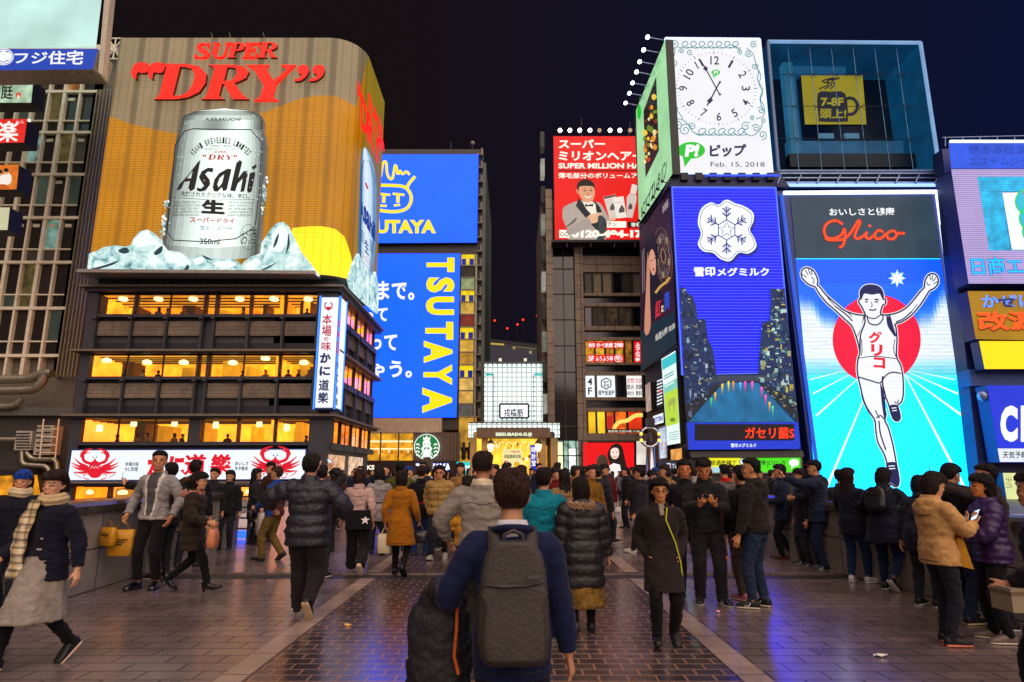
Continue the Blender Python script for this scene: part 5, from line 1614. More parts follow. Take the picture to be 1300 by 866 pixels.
duct([(-20,558),(28,558),(28,590),(62,592),(64,620)],.17,'stepped pale pipe dropping in two bends beside the fan units')
duct([(34,574),(40,583),(72,583),(74,610)],.17,'shorter pale pipe bend tucked behind the stepped pipe')
for (x0,y0,x1,y1,lab) in ((30,548,50,572,'left one of two grilled fan units on the plinth of the office block'),(55,541,76,578,'right hand white framed fan unit beside the steel ladder')):
	t = thing('fan_unit',FD.at((x0+x1)/2,y1,0),lab,'fan unit')
	m = MB();m.slabw(FD,(x0,y0,x1,y1),-.2,.75,mat('#b5ab98',.6,var=.2));m.build('housing',t)
	m = MB()
	for k in range(6):
		yy = y0+3+(y1-y0-6)*k/5;m.slabw(FD,(x0+1.5,yy-.7,x1-1.5,yy+.7),.74,.80,M_dark2)
	m.build('grille',t)
m = MB()
for x in (53.5,73):
	m.tube([FD.at(x+2,532,1.1),FD.at(x-3,582,1.1)],.05,M_conc,6)
for k in range(4):y = 545+k*10;m.tube([FD.at(54.5-k,y,1.1),FD.at(73-k,y,1.1)],.04,M_conc,6)
tag(m.build('steel_ladder'),'short pale steel ladder standing between the pipes and the restaurant','ladder')
# warm lit shop canopy under the plinth, behind the woman with the scarf
b = MB();b.slab(FD,[(-60,628),(54,628),(50,603),(-60,607)],.2,.9,glow('#e0901c',1.0,var=.6,scale=1.5));b.slab(FD,[(-60,606),(56,602),(54,596),(-60,600)],.1,1.2,M_dark2)
tag(b.build('lit_canopy'),'amber lit shop canopy low on the far left behind the scarf woman','canopy')
# signs on the office block ----------------------------------------------------------------------
def sign(name,P,q,face,depth,label,side='#202024',edge=None,cat='sign',face_off=.0):
	"""boxed sign: casing block plus lit face; returns the thing"""
	c = [P.at(x,y) for x,y in q]
	t = thing(name,((c[0]+c[2])/2),label,cat)
	m = MB();m.slab(P,q,-depth,-.012,mat(side,.5));m.build('casing',t)
	m = MB()
	if isinstance(face,str):face = glow(face,1.05,var=.04)
	m.add(c,[(0,1,2,3)],face)
	m.build('face',t)
	if edge:
		m = MB();n = 4
		for i in range(4):
			a, d = c[i], c[(i+1)%4];m.tube([a+P.n*.03,d+P.n*.03],edge[1],edge[0],6)
		m.build('frame',t)
	return t
F1 = facing(37)
t = sign('rooftop_sign',F1,[(-150,91),(118,88),(124.5,62),(-150,62)],'#0f3fae',1.6,'big rooftop sign with pale sky picture above a blue band on the far left',side='#b9b49c')
m = MB();m.poly(F1,[(-150,62),(121.8,60.5),(136,-60),(-150,-60)],.0,glow('#bfe6dc',1.0,var=.35,scale=.16));m.build('picture',t)
m = MB();w_ = ink('#f4f6f8');m.text(F1,'フジ住宅',[(19,66),(106,64),(104.5,82),(18,81)],.02,w_,bold=.03)
m.poly(F1,ell(4,72,13.5,11,20),.015,w_);m.stroke(F1,ell(4,72,12,9.6,20),.8,.02,ink('#0f3fae'),closed=True)
m.stroke(F1,[(-2,66),(2,65.5)],1.2,.022,ink('#0f3fae'));m.stroke(F1,[(7,65.5),(11,66)],1.2,.022,ink('#0f3fae'));m.stroke(F1,catmull([(-2,76),(4,79),(11,76)],4),1,.022,ink('#0f3fae'))
m.build('lettering',t)
m = MB();m.slab(F1,[(124.5,91),(130,96),(146,-60),(137.5,-60)],-.5,.0,mat('#cfc9b2',.5));m.build('side_frame',t)
m = MB()
for k in range(12):
	x = -60+k*16;m.tube([F1.at(x,92,-.3),F1.at(x+8,97,-1.2),F1.at(x+16,92,-.3)],.05,M_conc2,5)
m.build('under_truss',t)
F2 = facing(40)
t = sign('projecting_sign',F2,[(-20,130.5),(39.5,130.5),(42.5,101.5),(-20,101)],glow('#a9c3a4',.95,var=.5,scale=1.2),1.2,'small pale green sign with a black brush character on the office block')
m = MB();k_ = ink('#0c0e0c');m.text(F2,'庭',[(2,104),(17,104),(16,126),(1,126)],.02,k_,bold=.02)
m.poly(F2,ell(23.5,121,3.6,4,12),.02,ink('#d8583a'));m.poly(F2,ell(23.5,123,2,2.2,10),.025,ink('#f0dcc0'));m.build('lettering',t)
t = sign('projecting_sign',F2,[(-20,182),(30.5,181),(34.5,151),(-20,151.5)],'#e0251c',1.2,'small red sign with white brush strokes on the office block')
m = MB();w_ = ink('#fff4ee');m.text(F2,'楽',[(-2,154),(25,154),(22,180),(-3,180)],.02,w_,bold=.03);m.text(F2,'わら',(20,153,30,157),.02,w_);m.build('lettering',t)
m = MB();m.ball(F2.at(37,153,.5),.09,glow('#fff2d0',4));tag(m.build('spot_lamp'),'tiny bright spot lamp at the top corner of the small red sign','lamp')
t = sign('projecting_sign',F2,[(-20,241),(21,240.5),(24,209.5),(-20,209.5)],glow('#d9701c',.95,var=.4,scale=1.2),1.2,'small orange photo sign showing diners at a table')
m = MB()
for (x,y) in ((1,222),(9,220)):
	m.poly(F2,ell(x,y+7,6,8,12),.015,ink('#efe6da'));m.poly(F2,ell(x-1,y-2,3,3.6,12),.02,ink('#d99a70'));m.poly(F2,ell(x-1,y-4,3.2,2.6,12),.025,ink('#15100e'))
m.poly(F2,[(-15,241),(14,240),(6,234),(-15,234)],.03,ink('#c25a18'));m.build('picture',t)
t = sign('projecting_sign',F2,[(-20,292),(9.5,292),(12.5,263.5),(-20,263.5)],glow('#d5d2a8',.85,var=.05),1.2,'blank cream sign on the office block below the orange photo sign')
# office lamps glowing inside two windows
# ------------------------------------------------------------------ bookshop building behind the restaurant
FT = facing(62.0)
tb = thing('bookshop_building',(FT.at(530,600).x,66,0),'slim building carrying two big blue screens with glazed side bays','building')
M_tan = mat('#8d8478',.6,var=.15);M_gry = mat('#4c4a4a',.6,var=.2)
zz = lambda y, P = FT, x = 600:P.at(x,y).z
m = MB();xa, xb = FT.at(420,400).x, FT.at(612,300).x
m.box((xa,62.6,zz(545)),(xb-.02,80,zz(186)),M_gry);m.box((xa,62.5,zz(322)),(xb-.4,62.62,zz(308)),M_gry);m.build('wall',tb)
# right corner: lit bays in a glass stair
xs0, xs1 = FT.at(584,420).x, FT.at(601,420).x
z0 = zz(530);z1 = zz(322);nb = 13
bay_c = ['#f2d20c','#3b3222','#8f9a6a','#f2d20c','#c9a040','#7c2a18','#f2d20c','#d8a83c','#b8862c','#f2d20c','#e0b45c','#d9a94c','#54504a']
for k in range(nb):
	a_ = z1+(z0-z1)*k/nb;c_ = z1+(z0-z1)*(k+1)/nb
	m = MB();m.box((xs0,62.30,c_+.12),(xs1,62.5,a_),glow(bay_c[k],.95 if bay_c[k]!='#3b3222' else .5,var=.35,scale=1.6))
	if bay_c[k]=='#f2d20c':
		bl = glow('#16238f',.8);w = (xs1-xs0)
		m.box((xs0+.05,62.2,c_+.13),(xs0+w*.36,62.29,c_+(a_-c_)*.62),bl);m.box((xs0+w*.62,62.2,c_+.13),(xs1-.05,62.29,c_+(a_-c_)*.62),bl)
	m.box((xs0-.02,62.1,c_),(xs1+.1,62.5,c_+.118),M_tan)
	m.build('lit_bay',tb)
m = MB()
for k in range(19):
	zc = z0+(zz(196)-z0)*k/18
	m.box((xs1+.15,62.0,zc),(xs1+.75,64,zc+.10),M_tan)
	m.box((xs1+.55,62.4,zc+.1),(xs1+.75,63.8,zc+.62*(zz(196)-z0)/18),M_tan)
m.box((xs1+.1,62.05,zz(560)),(xs1+.3,63,zz(322)),mat('#a5a896',.5));m.box((xs1+.76,62.3,zz(600)),(xs1+1.1,80,zz(205)),mat('#57645c',.6))
m.build('corner_stair',tb)
# ground floor: pale band, warm cafe, timber cladding
m = MB();m.slabw(FT,(440,531,561,549),-3,.2,mat('#c4b49c',.6));m.build('pale_band',tb)
m = MB();m.slabw(FT,(440,549,527,584),-2.6,-2.5,glow('#e6a024',1.15,var=.6,scale=1.3));m.slabw(FT,(440,558,527,560),-2.5,-2.2,glow('#fff0b8',1.6));m.slabw(FT,(440,568,527,569.6),-2.5,-2.2,glow('#fff0b8',1.5))
for k in range(16):
	x = 462+k*4.2;m.slabw(FT,(x,570+(k%3),x+1.4,574+(k%2)*2),-2.45,-2.2,glow(['#fff2c0','#7a3a10','#c86a18'][k%3],1.1))
m.build('cafe_interior',tb)
for x0, x1 in ((456,482),(483,505),(506,524)):
	f = MB();f.slabw(FT,(x0-.7,549,x0+.2,586),-.3,.1,M_dark2);fo = f.build('window',tb)
	g = MB();g.slabw(FT,(x0+.2,549,x1+.4,586),-.2,-.15,M_pane);g.build('pane',fo)
m = MB()
for k in range(14):m.slabw(FT,(524+k*4.3,549,527.9+k*4.3,585),-.6,-.1-.03*(k%2),mat('#6a5d50',.6,var=.2))
m.slabw(FT,(440,585,579,604),-.6,.1,mat('#3a2c26',.6));m.slabw(FT,(440,604,612,640),-1.5,-.4,glow('#b07a2a',.7,var=.7,scale=1.2))
m.slabw(FT,(582,528,604,606),-.6,-.2,glow('#c9952e',.8,var=.6,scale=1.4));m.build('cladding',tb)
# two mannequins in the bay beside the arcade
for px, cc in ((588.5,'#101010'),(596,'#181414')):
	m = MB();a = FT.at(px,584,.15)
	m.lathe(a,[(.14,0),(.24,.25),(.2,.55),(.28,.95),(.30,1.15),(.08,1.3),(.13,1.42),(.14,1.6),(.03,1.72)],mat(cc,.5),10)
	tag(m.build('mannequin'),'dark mannequin in the lit bay left of the arcade gate, '+('the left one' if px<590 else 'the right one'),'mannequin')
BLUE = glow('#0466f8',1.15,hot=2.4,var=.05,scale=.3,lines=1,lscale=1.6,depth=.12);YEL = ink('#ffe600',1.05);WHT = ink('#ffffff',1.05)
t = sign('led_screen',FT,[(432,309),(605.5,308),(607.5,196),(432,196)],BLUE,1.4,'upper blue screen with a yellow scribbled face above capital letters',side='#2a2c33')
m = MB();o_ = .05
m.stroke(FT,catmull([(470,232),(478,226),(483,224),(486,208),(490,206),(492,222),(498,227),(502,209),(505,221),(508,217),(511,221),(516,218),(520,222)],4),3.4,o_,YEL)
m.stroke(FT,[(516,239),(520,232),(527,224)],4.2,o_,YEL)
m.stroke(FT,catmull([(478,237),(495,235.5),(512,237),(520,244),(522,254),(517,264),(505,268.5),(488,268),(476,264),(470,252)],5,True),4.2,o_,YEL)
for x in (486.5,504.5):
	m.stroke(FT,[(x-6,246),(x+9,247.5)],3.2,o_+.01,YEL);m.stroke(FT,[(x+1,247),(x+.5,257.5)],4.4,o_+.012,YEL)
m.stroke(FT,[(481,261),(491,261.5)],3,o_,YEL);m.stroke(FT,[(500,261),(508,260)],3,o_,YEL)
m.build('emblem',t)
m = MB();m.text(FT,'TSUTAYA',(452,279,553.5,296.5),.05,YEL,bold=.055);m.build('lettering',t)
t = sign('led_screen',FT,[(415,530),(579.5,530),(584.5,322),(415,322)],BLUE,1.6,'tall blue screen with a yellow capital word running down and white writing',side='#2a2c33')
m = MB()
for ch, q in zip('TSUTAYA',((541.5,327,577,345.5),(541,352,577,371.5),(540.5,376.5,576.5,400),(540,408.5,575.5,431.5),(538,432.5,574.5,461),(537.5,462.5,574,489),(536,492,574,524.5))):
	x0, y0, x1, y1 = q
	m.text(FT,ch,[(x1,y0),(x1,y1),(x0,y1),(x0,y0)],.05,YEL,bold=.06)
m.build('lettering',t)
m = MB()
for s_, q in (('まで。',(478,357,526,381)),('て',(478,391,492,408)),('って',(470,425,504,445)),('ゃう。',(470,458,523,480))):m.text(FT,s_,q,.05,WHT,bold=.03)
m.text(FT,'観たく',(432,357,474,381),.05,WHT,bold=.03);m.text(FT,'なっ',(440,391,474,408),.05,WHT,bold=.03)
m.build('white_writing',t)
m = MB()
for px, py0, py1 in ((573,194,180),(600,194,182),(520,195,190)):
	p = FT.at(px,py0,-1);q = FT.at(px-1,py1,-1);m.tube([p,q],.05,M_gry,5)
m.ball(FT.at(600,182,-1),.25,M_tan,8,6);m.slabw(FT,(480,190.5,605,191.2),-1.1,-1.0,M_gry);m.build('roof_mast',tb)
# round green emblem sign
FR = facing(61.6)
t = thing('round_sign',FR.at(541.7,582),'round green and white emblem sign with a crowned long haired woman','sign')
m = MB();gr, wh_ = glow('#0c7a3e',1.0), ink('#f6fbf6',1.05)
m.poly(FR,ell(541.7,567.3,16.2,16.4,36),.0,wh_,.3);m.build('rim',t)
m = MB();m.poly(FR,ell(541.7,567.3,15.2,15.4,36),.02,gr);m.build('disc',t)
m = MB()
for sx in (-1,1):
	m.poly(FR,catmull([(541.7+sx*a,y) for a,y in ((0,558.5),(3.6,559.5),(5.2,563),(4.6,566),(7.2,570),(5.4,573),(7.6,578),(4.8,581.5),(2.8,576),(3.6,571),(2.4,567),(3.2,563),(0,561.5))],3,True),.035,wh_)
	for k in range(4):
		y = 564+k*4.6;m.stroke(FR,catmull([(541.7+sx*9,y+1.5),(541.7+sx*11.5,y-.5),(541.7+sx*(14-.5*abs(k-1.2)),y+.8)],3),1.6,.035,wh_)
	for k in range(3):m.stroke(FR,[(541.7+sx*(4.2+k),574+k*2),(541.7+sx*(5.8+k),579)],.7,.04,gr)
m.poly(FR,ell(541.7,565.2,2.7,3.7,14),.04,wh_);m.poly(FR,catmull([(539,571),(541.7,569.5),(544.4,571),(546,578),(541.7,582),(537.4,578)],3,True),.036,wh_)
m.poly(FR,[(537.6,559),(536.8,554.2),(539.2,556.4),(541.7,552.8),(544.2,556.4),(546.6,554.2),(545.8,559),(541.7,557.8)],.04,wh_)
for x in (540.6,542.8):m.poly(FR,ell(x,564.6,.5,.4,6),.045,gr)
m.stroke(FR,[(540.5,567.6),(542.9,567.6)],.5,.045,gr)
m.build('emblem',t)
t = sign('fascia_sign',FR,[(446,603.5),(579,603.5),(579,586.5),(446,586.5)],mat('#2c211d',.6),.4,'dark brown shop fascia with white and blue lit capital letters below the cafe')
m = MB();m.text(FR,'STARBUCKS',(425,590.5,475.5,596.5),.02,ink('#fbf3d8',1.2),bold=.04)
for k, (off,cc) in enumerate(((.02,ink('#4a7cff',1.3)),(.05,ink('#f2f6ff',1.3)))):m.text(FR,'TSUTAYA',(528,588+k*.5,572.5,600-k*.5),off,cc,bold=.07 if k==0 else .045)
m.build('lettering',t)
t = sign('shop_sign',FR,[(579.5,604),(606,604),(606,586.5),(579.5,586.5)],glow('#25c9c4',1.15),.4,'turquoise lit shop sign left of the arcade gate')
m = MB();m.text(FR,'ococo',(583,591,601,597.5),.02,WHT,bold=.03);m.build('lettering',t)
# ------------------------------------------------------------------ the arcade gate
FG = facing(56.3)
ag = thing('arcade_gate',(FG.at(655,600).x,57,0),'arcade entrance of glowing white glass blocks at the end of the street','building')
def blocks(cx,cy):
	m, nt, b = _new('glass_block_wall');L, N = nt.links, nt.nodes
	geo = N.new('ShaderNodeNewGeometry');sp = N.new('ShaderNodeSeparateXYZ');cb = N.new('ShaderNodeCombineXYZ')
	L.new(geo.outputs['Position'],sp.inputs[0]);L.new(sp.outputs['X'],cb.inputs['X']);L.new(sp.outputs['Z'],cb.inputs['Y'])
	br = N.new('ShaderNodeTexBrick');br.offset = 0;br.inputs['Scale'].default_value = 1;br.inputs['Brick Width'].default_value = cx;br.inputs['Row Height'].default_value = cy
	br.inputs['Mortar Size'].default_value = .085;br.inputs['Mortar Smooth'].default_value = .4
	br.inputs['Color1'].default_value = (.80,1.0,.97,1);br.inputs['Color2'].default_value = (.95,1,1,1);br.inputs['Mortar'].default_value = (.05,.22,.23,1)
	L.new(cb.outputs[0],br.inputs['Vector']);L.new(br.outputs['Color'],b.inputs['Emission Color']);b.inputs['Emission Strength'].default_value = 1.2
	b.inputs['Roughness'].default_value = .3;m.cycles.emission_sampling = 'FRONT'
	return m
bw = (FG.at(700,520).x-FG.at(613,520).x)/14
GBm = blocks(bw,bw);TEAL = glow('#3fb8b4',1.0,var=.2)
m = MB();m.slabw(FG,(614.5,461,689.5,538),-3,0,M_gry);m.build('wall',ag)
m = MB()
def flat(mb,P,q,off,mm):
	x0, y0, x1, y1 = q;mb.add([P.at(x0,y1,off),P.at(x1,y1,off),P.at(x1,y0,off),P.at(x0,y0,off)],[(0,1,2,3)],mm)
flat(m,FG,(615,462,689,537),.02,GBm);m.build('glass_block_face',ag)
m = MB()
for x in (614.5,627,677.5,689):m.slabw(FG,(x-.35,475 if x in (627,677.5) else 461,x+.35,537),.02,.25,mat('#1d4a4c',.4))
m.slabw(FG,(614,460,690,461.3),-.5,.5,M_gry);m.build('mullion',ag)
m = MB()
for (q) in ((616,474,626.5,477),(678.2,474,688.5,477)):flat(m,FG,q,.06,TEAL)
m.build('corner_lamp_strip',ag)
for x in (635,667):
	s2 = MB();s2.slabw(FG,(x-1.8,454.5,x+1.8,457.5),-.6,-.2,glow('#e8e0c8',1.2));s2.tube([FG.at(x,461,-.4),FG.at(x,456,-.4)],.05,M_gry,5);s2.build('roof_lamp',ag)
m = MB();m.slabw(FG,(595.5,537.5,709.5,539),-4,1.5,mat('#6f6055',.6));m.slabw(FG,(606,544,699,556.5),-1,1.2,mat('#7d5f4c',.55));m.build('canopy',ag)
m = MB()
for q in ((596,539,709,543.8),(596,543.8,601.5,556),(601.5,543.8,606,549),(703.5,543.8,709,556),(697.5,543.8,703.4,549)):m.slabw(FG,q,.6,1.4,GBm)
m.build('canopy_glass_blocks',ag)
m = MB();fc_ = mat('#c7a066',.6,var=.1)
for x0, x1 in ((597,604),(611.5,619),(685,693),(699,708)):m.slabw(FG,(x0,556.5,x1,606),-1.2,.4,fc_)
m.build_each('column',ag)
m = MB();flat(m,FG,(600,556.5,706,610),-3.2,glow('#f0b838',1.5,var=.5,scale=.8))
for k in range(7):
	x = 622+k*9.4;m.stroke(FG,catmull([(x,571),(x+3,563),(x+8,561)],4),.8,-3.0,ink('#fff0b0',1.5))
m.slabw(FG,(645,566,646,606),-3,-2.9,fc_)
for k in range(30):
	x = 622+ro.random()*66;y = 562+ro.random()*40;m.poly(FG,ell(x,y,.8+ro.random()*1.6,.8+ro.random()*2,7),-2.9+k*.004,ink(ro.choice(['#fff3c4','#f7d050','#b06a18','#f2efe0','#7a3c10','#ffd890']),1.3))
m.build('arcade_interior',ag)
t = sign('name_board',FG.shift(.35),[(634.5,530.5),(671,530.5),(671,513),(634.5,513)],glow('#f6fbff',1.2),.2,'white name board with black characters on the glass block face',edge=(mat('#20343a',.4),.09))
FGn = FG.shift(.42)
m = MB();m.text(FGn,'戎橋筋',(640,519,664,529),0,ink('#16222a'),bold=.03);m.text(FGn,'なんば',(645.5,514.5,658.5,518),0,ink('#5e8fa0'));m.build('lettering',t)
m = MB();FGc = FG.shift(1.3)
for k, cc in ((0,ink('#8fb98c',1.0)),(1,ink('#f6f6d8',1.3))):m.text(FGc,'EBISUBASHI-SUJI',(629.5,549.3,675,554.8),k*.03,cc,bold=.06-.05*k)
tag(m.build('canopy_lettering'),'pale glowing capital letters along the brown canopy of the arcade gate','sign')
t = sign('hanging_banner',FG.shift(-1.5),[(638.5,607),(663,607),(663,570.5),(638.5,570.5)],glow('#f1e3a4',1.1,var=.08),.1,'cream hanging banner with red and black characters inside the arcade')
FGb = FG.shift(-1.48);m = MB();m.text(FGb,'ここが恵美須',(641,572,660,575),.0,ink('#d02a1c'),bold=.02);m.text(FGb,'戎橋筋商店街',(640,577,661.5,582),0,ink('#1c1610'),bold=.03)
m.poly(FGb,[(640,585),(645,585),(645,591),(640,591)],.0,ink('#e0281c'));m.text(FGb,'戎',(640.8,585.6,644.2,590.4),.02,WHT);m.poly(FGb,ell(656,590,4,4,12),0,ink('#e6b020'));m.poly(FGb,[(640,606),(648,596),(654,600),(662,596),(662,606)],0,ink('#e0b52c'));m.build('lettering',t)
t = sign('upright_sign',FG.shift(.5),[(673.5,598.5),(681.5,598.5),(681.5,565),(673.5,565)],glow('#1630c0',1.1),.3,'narrow royal blue upright sign with white characters beside the right gate lamp')
m = MB();m.text(FG.shift(.53),'時計宝',(674.8,567,680.3,592),0,WHT,bold=.04,vertical=True);m.build('lettering',t)
t = sign('upright_sign',FG.shift(-.5),[(688,590),(692,590),(692,572),(688,572)],glow('#2038c8',1.0),.3,'smallest blue upright sign half hidden behind the gate column')
for x, lb in ((623,'left'),(683.5,'right')):
	P_ = FG.shift(1.2);c = P_.at(x,566)
	t = thing('wall_lantern',c,'warm glass lantern hung on the %s side of the arcade opening'%lb,'lantern')
	m = MB();m.lathe(c+Vector((0,0,-.5)),[(.1,0),(.25,.28),(.28,.6),(.16,.64)],glow('#ffdf9a',3.2,var=.05),10);m.build('lamp_glass',t)
	m = MB();m.lathe(c+Vector((0,0,.3)),[(.32,-.1),(.18,.1),(.04,.32)],M_dark2,10);m.tube([c+Vector((0,0,-.5)),c+Vector((0,0,-.9)),c+Vector((0,.8,-1.0))],.05,M_dark2,6);m.build('bracket',t)
	# far tower beyond the arcade
FW = facing(260.0)
tw = thing('distant_tower',(FW.at(650,600).x,275,0),'distant dark blue tower with faint rows of lit windows beyond the arcade','building')
m = MB()
def tower_mat():
	m, nt, b = _new('tower_facade');L, N = nt.links, nt.nodes
	geo = N.new('ShaderNodeNewGeometry');sp = N.new('ShaderNodeSeparateXYZ');cb = N.new('ShaderNodeCombineXYZ')
	L.new(geo.outputs['Position'],sp.inputs[0]);L.new(sp.outputs['X'],cb.inputs['X']);L.new(sp.outputs['Z'],cb.inputs['Y'])
	br = N.new('ShaderNodeTexBrick');br.offset = 0;br.inputs['Scale'].default_value = 1;br.inputs['Brick Width'].default_value = 1.7;br.inputs['Row Height'].default_value = 1.9;br.inputs['Mortar Size'].default_value = .35
	br.inputs['Color1'].default_value = (.004,.006,.012,1);br.inputs['Color2'].default_value = (.007,.009,.016,1);br.inputs['Mortar'].default_value = (.010,.013,.022,1)
	L.new(cb.outputs[0],br.inputs['Vector'])
	sc = N.new('ShaderNodeVectorMath');sc.operation = 'DIVIDE';sc.inputs[1].default_value = (1.7,1.9,1);L.new(cb.outputs[0],sc.inputs[0])
	fl = N.new('ShaderNodeVectorMath');fl.operation = 'FLOOR';L.new(sc.outputs[0],fl.inputs[0])
	wn_ = N.new('ShaderNodeTexWhiteNoise');L.new(fl.outputs[0],wn_.inputs['Vector'])
	gt = N.new('ShaderNodeMath');gt.operation = 'GREATER_THAN';gt.inputs[1].default_value = .93;L.new(wn_.outputs['Value'],gt.inputs[0])
	inv = N.new('ShaderNodeMath');inv.operation = 'SUBTRACT';inv.inputs[0].default_value = 1;L.new(br.outputs['Fac'],inv.inputs[1])
	mu = N.new('ShaderNodeMath');mu.operation = 'MULTIPLY';L.new(gt.outputs[0],mu.inputs[0]);L.new(inv.outputs[0],mu.inputs[1])
	mx = N.new('ShaderNodeMix');mx.data_type = 'RGBA';L.new(mu.outputs[0],mx.inputs['Factor']);L.new(br.outputs['Color'],mx.inputs['A']);mx.inputs['B'].default_value = (.35,.25,.08,1)
	L.new(mx.outputs['Result'],b.inputs['Emission Color']);b.inputs['Emission Strength'].default_value = 1.0;b.inputs['Base Color'].default_value = (.008,.01,.016,1)
	m.cycles.emission_sampling = 'NONE'
	return m
TW = tower_mat()
m.slab(FW,[(560,640),(700,640),(696,444),(575,430)],-30,0,TW);m.build('wall',tw)
m = MB();m.slab(FW,[(575,438),(697,450),(696,438),(575,424)],-28,-1,mat('#0c0f16',.6));m.build('parapet',tw)
m = MB();m.stroke(FW,[(590,434),(640,437.5)],2.2,.3,ink('#d8b048',.8));m.stroke(FW,[(652,440),(700,445)],1.0,.3,ink('#8a7a48',.7));m.build('lit_window_row',tw)
for x, y in ((628,407),(664,406),(657,412),(644,417),(682,401),(612,397)):
	m = MB();m.ball(FW.at(x,y,-12),.5,glow('#ff3418',2.0),8,6);m.tube([FW.at(x,y,-12),FW.at(x,y+34,-12)],.06,M_dark2,5);m.build('warning_light',tw)
	# ------------------------------------------------------------------ RIGHT: brown block with the red billboard
F8 = facing(58.0)
M_brown = pavers('#96836f','#8a7866','#3a322c',1.6,1.1,.03,(.4,.6),axis='XZ',bump=.1,offset=0)
M_brn = mat('#8d7c6c',.55,var=.15)
M_glassd = mat('#0b0f16',.08,var=.4,scale=.5,spec=.8)
bb2 = thing('shop_block',(F8.at(760,600).x,62,0),'brown stone shop block with stacked window bands under the red billboard','building')
zz8 = lambda y:F8.at(775,y).z
x690, x703, x733, x741, x860 = [F8.at(x,460).x for x in (689.5,703,731.5,741.5,880)]
ZT = F8.at(775,305).z
m = MB();m.box((x741,59.2,0),(x860,72,ZT-.1),M_brn);m.box((x690,59.5,0),(x741-.02,72,F8.at(700,247).z),M_brn);m.build('wall',bb2)
m = MB();m.box((x733,57.6,0),(x741+.05,59.18,ZT-.2),M_brown);m.build('corner_pier',bb2)
m = MB();m.box((x690+.35,57.5,0),(x703,59.48,F8.at(700,243).z),M_brown);m.build('bronze_pier',bb2)
m = MB()
for k in range(11):
	z = 4+k*2.9;m.box((x690-.05,57.9,z),(x690+.34,59.2,z+1.7),glow(['#2a2620','#b9b9a8','#3a3a30','#8d8d80'][k%4],.6,var=.5))
m.build_each('side_window',bb2)
# dark glass stair tower
gl = MB();gl.box((x703+.01,58.3,3.2),(x733-.01,58.6,ZT-.3),M_glassd);gl.build('glass_wall',bb2)
m = MB()
for k in range(9):
	z = 3.2+(ZT-3.5)*k/8;m.box((x703+.005,58.22,z-.05),(x733-.005,58.3,z+.05),mat('#3c3430',.5))
m.box(((x703+x733)/2-.04,58.23,3.2),((x703+x733)/2+.04,58.299,ZT-.3),mat('#3c3430',.5))
m.build('glazing_bar',bb2)
m = MB();m.slabw(F8,(706,560,738,608),-.2,.25,glow('#8fb0a0',1.0,var=.8,scale=1.4));m.slabw(F8,(708,562,714,606),.25,.3,glow('#ffe9b0',1.5,var=.3));m.slabw(F8,(722,570,731,596),.25,.3,glow('#f2f6f0',1.4,var=.5,scale=3));m.slabw(F8,(706,578,738,579.5),.3,.4,M_dark2)
for x in (706,715,721,731,738):m.slabw(F8,(x-.6,560,x+.6,608),.3,.5,M_dark2)
m.build('lit_shopfront',bb2)
# storeys of the main front: (kind, y0, y1)
def band(y0,y1,d0,d1,mm,nm):
	m = MB();m.box((x741+.06,58-d1,zz8(y1)),(x860-.02,58-d0,zz8(y0)),mm);return m.build(nm,bb2)
for y0, y1 in ((326,346),(372.5,376),(385,389.5),(414.5,419.5),(428.5,432.5),(460.5,463.5),(472.5,476.5),(504.5,508.5),(518,522.5),(550.5,560.5),(310,314)):
	band(y0,y1,-1.2,.15,M_brown,'stone_band')
for y0, y1 in ((376.2,384.8),(419.7,428.3),(463.7,472.3),(508.7,517.8),(314.2,325.8)):
	band(y0,y1,-.8,-.3,mat('#1c2028',.15,spec=.7),'louvre_strip')
rr8 = random.Random(4)
def winrow(y0,y1,edges,mats_):
	for (a_,b_), mm in zip(edges,mats_):
		f = MB();xa, xb = F8.at(a_,(y0+y1)/2).x, F8.at(b_,(y0+y1)/2).x
		f.box((xa,57.95,zz8(y1)),(xa+.07,58.2,zz8(y0)),M_dark2);f.box((xb-.07,57.95,zz8(y1)),(xb,58.2,zz8(y0)),M_dark2)
		fo = f.build('window',bb2)
		g = MB();g.box((xa+.071,58.1,zz8(y1)),(xb-.071,58.15,zz8(y0)),mm);g.build('pane',fo)
winrow(346.5,372,((742,752),(752.5,764),(764.5,777),(777.5,790),(790.5,802),(802.5,816),(817,860)),[mat('#4a4438',.4),mat('#8f8166',.6),mat('#8f8166',.6),M_glassd,mat('#3a372f',.3),mat('#6a6458',.5),M_glassd])
winrow(390,414,((742,752),(752.5,768),(768.5,785),(785.5,802),(802.5,820),(821,860)),[M_glassd,glow('#2a2118',.9,var=.8,scale=2),glow('#3a2a18',.9,var=.9,scale=2.4),glow('#2a1e14',.9,var=.8,scale=2),M_glassd,M_glassd])
winrow(433,460,((742.5,755),(755.5,768),(768.5,780),(780.5,792),(793,803),(804,816),(817,860)),[glow('#c98d1c',1,var=.7,scale=2),glow('#d9a028',1,var=.7,scale=2),glow('#b3761c',1,var=.7,scale=2),glow('#c9901c',1,var=.7,scale=2),glow('#8a5a1c',.9,var=.8,scale=2),glow('#a8141c',1),M_glassd])
winrow(477,504,((742.5,756),(757,782),(783,794),(794.5,816),(817,860)),[glow('#f0f6fb',1.1),glow('#eef5fb',1.1),mat('#15181d',.2),glow('#f3f1ee',1.1),M_glassd])
winrow(523,550,((746,757),(757.5,769),(769.5,780),(780.5,796),(797,816),(817,860)),[glow('#f0b81c',1.2,var=.4),glow('#f7c828',1.25,var=.5),glow('#e06018',1.1,var=.5),glow('#e8641c',1.1,var=.6,scale=1.5),glow('#e03414',1.1,var=.5),M_glassd])
Fg = F8.shift(.05)
sg = thing('window_sign',Fg.at(770,460),'red and white eatery signs stuck along the fifth floor windows','sign')
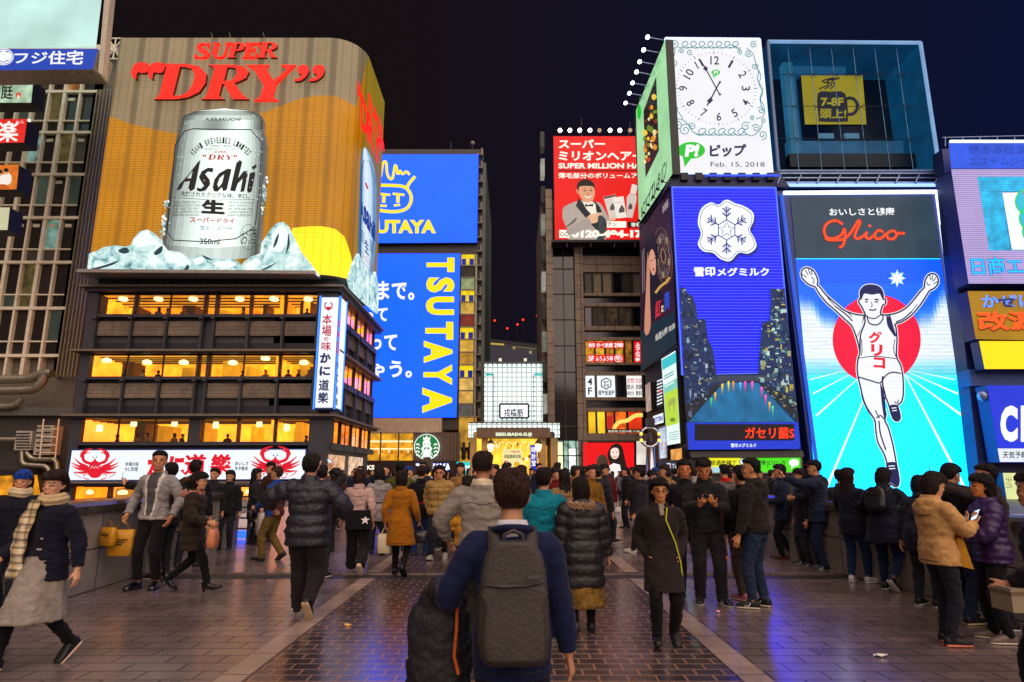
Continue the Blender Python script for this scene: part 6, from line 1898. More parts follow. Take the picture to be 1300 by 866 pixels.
RED = glow('#e0161c',1.1,var=.05);m = MB()
flat(m,Fg,(746,434,792,442),.03,RED);flat(m,Fg,(746,450.5,792,459.5),.03,RED);flat(m,Fg,(805,434,814,460),.03,RED);m.build('red_strip',sg)
m = MB()
for s_, q in (('焼肉',(747,435.5,755,441)),('食べ放題',(757,435.5,778,441)),('2980',(780,435.5,791,441)),('5F',(747,452,754,458.5)),('ふうふう亭',(756,452,778,458.5)),('牛',(781.5,452,788.5,458.5))):m.text(Fg,s_,q,.05,WHT,bold=.03)
m.text(Fg,'ふうふう亭',(806.5,435,812.5,459),.05,WHT,bold=.03,vertical=True);m.stroke(Fg,ell(785,455.2,4.8,4.2,16),.6,.05,WHT,closed=True);m.build('lettering',sg)
sg = thing('window_sign',Fg.at(770,500),'white lit window panels reading 4F with a black hexagon mark','sign')
m = MB();BK = ink('#14161c');PK = ink('#d02a4a')
m.text(Fg,'4',(746,480,752,489),.05,BK,bold=.03);m.text(Fg,'F',(746.5,492,752,501),.05,BK,bold=.02)
m.stroke(Fg,ell(769.5,487,7,7,6,rot=30),1.5,.05,BK,closed=True);m.text(Fg,'個室',(766,483.5,773,487),.05,BK,bold=.02);m.text(Fg,'居酒',(766,487.6,773,491),.05,BK,bold=.02)
m.text(Fg,'個室居酒屋',(759.5,495.5,780,502),.05,BK,bold=.03)
for k, s_ in enumerate(('女性','飲み','180分')):m.text(Fg,s_,(796,480+k*8,805,486.5+k*8),.05,PK if k<1 else BK,bold=.02)
for k, s_ in enumerate(('のお','放題','無料')):m.text(Fg,s_,(807,480+k*8,815,486.5+k*8),.05,PK if k==0 else BK,bold=.02)
m.build('lettering',sg)
m = MB();m.slabw(Fg,(771,528,778,546),.03,.06,glow('#c8201c',1));m.stroke(Fg,catmull([(778,545),(786,536),(796,534),(806,528),(816,527)],5),5,.06,ink('#f4d060',1.2))
m.slabw(Fg,(770,545,814,549.5),.05,.09,ink('#241a10'));m.text(Fg,'鉄板焼 お好み焼 11:00',(772,546,812,549),.11,ink('#f2e8d0'),bold=.01);tag(m.build('window_sign'),'orange and red food picture in the yellow first floor window','sign')
# red poster with a smiling woman near the ground
FP = F8.shift(.5)
sg = sign('lit_poster',FP,[(740.5,606),(805,606),(805,562),(740.5,562)],glow('#e80d14',1.1),.4,'big red lit poster with a long haired woman in white at street level',cat='poster')
m = MB()
m.poly(FP,catmull([(772,606),(774,590),(771,578),(775,568),(782,563),(789,566),(792,576),(795,590),(798,606)],4,True),.02,ink('#241714'))
m.poly(FP,[(769,606),(772,592),(779,588),(787,590),(790,606)],.03,ink('#fff4f0'));m.poly(FP,ell(780.5,575,5.6,8,18),.04,ink('#fbe3d4'))
m.poly(FP,catmull([(774,574),(776,566),(782,564.5),(787,568),(788,577),(785.5,570),(780,568.5),(776.5,570)],3,True),.05,ink('#241714'))
for x in (778,783.4):m.stroke(FP,[(x-1.2,574),(x+1.2,574)],.8,.055,ink('#1c1010'))
m.stroke(FP,catmull([(778,579),(780.6,580.6),(783,579)],3),.9,.055,ink('#c8303a'));m.build('picture',sg)
sg = sign('lit_poster',FP,[(808,590),(820,590),(820,560),(808,560)],glow('#e8e0d4',.9,var=.3),.4,'narrow pale poster panel right of the red woman poster',cat='poster')
# the red rooftop billboard
F9 = facing(57.0)
rb = sign('red_billboard',F9,[(704.5,307.5),(880,307.5),(880,173),(702.5,173)],glow('#e20d0c',1.1,var=.08,scale=.2),.8,'red rooftop billboard with a man in a silver dinner jacket and bottles',cat='billboard')
CRM = ink('#fff6e4',1.1);m = MB()
m.text(F9,'スーパー',(709,177,768,188.5),.04,CRM,bold=.035);m.text(F9,'ミリオンヘアー',(709,192,817,204),.04,CRM,bold=.035)
m.text(F9,'SUPER MILLION HAIR',(709,207,824,214),.04,CRM,bold=.035);m.slabw(F9,(709,216.3,830,217.2),.0,.05,ink('#38090a'))
m.text(F9,'薄毛部分のボリュームアップ',(709,219.5,828,226.5),.04,CRM,bold=.03)
m.text(F9,'0120-494-178',(725.5,292,824,302),.06,CRM,bold=.06)
flat(m,F9,(710,292,723,302),.05,CRM)
for x in (713.5,719.5):m.stroke(F9,ell(x,297.5,2.2,2.2,12),.8,.07,ink('#33100e'),closed=True)
flat(m,F9,(761.5,281,795,289),.05,CRM);m.text(F9,'ルアン',(764,282.5,783,287.5),.07,ink('#201010'),bold=.02);flat(m,F9,(797,281.5,840,289),.05,ink('#241414'));m.text(F9,'増毛',(801,282.5,812,288),.07,CRM,bold=.02)
m.build('lettering',rb)
m = MB();sx_ = lambda zx:700+zx*.1039;sy_ = lambda zy:220+zy*.1039
def zpoly(pts,off,c,sm=True):m.poly(F9,catmull([(sx_(a),sy_(b)) for a,b in pts],3,True) if sm else [(sx_(a),sy_(b)) for a,b in pts],off,ink(c))
zpoly([(235,830),(200,700),(140,560),(140,440),(180,395),(300,345),(420,330),(540,350),(610,380),(700,540),(740,590),(660,640),(650,830)],.05,'#b3a49a')
zpoly([(560,560),(620,520),(680,620),(640,820),(560,830)],.055,'#3a3f42');zpoly([(170,660),(260,580),(300,540),(310,560),(270,610),(190,660)],.056,'#6c625e')
zpoly([(330,305),(300,400),(420,545),(480,500),(420,400)],.06,'#1d2426',False);zpoly([(505,345),(560,480),(620,480),(590,410),(540,350)],.06,'#1d2426',False)
zpoly([(380,350),(430,440),(500,510),(550,490),(540,380),(500,345)],.065,'#f2ead8',False)
zpoly([(315,190),(318,130),(360,85),(430,72),(490,95),(525,140),(530,200),(500,160),(350,160),(335,210)],.085,'#15110f')
zpoly([(330,190),(340,145),(420,120),(500,145),(527,195),(530,260),(505,330),(450,358),(390,335),(345,270)],.08,'#e0a07a')
zpoly([(320,200),(305,195),(310,240),(335,260)],.075,'#d08a66');zpoly([(400,270),(440,290),(490,275),(470,300),(430,302)],.09,'#fff0e0')
for a, b in ((410,212),(485,212)):zpoly([(a-25,b),(a,b-8),(a+25,b),(a,b+8)],.09,'#2a1812',False);zpoly([(a-30,b-25),(a,b-34),(a+30,b-26),(a,b-28)],.09,'#1c110e',False)
zpoly([(440,225),(430,258),(462,262),(455,230)],.088,'#c88460')
zpoly([(415,370),(440,385),(440,410),(412,405)],.09,'#121416',False);zpoly([(440,388),(510,375),(512,402),(445,405)],.09,'#121416',False)
zpoly([(455,540),(480,500),(560,495),(620,480),(625,495),(570,520),(565,590),(500,610)],.095,'#eab58e');zpoly([(490,620),(570,600),(560,690),(520,660)],.09,'#20282a')
zpoly([(180,700),(330,600),(470,560),(490,640),(400,690),(250,750)],.07,'#a89a92');zpoly([(700,560),(760,545),(800,540),(760,580)],.07,'#eab58e')
zpoly([(635,290),(780,255),(830,540),(710,550)],.07,'#d8ccc0',False);zpoly([(640,290),(780,258),(783,282),(645,315)],.075,'#544a46',False)
zpoly([(745,300),(880,280),(920,540),(800,552)],.08,'#efe6da',False);zpoly([(750,362),(893,342),(894,350),(752,370)],.085,'#b7aca0',False)
zpoly([(920,300),(950,250),(1040,270),(1040,330),(990,545),(920,540)],.072,'#cfc4b8',False);zpoly([(985,130),(1055,150),(1030,262),(960,245)],.076,'#e0d6ca',False)
for (a,b,w) in ((745,420,55),(860,450,70),(965,410,50)):zpoly([(a-w*.5,b-5),(a,b-w),(a+w*.5,b-15),(a+w*.5,b+25),(a-w*.5,b+35)],.09,'#544d50',False)
m.build('picture',rb)
m = MB()
for px in (711,723.5,736,749,761,774.5,787,800):
	p = F9.at(px,173,-.2);q = F9.at(px,165.5,1.3);m.piece();m.tube([p,q],.04,M_dark2,5);m.ball(q,.20,glow('#fff3d4' if px not in (761,800) else '#c0a080',7.0 if px not in (761,800) else 1.0,var=.02),10,7)
m.build_each('flood_lamp',rb)
m = MB();m.slabw(F9,(700,308,880,311),-1,.8,M_dark2)
for px in (720,750,780,806):m.tube([F9.at(px,309,.8),F9.at(px,314,1.6)],.05,M_dark2,5)
m.build('catwalk',rb)
m = MB();m.tube([F9.at(738,173,-3),F9.at(738,150,-3)],.06,M_dark2,5);m.tube([F9.at(798,173,-3),F9.at(800,155,-3)],.06,M_dark2,5);m.build('mast',rb)
# ------------------------------------------------------------------ corner tower of signs at the canal
F4 = facing(42.0)
A4 = F4.at(849,136)
dS = Vector((-.092,1,0)).normalized()
SR = Plane(A4,(-dS.y,dS.x,0))
ct = thing('corner_building',(F4.at(930,600).x,46,0),'dark corner building carrying the clock, the snowflake sign and the side boards','building')
def plan_block(mb,x1,s1,z0,z1,m_,inset=.12,y0=42.3):
	"""block filling the wedge behind front plane (to x1) and the street side (to distance s1 along it)"""
	c = A4+Vector((inset,0,0));c.y = y0
	q = [c,Vector((x1,y0,0)),Vector((x1,y0+s1,0)),c+dS*s1]
	V = [Vector((p.x,p.y,z)) for z in (z0,z1) for p in q]
	mb.add(V,[(0,1,5,4),(1,2,6,5),(2,3,7,6),(3,0,4,7),(4,5,6,7),(3,2,1,0)],m_)
m = MB();plan_block(m,F4.at(1000,400).x,8.6,0,F4.at(905,50).z-.3,mat('#2a2725',.5,var=.25,scale=1.5));m.build('wall',ct)
m = MB();m.slab(F4,[(845.5,240),(1000,240),(985,220),(851,221)],-2.5,.35,mat('#15254f',.5))
for k in range(7):x = 862+k*18;m.slabw(F4,(x,224,x+9,233),.35,.6,mat('#10131c',.5))
m.slabw(F4,(892,227,985,229),.6,.7,glow('#2f52ff',1.2));m.build('sign_gantry',ct)
# clock
ck = sign('clock_sign',F4.shift(.4),[(853.7,219.5),(980,220.5),(964,50.3),(844.6,49.3)],glow('#e9ebf0',1.05,var=.03),2.2,'white lit clock board with teal scrollwork showing five to seven',side='#1d3a8c',edge=(glow('#c9d8ff',1.6),.10),cat='clock')
FC = F4.shift(.42)
tc_, nv = ink('#11838a'), ink('#1b2050')
cx_ = 780;S_ = lambda a, b:(840+a*.2137,40+b*.2137)
m = MB()
def Z(pts,k=5,closed=False):return catmull([S_(*p) for p in pts],k,closed)
def curl(mb,c,r,turns,a0,dirn,w,end=None):
	pts = []
	for i in range(int(turns*14)+1):
		a = R(a0+dirn*360*i/14);rr = r*(1-.82*i/(turns*14));pts.append((c[0]+rr*math.cos(a),c[1]+rr*math.sin(a)))
	mb.stroke(FC,[S_(*p) for p in pts],w,.02+.0005*(len(mb.f)%17),tc_)
	mb.poly(FC,ell(*S_(*pts[-1]),.75,.75,8),.035,tc_)
w_ = 1.0
for k in range(7):
	x = 130+k*50;m.stroke(FC,Z([(x-30,92),(x-8,96),(x+26,76),(x+14,58),(x-6,70),(x+4,96),(x+40,98)],5),w_,.02+k*.001,tc_)
for (c,r,t,a,d) in (((75,80),28,1.4,-120,1),((118,118),18,1.3,160,1),((75,185),24,1.3,200,-1),((548,78),22,1.4,-60,-1),((515,130),22,1.4,20,1),((552,205),20,1.3,-30,1),((460,120),17,1.3,90,-1),((168,122),20,1.2,30,1),((95,560),34,1.5,140,1),((140,585),38,1.5,-40,-1),((180,565),24,1.3,200,1),((600,615),28,1.4,100,-1),((560,575),26,1.4,200,1),((500,565),30,1.3,-40,-1),((540,510),16,1.3,60,1),((590,470),24,1.3,210,1),((85,460),22,1.2,90,1),((605,525),16,1.2,30,1)):curl(m,c,r,t,a,d,w_)
for k in range(5):
	x = 215+k*58;m.stroke(FC,Z([(x-20,600),(x+10,618),(x+46,590),(x+34,575),(x+6,590),(x+20,615),(x+60,612)],5),w_,.02+k*.001,tc_)
for sgn, pts in ((0,[(62,180),(80,110),(45,80),(70,52)]),(0,[(64,205),(52,250),(66,300),(52,345),(70,390),(66,440),(100,480),(128,520)]),(0,[(56,255),(70,300),(54,350),(74,400),(68,440)]),(0,[(565,215),(590,265),(578,310),(600,360),(588,405),(612,450),(604,500),(560,520)]),(0,[(580,230),(570,290),(600,340),(584,400),(602,470)]),(0,[(505,100),(540,130),(560,190),(576,240)]),(0,[(470,115),(440,90),(400,78)]),(0,[(75,530),(110,520),(150,545),(190,600),(250,615)]),(0,[(480,590),(530,620),(580,590),(600,540)])):
	m.stroke(FC,Z(pts,6),w_,.024,tc_)
m.build('scrollwork',ck)
m = MB();C0 = (325,338)
def dial(h,r):a = R(h*30);return (C0[0]-2+math.sin(a)*r*.98+math.cos(a)*-r*.03*0-(0),C0[1]-math.cos(a)*r)
for h in range(60):
	a = R(h*6);r0, r1 = (206,218) if h%5 else (203,221)
	p = [(C0[0]+math.sin(a)*rr*(1.10 if True else 1)+(rr*math.cos(a)*-.07),C0[1]-math.cos(a)*rr) for rr in (r0,r1)]
	m.stroke(FC,[S_(*p[0]),S_(*p[1])],1.0 if h%5==0 else .55,.02,ink('#0c6f7c') if h%5==0 else ink('#8a6a90'))
for h, q in {12:(285,145,345,198),1:(395,172,425,215),2:(462,232,500,278),3:(484,318,516,358),4:(478,400,520,445),5:(412,458,455,510),6:(320,482,360,530),7:(228,460,272,506),8:(146,402,196,446),9:(110,316,146,358),10:(132,222,190,282),11:(200,168,240,218)}.items():
	a = R(h*30 if 3<h<9 and False else h*30);x0, y0, x1, y1 = q;cx, cy = (x0+x1)/2, (y0+y1)/2;hw, hh = {1:7,11:18,12:26,10:27}.get(h,14), 25
	if 4<=h<=8:a+=math.pi if False else 0
	rot = a if h in (12,1,2,11,10) else (a-math.pi if 4<=h<=8 else (a if h==3 else a))
	rot = (rot+math.pi)%(2*math.pi)-math.pi
	if h in (3,):rot = math.pi/2
	if h==9:rot = -math.pi/2
	c_, s_ = math.cos(rot), math.sin(rot)
	quad = [S_(cx+dx*c_-dy*s_,cy+dx*s_+dy*c_) for dx,dy in ((-hw,-hh),(hw,-hh),(hw,hh),(-hw,hh))]
	m.text(FC,str(h),quad,.02,nv,bold=.012)
m.build('numeral',ck)
m = MB();hd_ = ink('#12164a')
m.stroke(FC,[S_(345,375),S_(325,338),S_(262,222),S_(225,162)],1.5,.04,hd_);m.poly(FC,[S_(*p) for p in ((245,222),(258,204),(276,218),(266,238))],.045,hd_);m.poly(FC,ell(*S_(346,374),1.6,1.6,8),.05,hd_);m.build('minute_hand',ck)
m = MB();m.stroke(FC,[S_(346,300),S_(325,338),S_(286,412),S_(270,440)],1.8,.06,hd_);m.poly(FC,[S_(*p) for p in ((268,412),(292,390),(306,408),(284,430))],.065,hd_);m.poly(FC,ell(*S_(346,301),1.6,1.6,8),.07,hd_);m.build('hour_hand',ck)
m = MB();GR = ink('#12c32a',1.0)
def pip(cx,cy,w,h):
	m.poly(FC,ell(*S_(cx,cy),w*.2137,h*.2137,26),.02,GR);m.poly(FC,[S_(cx-w*.62,cy+h*.7),S_(cx+w*.05,cy+h*.85),S_(cx-w*.48,cy+h*2.0)],.022,GR)
pip(176,706,82,50);pip(321,244,26,17)
m.text(FC,'P!',[S_(136,672),S_(224,670),S_(222,744),S_(137,745)],.04,ink('#ffffff',1.1),bold=.05,shear=.12);m.text(FC,'P!',[S_(309,234),S_(335,233),S_(335,254),S_(309,255)],.04,ink('#ffffff'),bold=.03)
m.text(FC,'ピップ',[S_(286,672),S_(504,668),S_(498,742),S_(284,748)],.03,nv,bold=.045);m.text(FC,'Feb. 15, 2018',[S_(290,774),S_(612,776),S_(612,808),S_(292,808)],.03,nv)
m.build('lettering',ck)
# green side board of the clock
SG = SR.shift(.3)
gs = sign('side_sign',SG,[(811,284),(853.5,221),(844.5,50),(807.5,140)],glow('#9fd8a0',1.0,var=.12,scale=.4),.6,'pale green lit side board with a dark food picture and black katakana',side='#20302a')
m = MB();m.poly(SG,[(817,141),(833,97),(836.5,191),(819.5,226)],.02,ink('#1c1408'))
for k in range(46):
	u, v = ro.random(), ro.random();x = 818+u*16;y = 143-u*42+8+v*72;r_ = .8+ro.random()*2.2
	if y>224-u*34-3 or y<141-u*42+4:continue
	m.poly(SG,ell(x,y,r_,r_*1.4,7),.022+k*.0006,ink(ro.choice(['#e0901c','#c8401c','#f2c83c','#8a2a10','#6a8a1c','#f0dca0'])))
m.build('picture',gs)
m = MB()
for i, ch in enumerate('ピップエレキバン'):
	u = i/8;x0 = 814+u*33;x1 = 814+(u+.115)*33;y0 = 262-u*64;hgt = 16+8*u
	m.text(SG,ch,[(x0,y0),(x1,y0-7.4),(x1,y0-7.4+hgt),(x0,y0+hgt)],.02,ink('#0c100c'),bold=.03)
m.poly(SG,ell(811.5,142,2.6,10,14),.02,GR)
for k in range(9):m.stroke(SG,ell(813+k*3.4,126-k*7.6+(k%2)*5,1.2,2.6,10),.5,.02,ink('#2f8a5a'),closed=True)
m.build('lettering',gs)
m = MB()
for (x,y) in ((820,46.8),(815,63),(810,78),(806,91),(801,105),(797,118),(792,130.5)):
	p = SG.at(x+21,y+4,-.1);q = SG.at(x,y,1.1);q = p+(q-p)*.9
	m.piece();m.tube([p,q],.035,mat('#9fb8d8',.4,metal=.5),5);m.ball(q,(.16,.22,.13),glow('#e6fff2',6.0,var=.02),9,6)
m.build_each('arm_lamp',gs)
m = MB()
for k in range(6):
	x = 817+k*6;y = 275-k*10;m.tube([SG.at(x,y+7,.05),SG.at(x-6,y+6,.9)],.03,M_dark2,5);m.ball(SG.at(x-6,y+5,.9),.12,M_dark2,7,5)
m.tube([SG.at(812,291,.5),SG.at(852,231,.5)],.05,M_dark2,6);m.build('lower_rail',gs)
# dark side board with a woman and a stained glass window
SD = SR.shift(.2)
db_ = sign('side_board',SD,[(813.5,471),(858.5,437),(850.5,238),(812,296)],glow('#2a1218',1.0,var=.5,scale=.5),.5,'tall dark side board with a dark haired woman before a round stained glass window',side='#1a1a1c')
m = MB();m.poly(SD,[(813.5,471),(858.5,437),(856,395),(813,420)],.01,ink('#0e2a30',.9))
for k in range(4):m.stroke(SD,ell(842,325,11-k*2.7,36-k*9,22,rot=-6),1.0,.02+k*.002,ink(['#6a4a34','#8a6a48','#4a3a30','#a8845a'][k]),closed=True)
for k in range(10):a = R(k*36);m.stroke(SD,[(842+2*math.cos(a),325+7*math.sin(a)),(842+10*math.cos(a),325+33*math.sin(a))],.7,.03,ink('#7a5a3c'))
for k in range(10):a = R(k*36+18);m.poly(SD,ell(842+7.4*math.cos(a),325+24*math.sin(a),1.5,5,8),.026,ink(['#9a8a70','#5a5a60'][k%2],.8))
m.poly(SD,catmull([(819,330),(820,305),(826,296),(832,300),(835,320),(834,345),(828,350),(822,345)],4,True),.04,ink('#140c0c'))
m.poly(SD,ell(828.5,333,4.2,17,16,rot=-4),.05,ink('#d79a7c'));m.poly(SD,catmull([(822,330),(825,308),(832,308),(834,325),(829,316),(825,320)],3,True),.055,ink('#160d0c'))
for x, y in ((827,331),(831,328)):m.stroke(SD,[(x-.9,y),(x+.9,y-.6)],1.4,.06,ink('#1c100e'))
m.poly(SD,ell(829.6,342,1.2,1.7,8),.06,ink('#b02a34'));m.poly(SD,[(824,350),(832,346),(838,372),(836,402),(820,412),(820,372)],.045,ink('#17131a'))
m.poly(SD,catmull([(818,420),(820,370),(821,340),(822,322),(824,322),(825,345),(825,372),(826,410),(823,424)],3,True),.052,ink('#c98a6c'))
m.build('picture',db_)
m = MB()
for (q,c,ch) in (([(832,384),(839,379),(839,400),(832,405)],'#c8283a','紅'),([(839.5,388),(842.5,386),(842.5,395),(839.5,397)],'#e8d8b8','と'),([(843,373),(850,368),(850.5,391),(843,396)],'#2a4ac0','青')):m.text(SD,ch,q,.06,ink(c,1.1),bold=.06)
m.stroke(SD,[(832,372),(838,364),(846,358),(850,352)],3,.06,ink('#c9a24a'))
m.text(SD,'毎週火曜 18:00',[(832,425),(856.5,408),(857,417),(832,434)],.06,ink('#d8d4cc'),bold=.02);m.text(SD,'新番組',[(841,262),(848,252),(848.5,262),(841,272)],.06,ink('#cfc4c8'))
for k in range(2):m.stroke(SD,[(815.5+k*2,318-k*3),(815.8+k*2,372-k*3)],.7,.06,ink('#8a8088'))
m.build('lettering',db_)
m = MB();m.tube([SD.at(810,474,.6),SD.at(859,440,.6)],.07,M_dark2,6);m.tube([SD.at(810,474,1.4),SD.at(859,440,1.2)],.05,M_dark2,6)
for k in range(6):x = 812+k*9;m.tube([SD.at(x,472.5-k*6.2,0),SD.at(x,474-k*6.2,1.4)],.04,M_dark2,5)
m.build('catwalk',db_)
# small signs below on the street side
SL = SR.shift(.25)
def lsign(name,q,face,label,**k):return sign(name,SL,q,face,.4,label,side='#2b2927',**k)
ds = lsign('upright_sign',[(846.8,565.5),(863.8,562.5),(857.5,445),(839.5,456)],glow('#dff4ee',1.1,var=.05),'tall pale turquoise and green lit sign with a grazing deer picture')
m = MB();m.poly(SL,[(841.3,470),(858.6,460),(858,447),(840,457.5)],.02,ink('#3ec4cc'));m.poly(SL,[(845.4,542),(862,537),(860,492),(843,500)],.02,ink('#b9dc3a'));m.poly(SL,[(843,500),(860,492),(859.4,480),(842.2,488)],.021,ink('#7fd0c0'))
m.poly(SL,catmull([(848,512),(852,506),(857,505),(857,512),(856,524),(854.5,514),(850.5,516),(850,526),(848.6,516)],3,True),.03,ink('#a3b04a'));m.poly(SL,ell(854,533,3.5,2.5,10),.03,ink('#5c8a1e'))
for k in range(5):m.stroke(SL,[(843+k*.1,478-5*k*.0+k*3.4),(855+k*.1,471.5+k*3.4)],1.2,.035,ink('#2e7f8a' if k<2 else '#ffffff'))
for k in range(4):m.stroke(SL,[(848.5,550+k*3),(861.5,547.5+k*3)],.8,.035,ink('#6a9a94'))
m.build('picture',ds)
lsign('panel_sign',[(820.5,523.5),(827,521),(825.5,485),(819,489)],glow('#b8988c',.9,var=.3,scale=1.5),'dull pinkish white panel sign left of the deer sign')
ls = lsign('panel_sign',[(834,519),(842,516),(840.5,478),(832.5,482.5)],mat('#141414',.5),'black panel sign striped with white writing left of the deer sign')
m = MB()
for k in range(8):m.stroke(SL,[(834,484.5+k*4.2),(840.8,481.5+k*4.2)],1.8,.02,ink('#e6ebf0'))
m.poly(SL,ell(838,497,1.6,2.4,8),.03,ink('#e03020'));m.build('lettering',ls)
ls = lsign('shop_sign',[(829.5,540),(842.5,536.5),(841.8,524),(829,528.5)],glow('#e9eefc',1.1),'small white shop sign with blue capitals above the side shop')
m = MB();m.text(SL,'LOTTERIA',[(830,531),(841.5,527),(841.8,533.5),(830.2,537.5)],.02,ink('#1c3f9c'),bold=.04);m.build('lettering',ls)
ls = lsign('panel_sign',[(838,583),(847.3,581.5),(846,541),(836.8,544)],glow('#c9dcf0',.95,var=.3,scale=1.5),'pale blue lit panel with red writing under the small shop sign',edge=(mat('#c8d4f0',.3),.05))
m = MB();
for k in range(3):m.text(SL,('定食','弁当','セット')[k],[(839,562+k*6),(845.6,560+k*6),(845.8,565+k*6),(839.2,567+k*6)],.02,ink('#c8483a'))
m.build('lettering',ls)
lsign('panel_sign',[(852,590),(866,588),(865.4,569),(851.4,571)],glow('#e8a04a',.9,var=.4,scale=1.2),'warm orange lit panel at the foot of the corner building')
# ground floor canopy of the corner
m = MB();FE = facing(41.2);m.slab(FE,[(832,612),(880,612),(880,583),(832,585)],-3,-.4,mat('#1b2434',.4));m.build('shop_front',ct)
t = sign('direction_sign',FE,[(836,596.5),(876,596.5),(876,586.5),(836,586.5)],mat('#1c2b4a',.4),.2,'dark blue toilets direction sign beside the corner shop')
m = MB();m.text(FE,'Toilets',(853,589,870,594.5),.02,ink('#cfd8e6'),bold=.02);flat(m,FE,(846.5,588,851.5,595),.015,ink('#e8ecf4'));flat(m,FE,(847.3,589,848.7,594),.025,ink('#2a4a9c'));flat(m,FE,(849.4,589,850.8,594),.025,ink('#c8304a'));m.build('lettering',t)
# ------------------------------------------------------------------ snowflake sign
F6 = facing(41.6)
BLUEN = glow('#1418f0',1.8,hot=3.4,var=.10,scale=.4,lines=1,lscale=1.15,depth=.55)
ss = sign('snowflake_sign',F6,[(866,476),(1005,474),(984.5,238.5),(853,238)],BLUEN,.5,'tall ultramarine neon sign with a white snowflake shield above a canal picture',side='#17276b',edge=(glow('#4d6bff',1.5),.05))
m = MB()
for k in range(62):
	y = 240+k*3.8;xa_, xb_ = np.interp(y,[238,476],[853.6,866]), np.interp(y,[238,474],[984,1004.5])
	m.tube([F6.at(xa_,y,.06),F6.at(xb_,y,.06)],.022,glow('#3a46ff',2.2,var=.02,light=False),4,cap=False)
m.build('neon_tube',ss)
for k in range(5):pass
m = MB();WS, BD = ink('#f2fafa',1.1), ink('#15208c')
sh_ = [(893,262),(903,257),(912,260),(922,253.5),(933,258),(945,262),(956,270),(956.5,281),(952,292),(958,303),(960,314),(950,322),(938,321),(927,331.5),(915,329),(905,321),(893,319),(886,310),(890,297),(886,284),(888,270)]
m.poly(F6,catmull([(x+2.5,y+3.5) for x,y in sh_],4,True),.11,BD);m.poly(F6,catmull(sh_,4,True),.13,WS);m.stroke(F6,catmull([(922.5+(x-922.5)*.93,292+(y-292)*.93) for x,y in sh_],4,True),.8,.15,BD,closed=True)
m.build('shield',ss)
m = MB();c = (922.5,292)
for k in range(6):
	a = R(60*k+30*0-90);ax, ay = math.cos(a), math.sin(a);sq = (.93,1.0)
	P_ = lambda r, s_:(c[0]+(ax*r-ay*s_)*sq[0],c[1]+(ay*r+ax*s_)*sq[1])
	m.stroke(F6,[P_(13,0),P_(30,0)],1.5,.16,BD)
	for r0 in (17,23):
		for sg_ in (-1,1):m.stroke(F6,[P_(r0,0),P_(r0+5,sg_*6)],1.5,.162,BD);m.stroke(F6,[P_(r0+1,sg_*2.2+sg_*.0),P_(r0+6.5,sg_*2.2)],.9,.164,BD)
	b2 = R(60*k-90+60);m.stroke(F6,[P_(13,0),(c[0]+13*math.cos(b2)*sq[0],c[1]+13*math.sin(b2))],1.2,.166,BD)
star = [(c[0]+(11 if k%2==0 else 4.6)*math.sin(R(36*k)),c[1]-(11 if k%2==0 else 4.6)*math.cos(R(36*k))) for k in range(10)]
m.stroke(F6,star,1.1,.168,BD,closed=True);m.build('snowflake',ss)
m = MB();m.text(F6,'雪印',[(881,339.5),(907,339),(908,350.5),(882,351)],.13,WS,bold=.07);m.text(F6,'メグミルク',[(909.5,340),(976,339.5),(977.5,350.5),(910.5,351)],.13,WS,bold=.035);m.build('lettering',ss)
# canal picture in the lower half: silhouettes of the banks, a bridge and lights on water
m = MB()
Lc = [(862,364),(871,365),(873,372),(880,376),(884,388),(886,405),(896,404),(899,430),(905,442),(908,458),(910,476),(918,484),(900,505),(874,534),(870,520)]
Rc = [(977,366),(996,366),(1014,536),(1008,534),(985,510),(962,486),(962,476),(964,440),(967,409),(976,407),(978,383)]
def bank(outline,seed,cols):
	m.poly(F6,outline,.125,ink('#16305f',.9));rb_ = random.Random(seed)
	xs_ = [p[0] for p in outline];lo, hi = min(xs_), max(xs_)
	def inside(x,y):
		c = False
		for i in range(len(outline)):
			(x0,y0), (x1,y1) = outline[i], outline[i-1]
			if (y0>y)!=(y1>y) and x<(x1-x0)*(y-y0)/(y1-y0)+x0:c = not c
		return c
	for k in range(420):
		x, y = rb_.uniform(lo,hi), rb_.uniform(366,528);w, h = rb_.uniform(1,5), rb_.choice([rb_.uniform(.8,2),rb_.uniform(2,7)])
		if all(inside(x+a,y+b) for a in (0,w) for b in (0,h)):
			m.poly(F6,[(x,y),(x+w,y+.2),(x+w,y+h+.2),(x,y+h)],.128+k*.0003,ink(rb_.choice(cols),rb_.uniform(.4,1.0)))
bank(Lc,3,['#24406a','#3c5c82','#16244a','#8fb0c8','#b0a078','#30507c','#101a38','#c8d8e0','#5a6a90','#1c2c58'])
bank(Rc,5,['#24466a','#3c6c82','#16244a','#9fd0c8','#b0b078','#30607c','#101a38','#d0e8e0','#5a7a90','#d8c050'])
m.poly(F6,[(868.5,476),(1006,474),(1014.5,537),(872,537)],.115,ink('#0a1836',.9));m.poly(F6,[(905,477),(985,476.5),(990,484),(897,485)],.14,ink('#39465c',.9))
m.poly(F6,[(918,486),(962,486),(1009,535.5),(874,536)],.14,glow('#0f6a9c',1.0,var=.3,scale=1.2))
m.poly(F6,[(872.2,537),(900,505),(916,487),(911,487),(890,500),(869.6,515)],.135,ink('#1e2430',.9));m.poly(F6,[(1013.5,536),(986,509),(964,487),(969,487),(990,497),(1010,506)],.137,ink('#1e2634',.9))
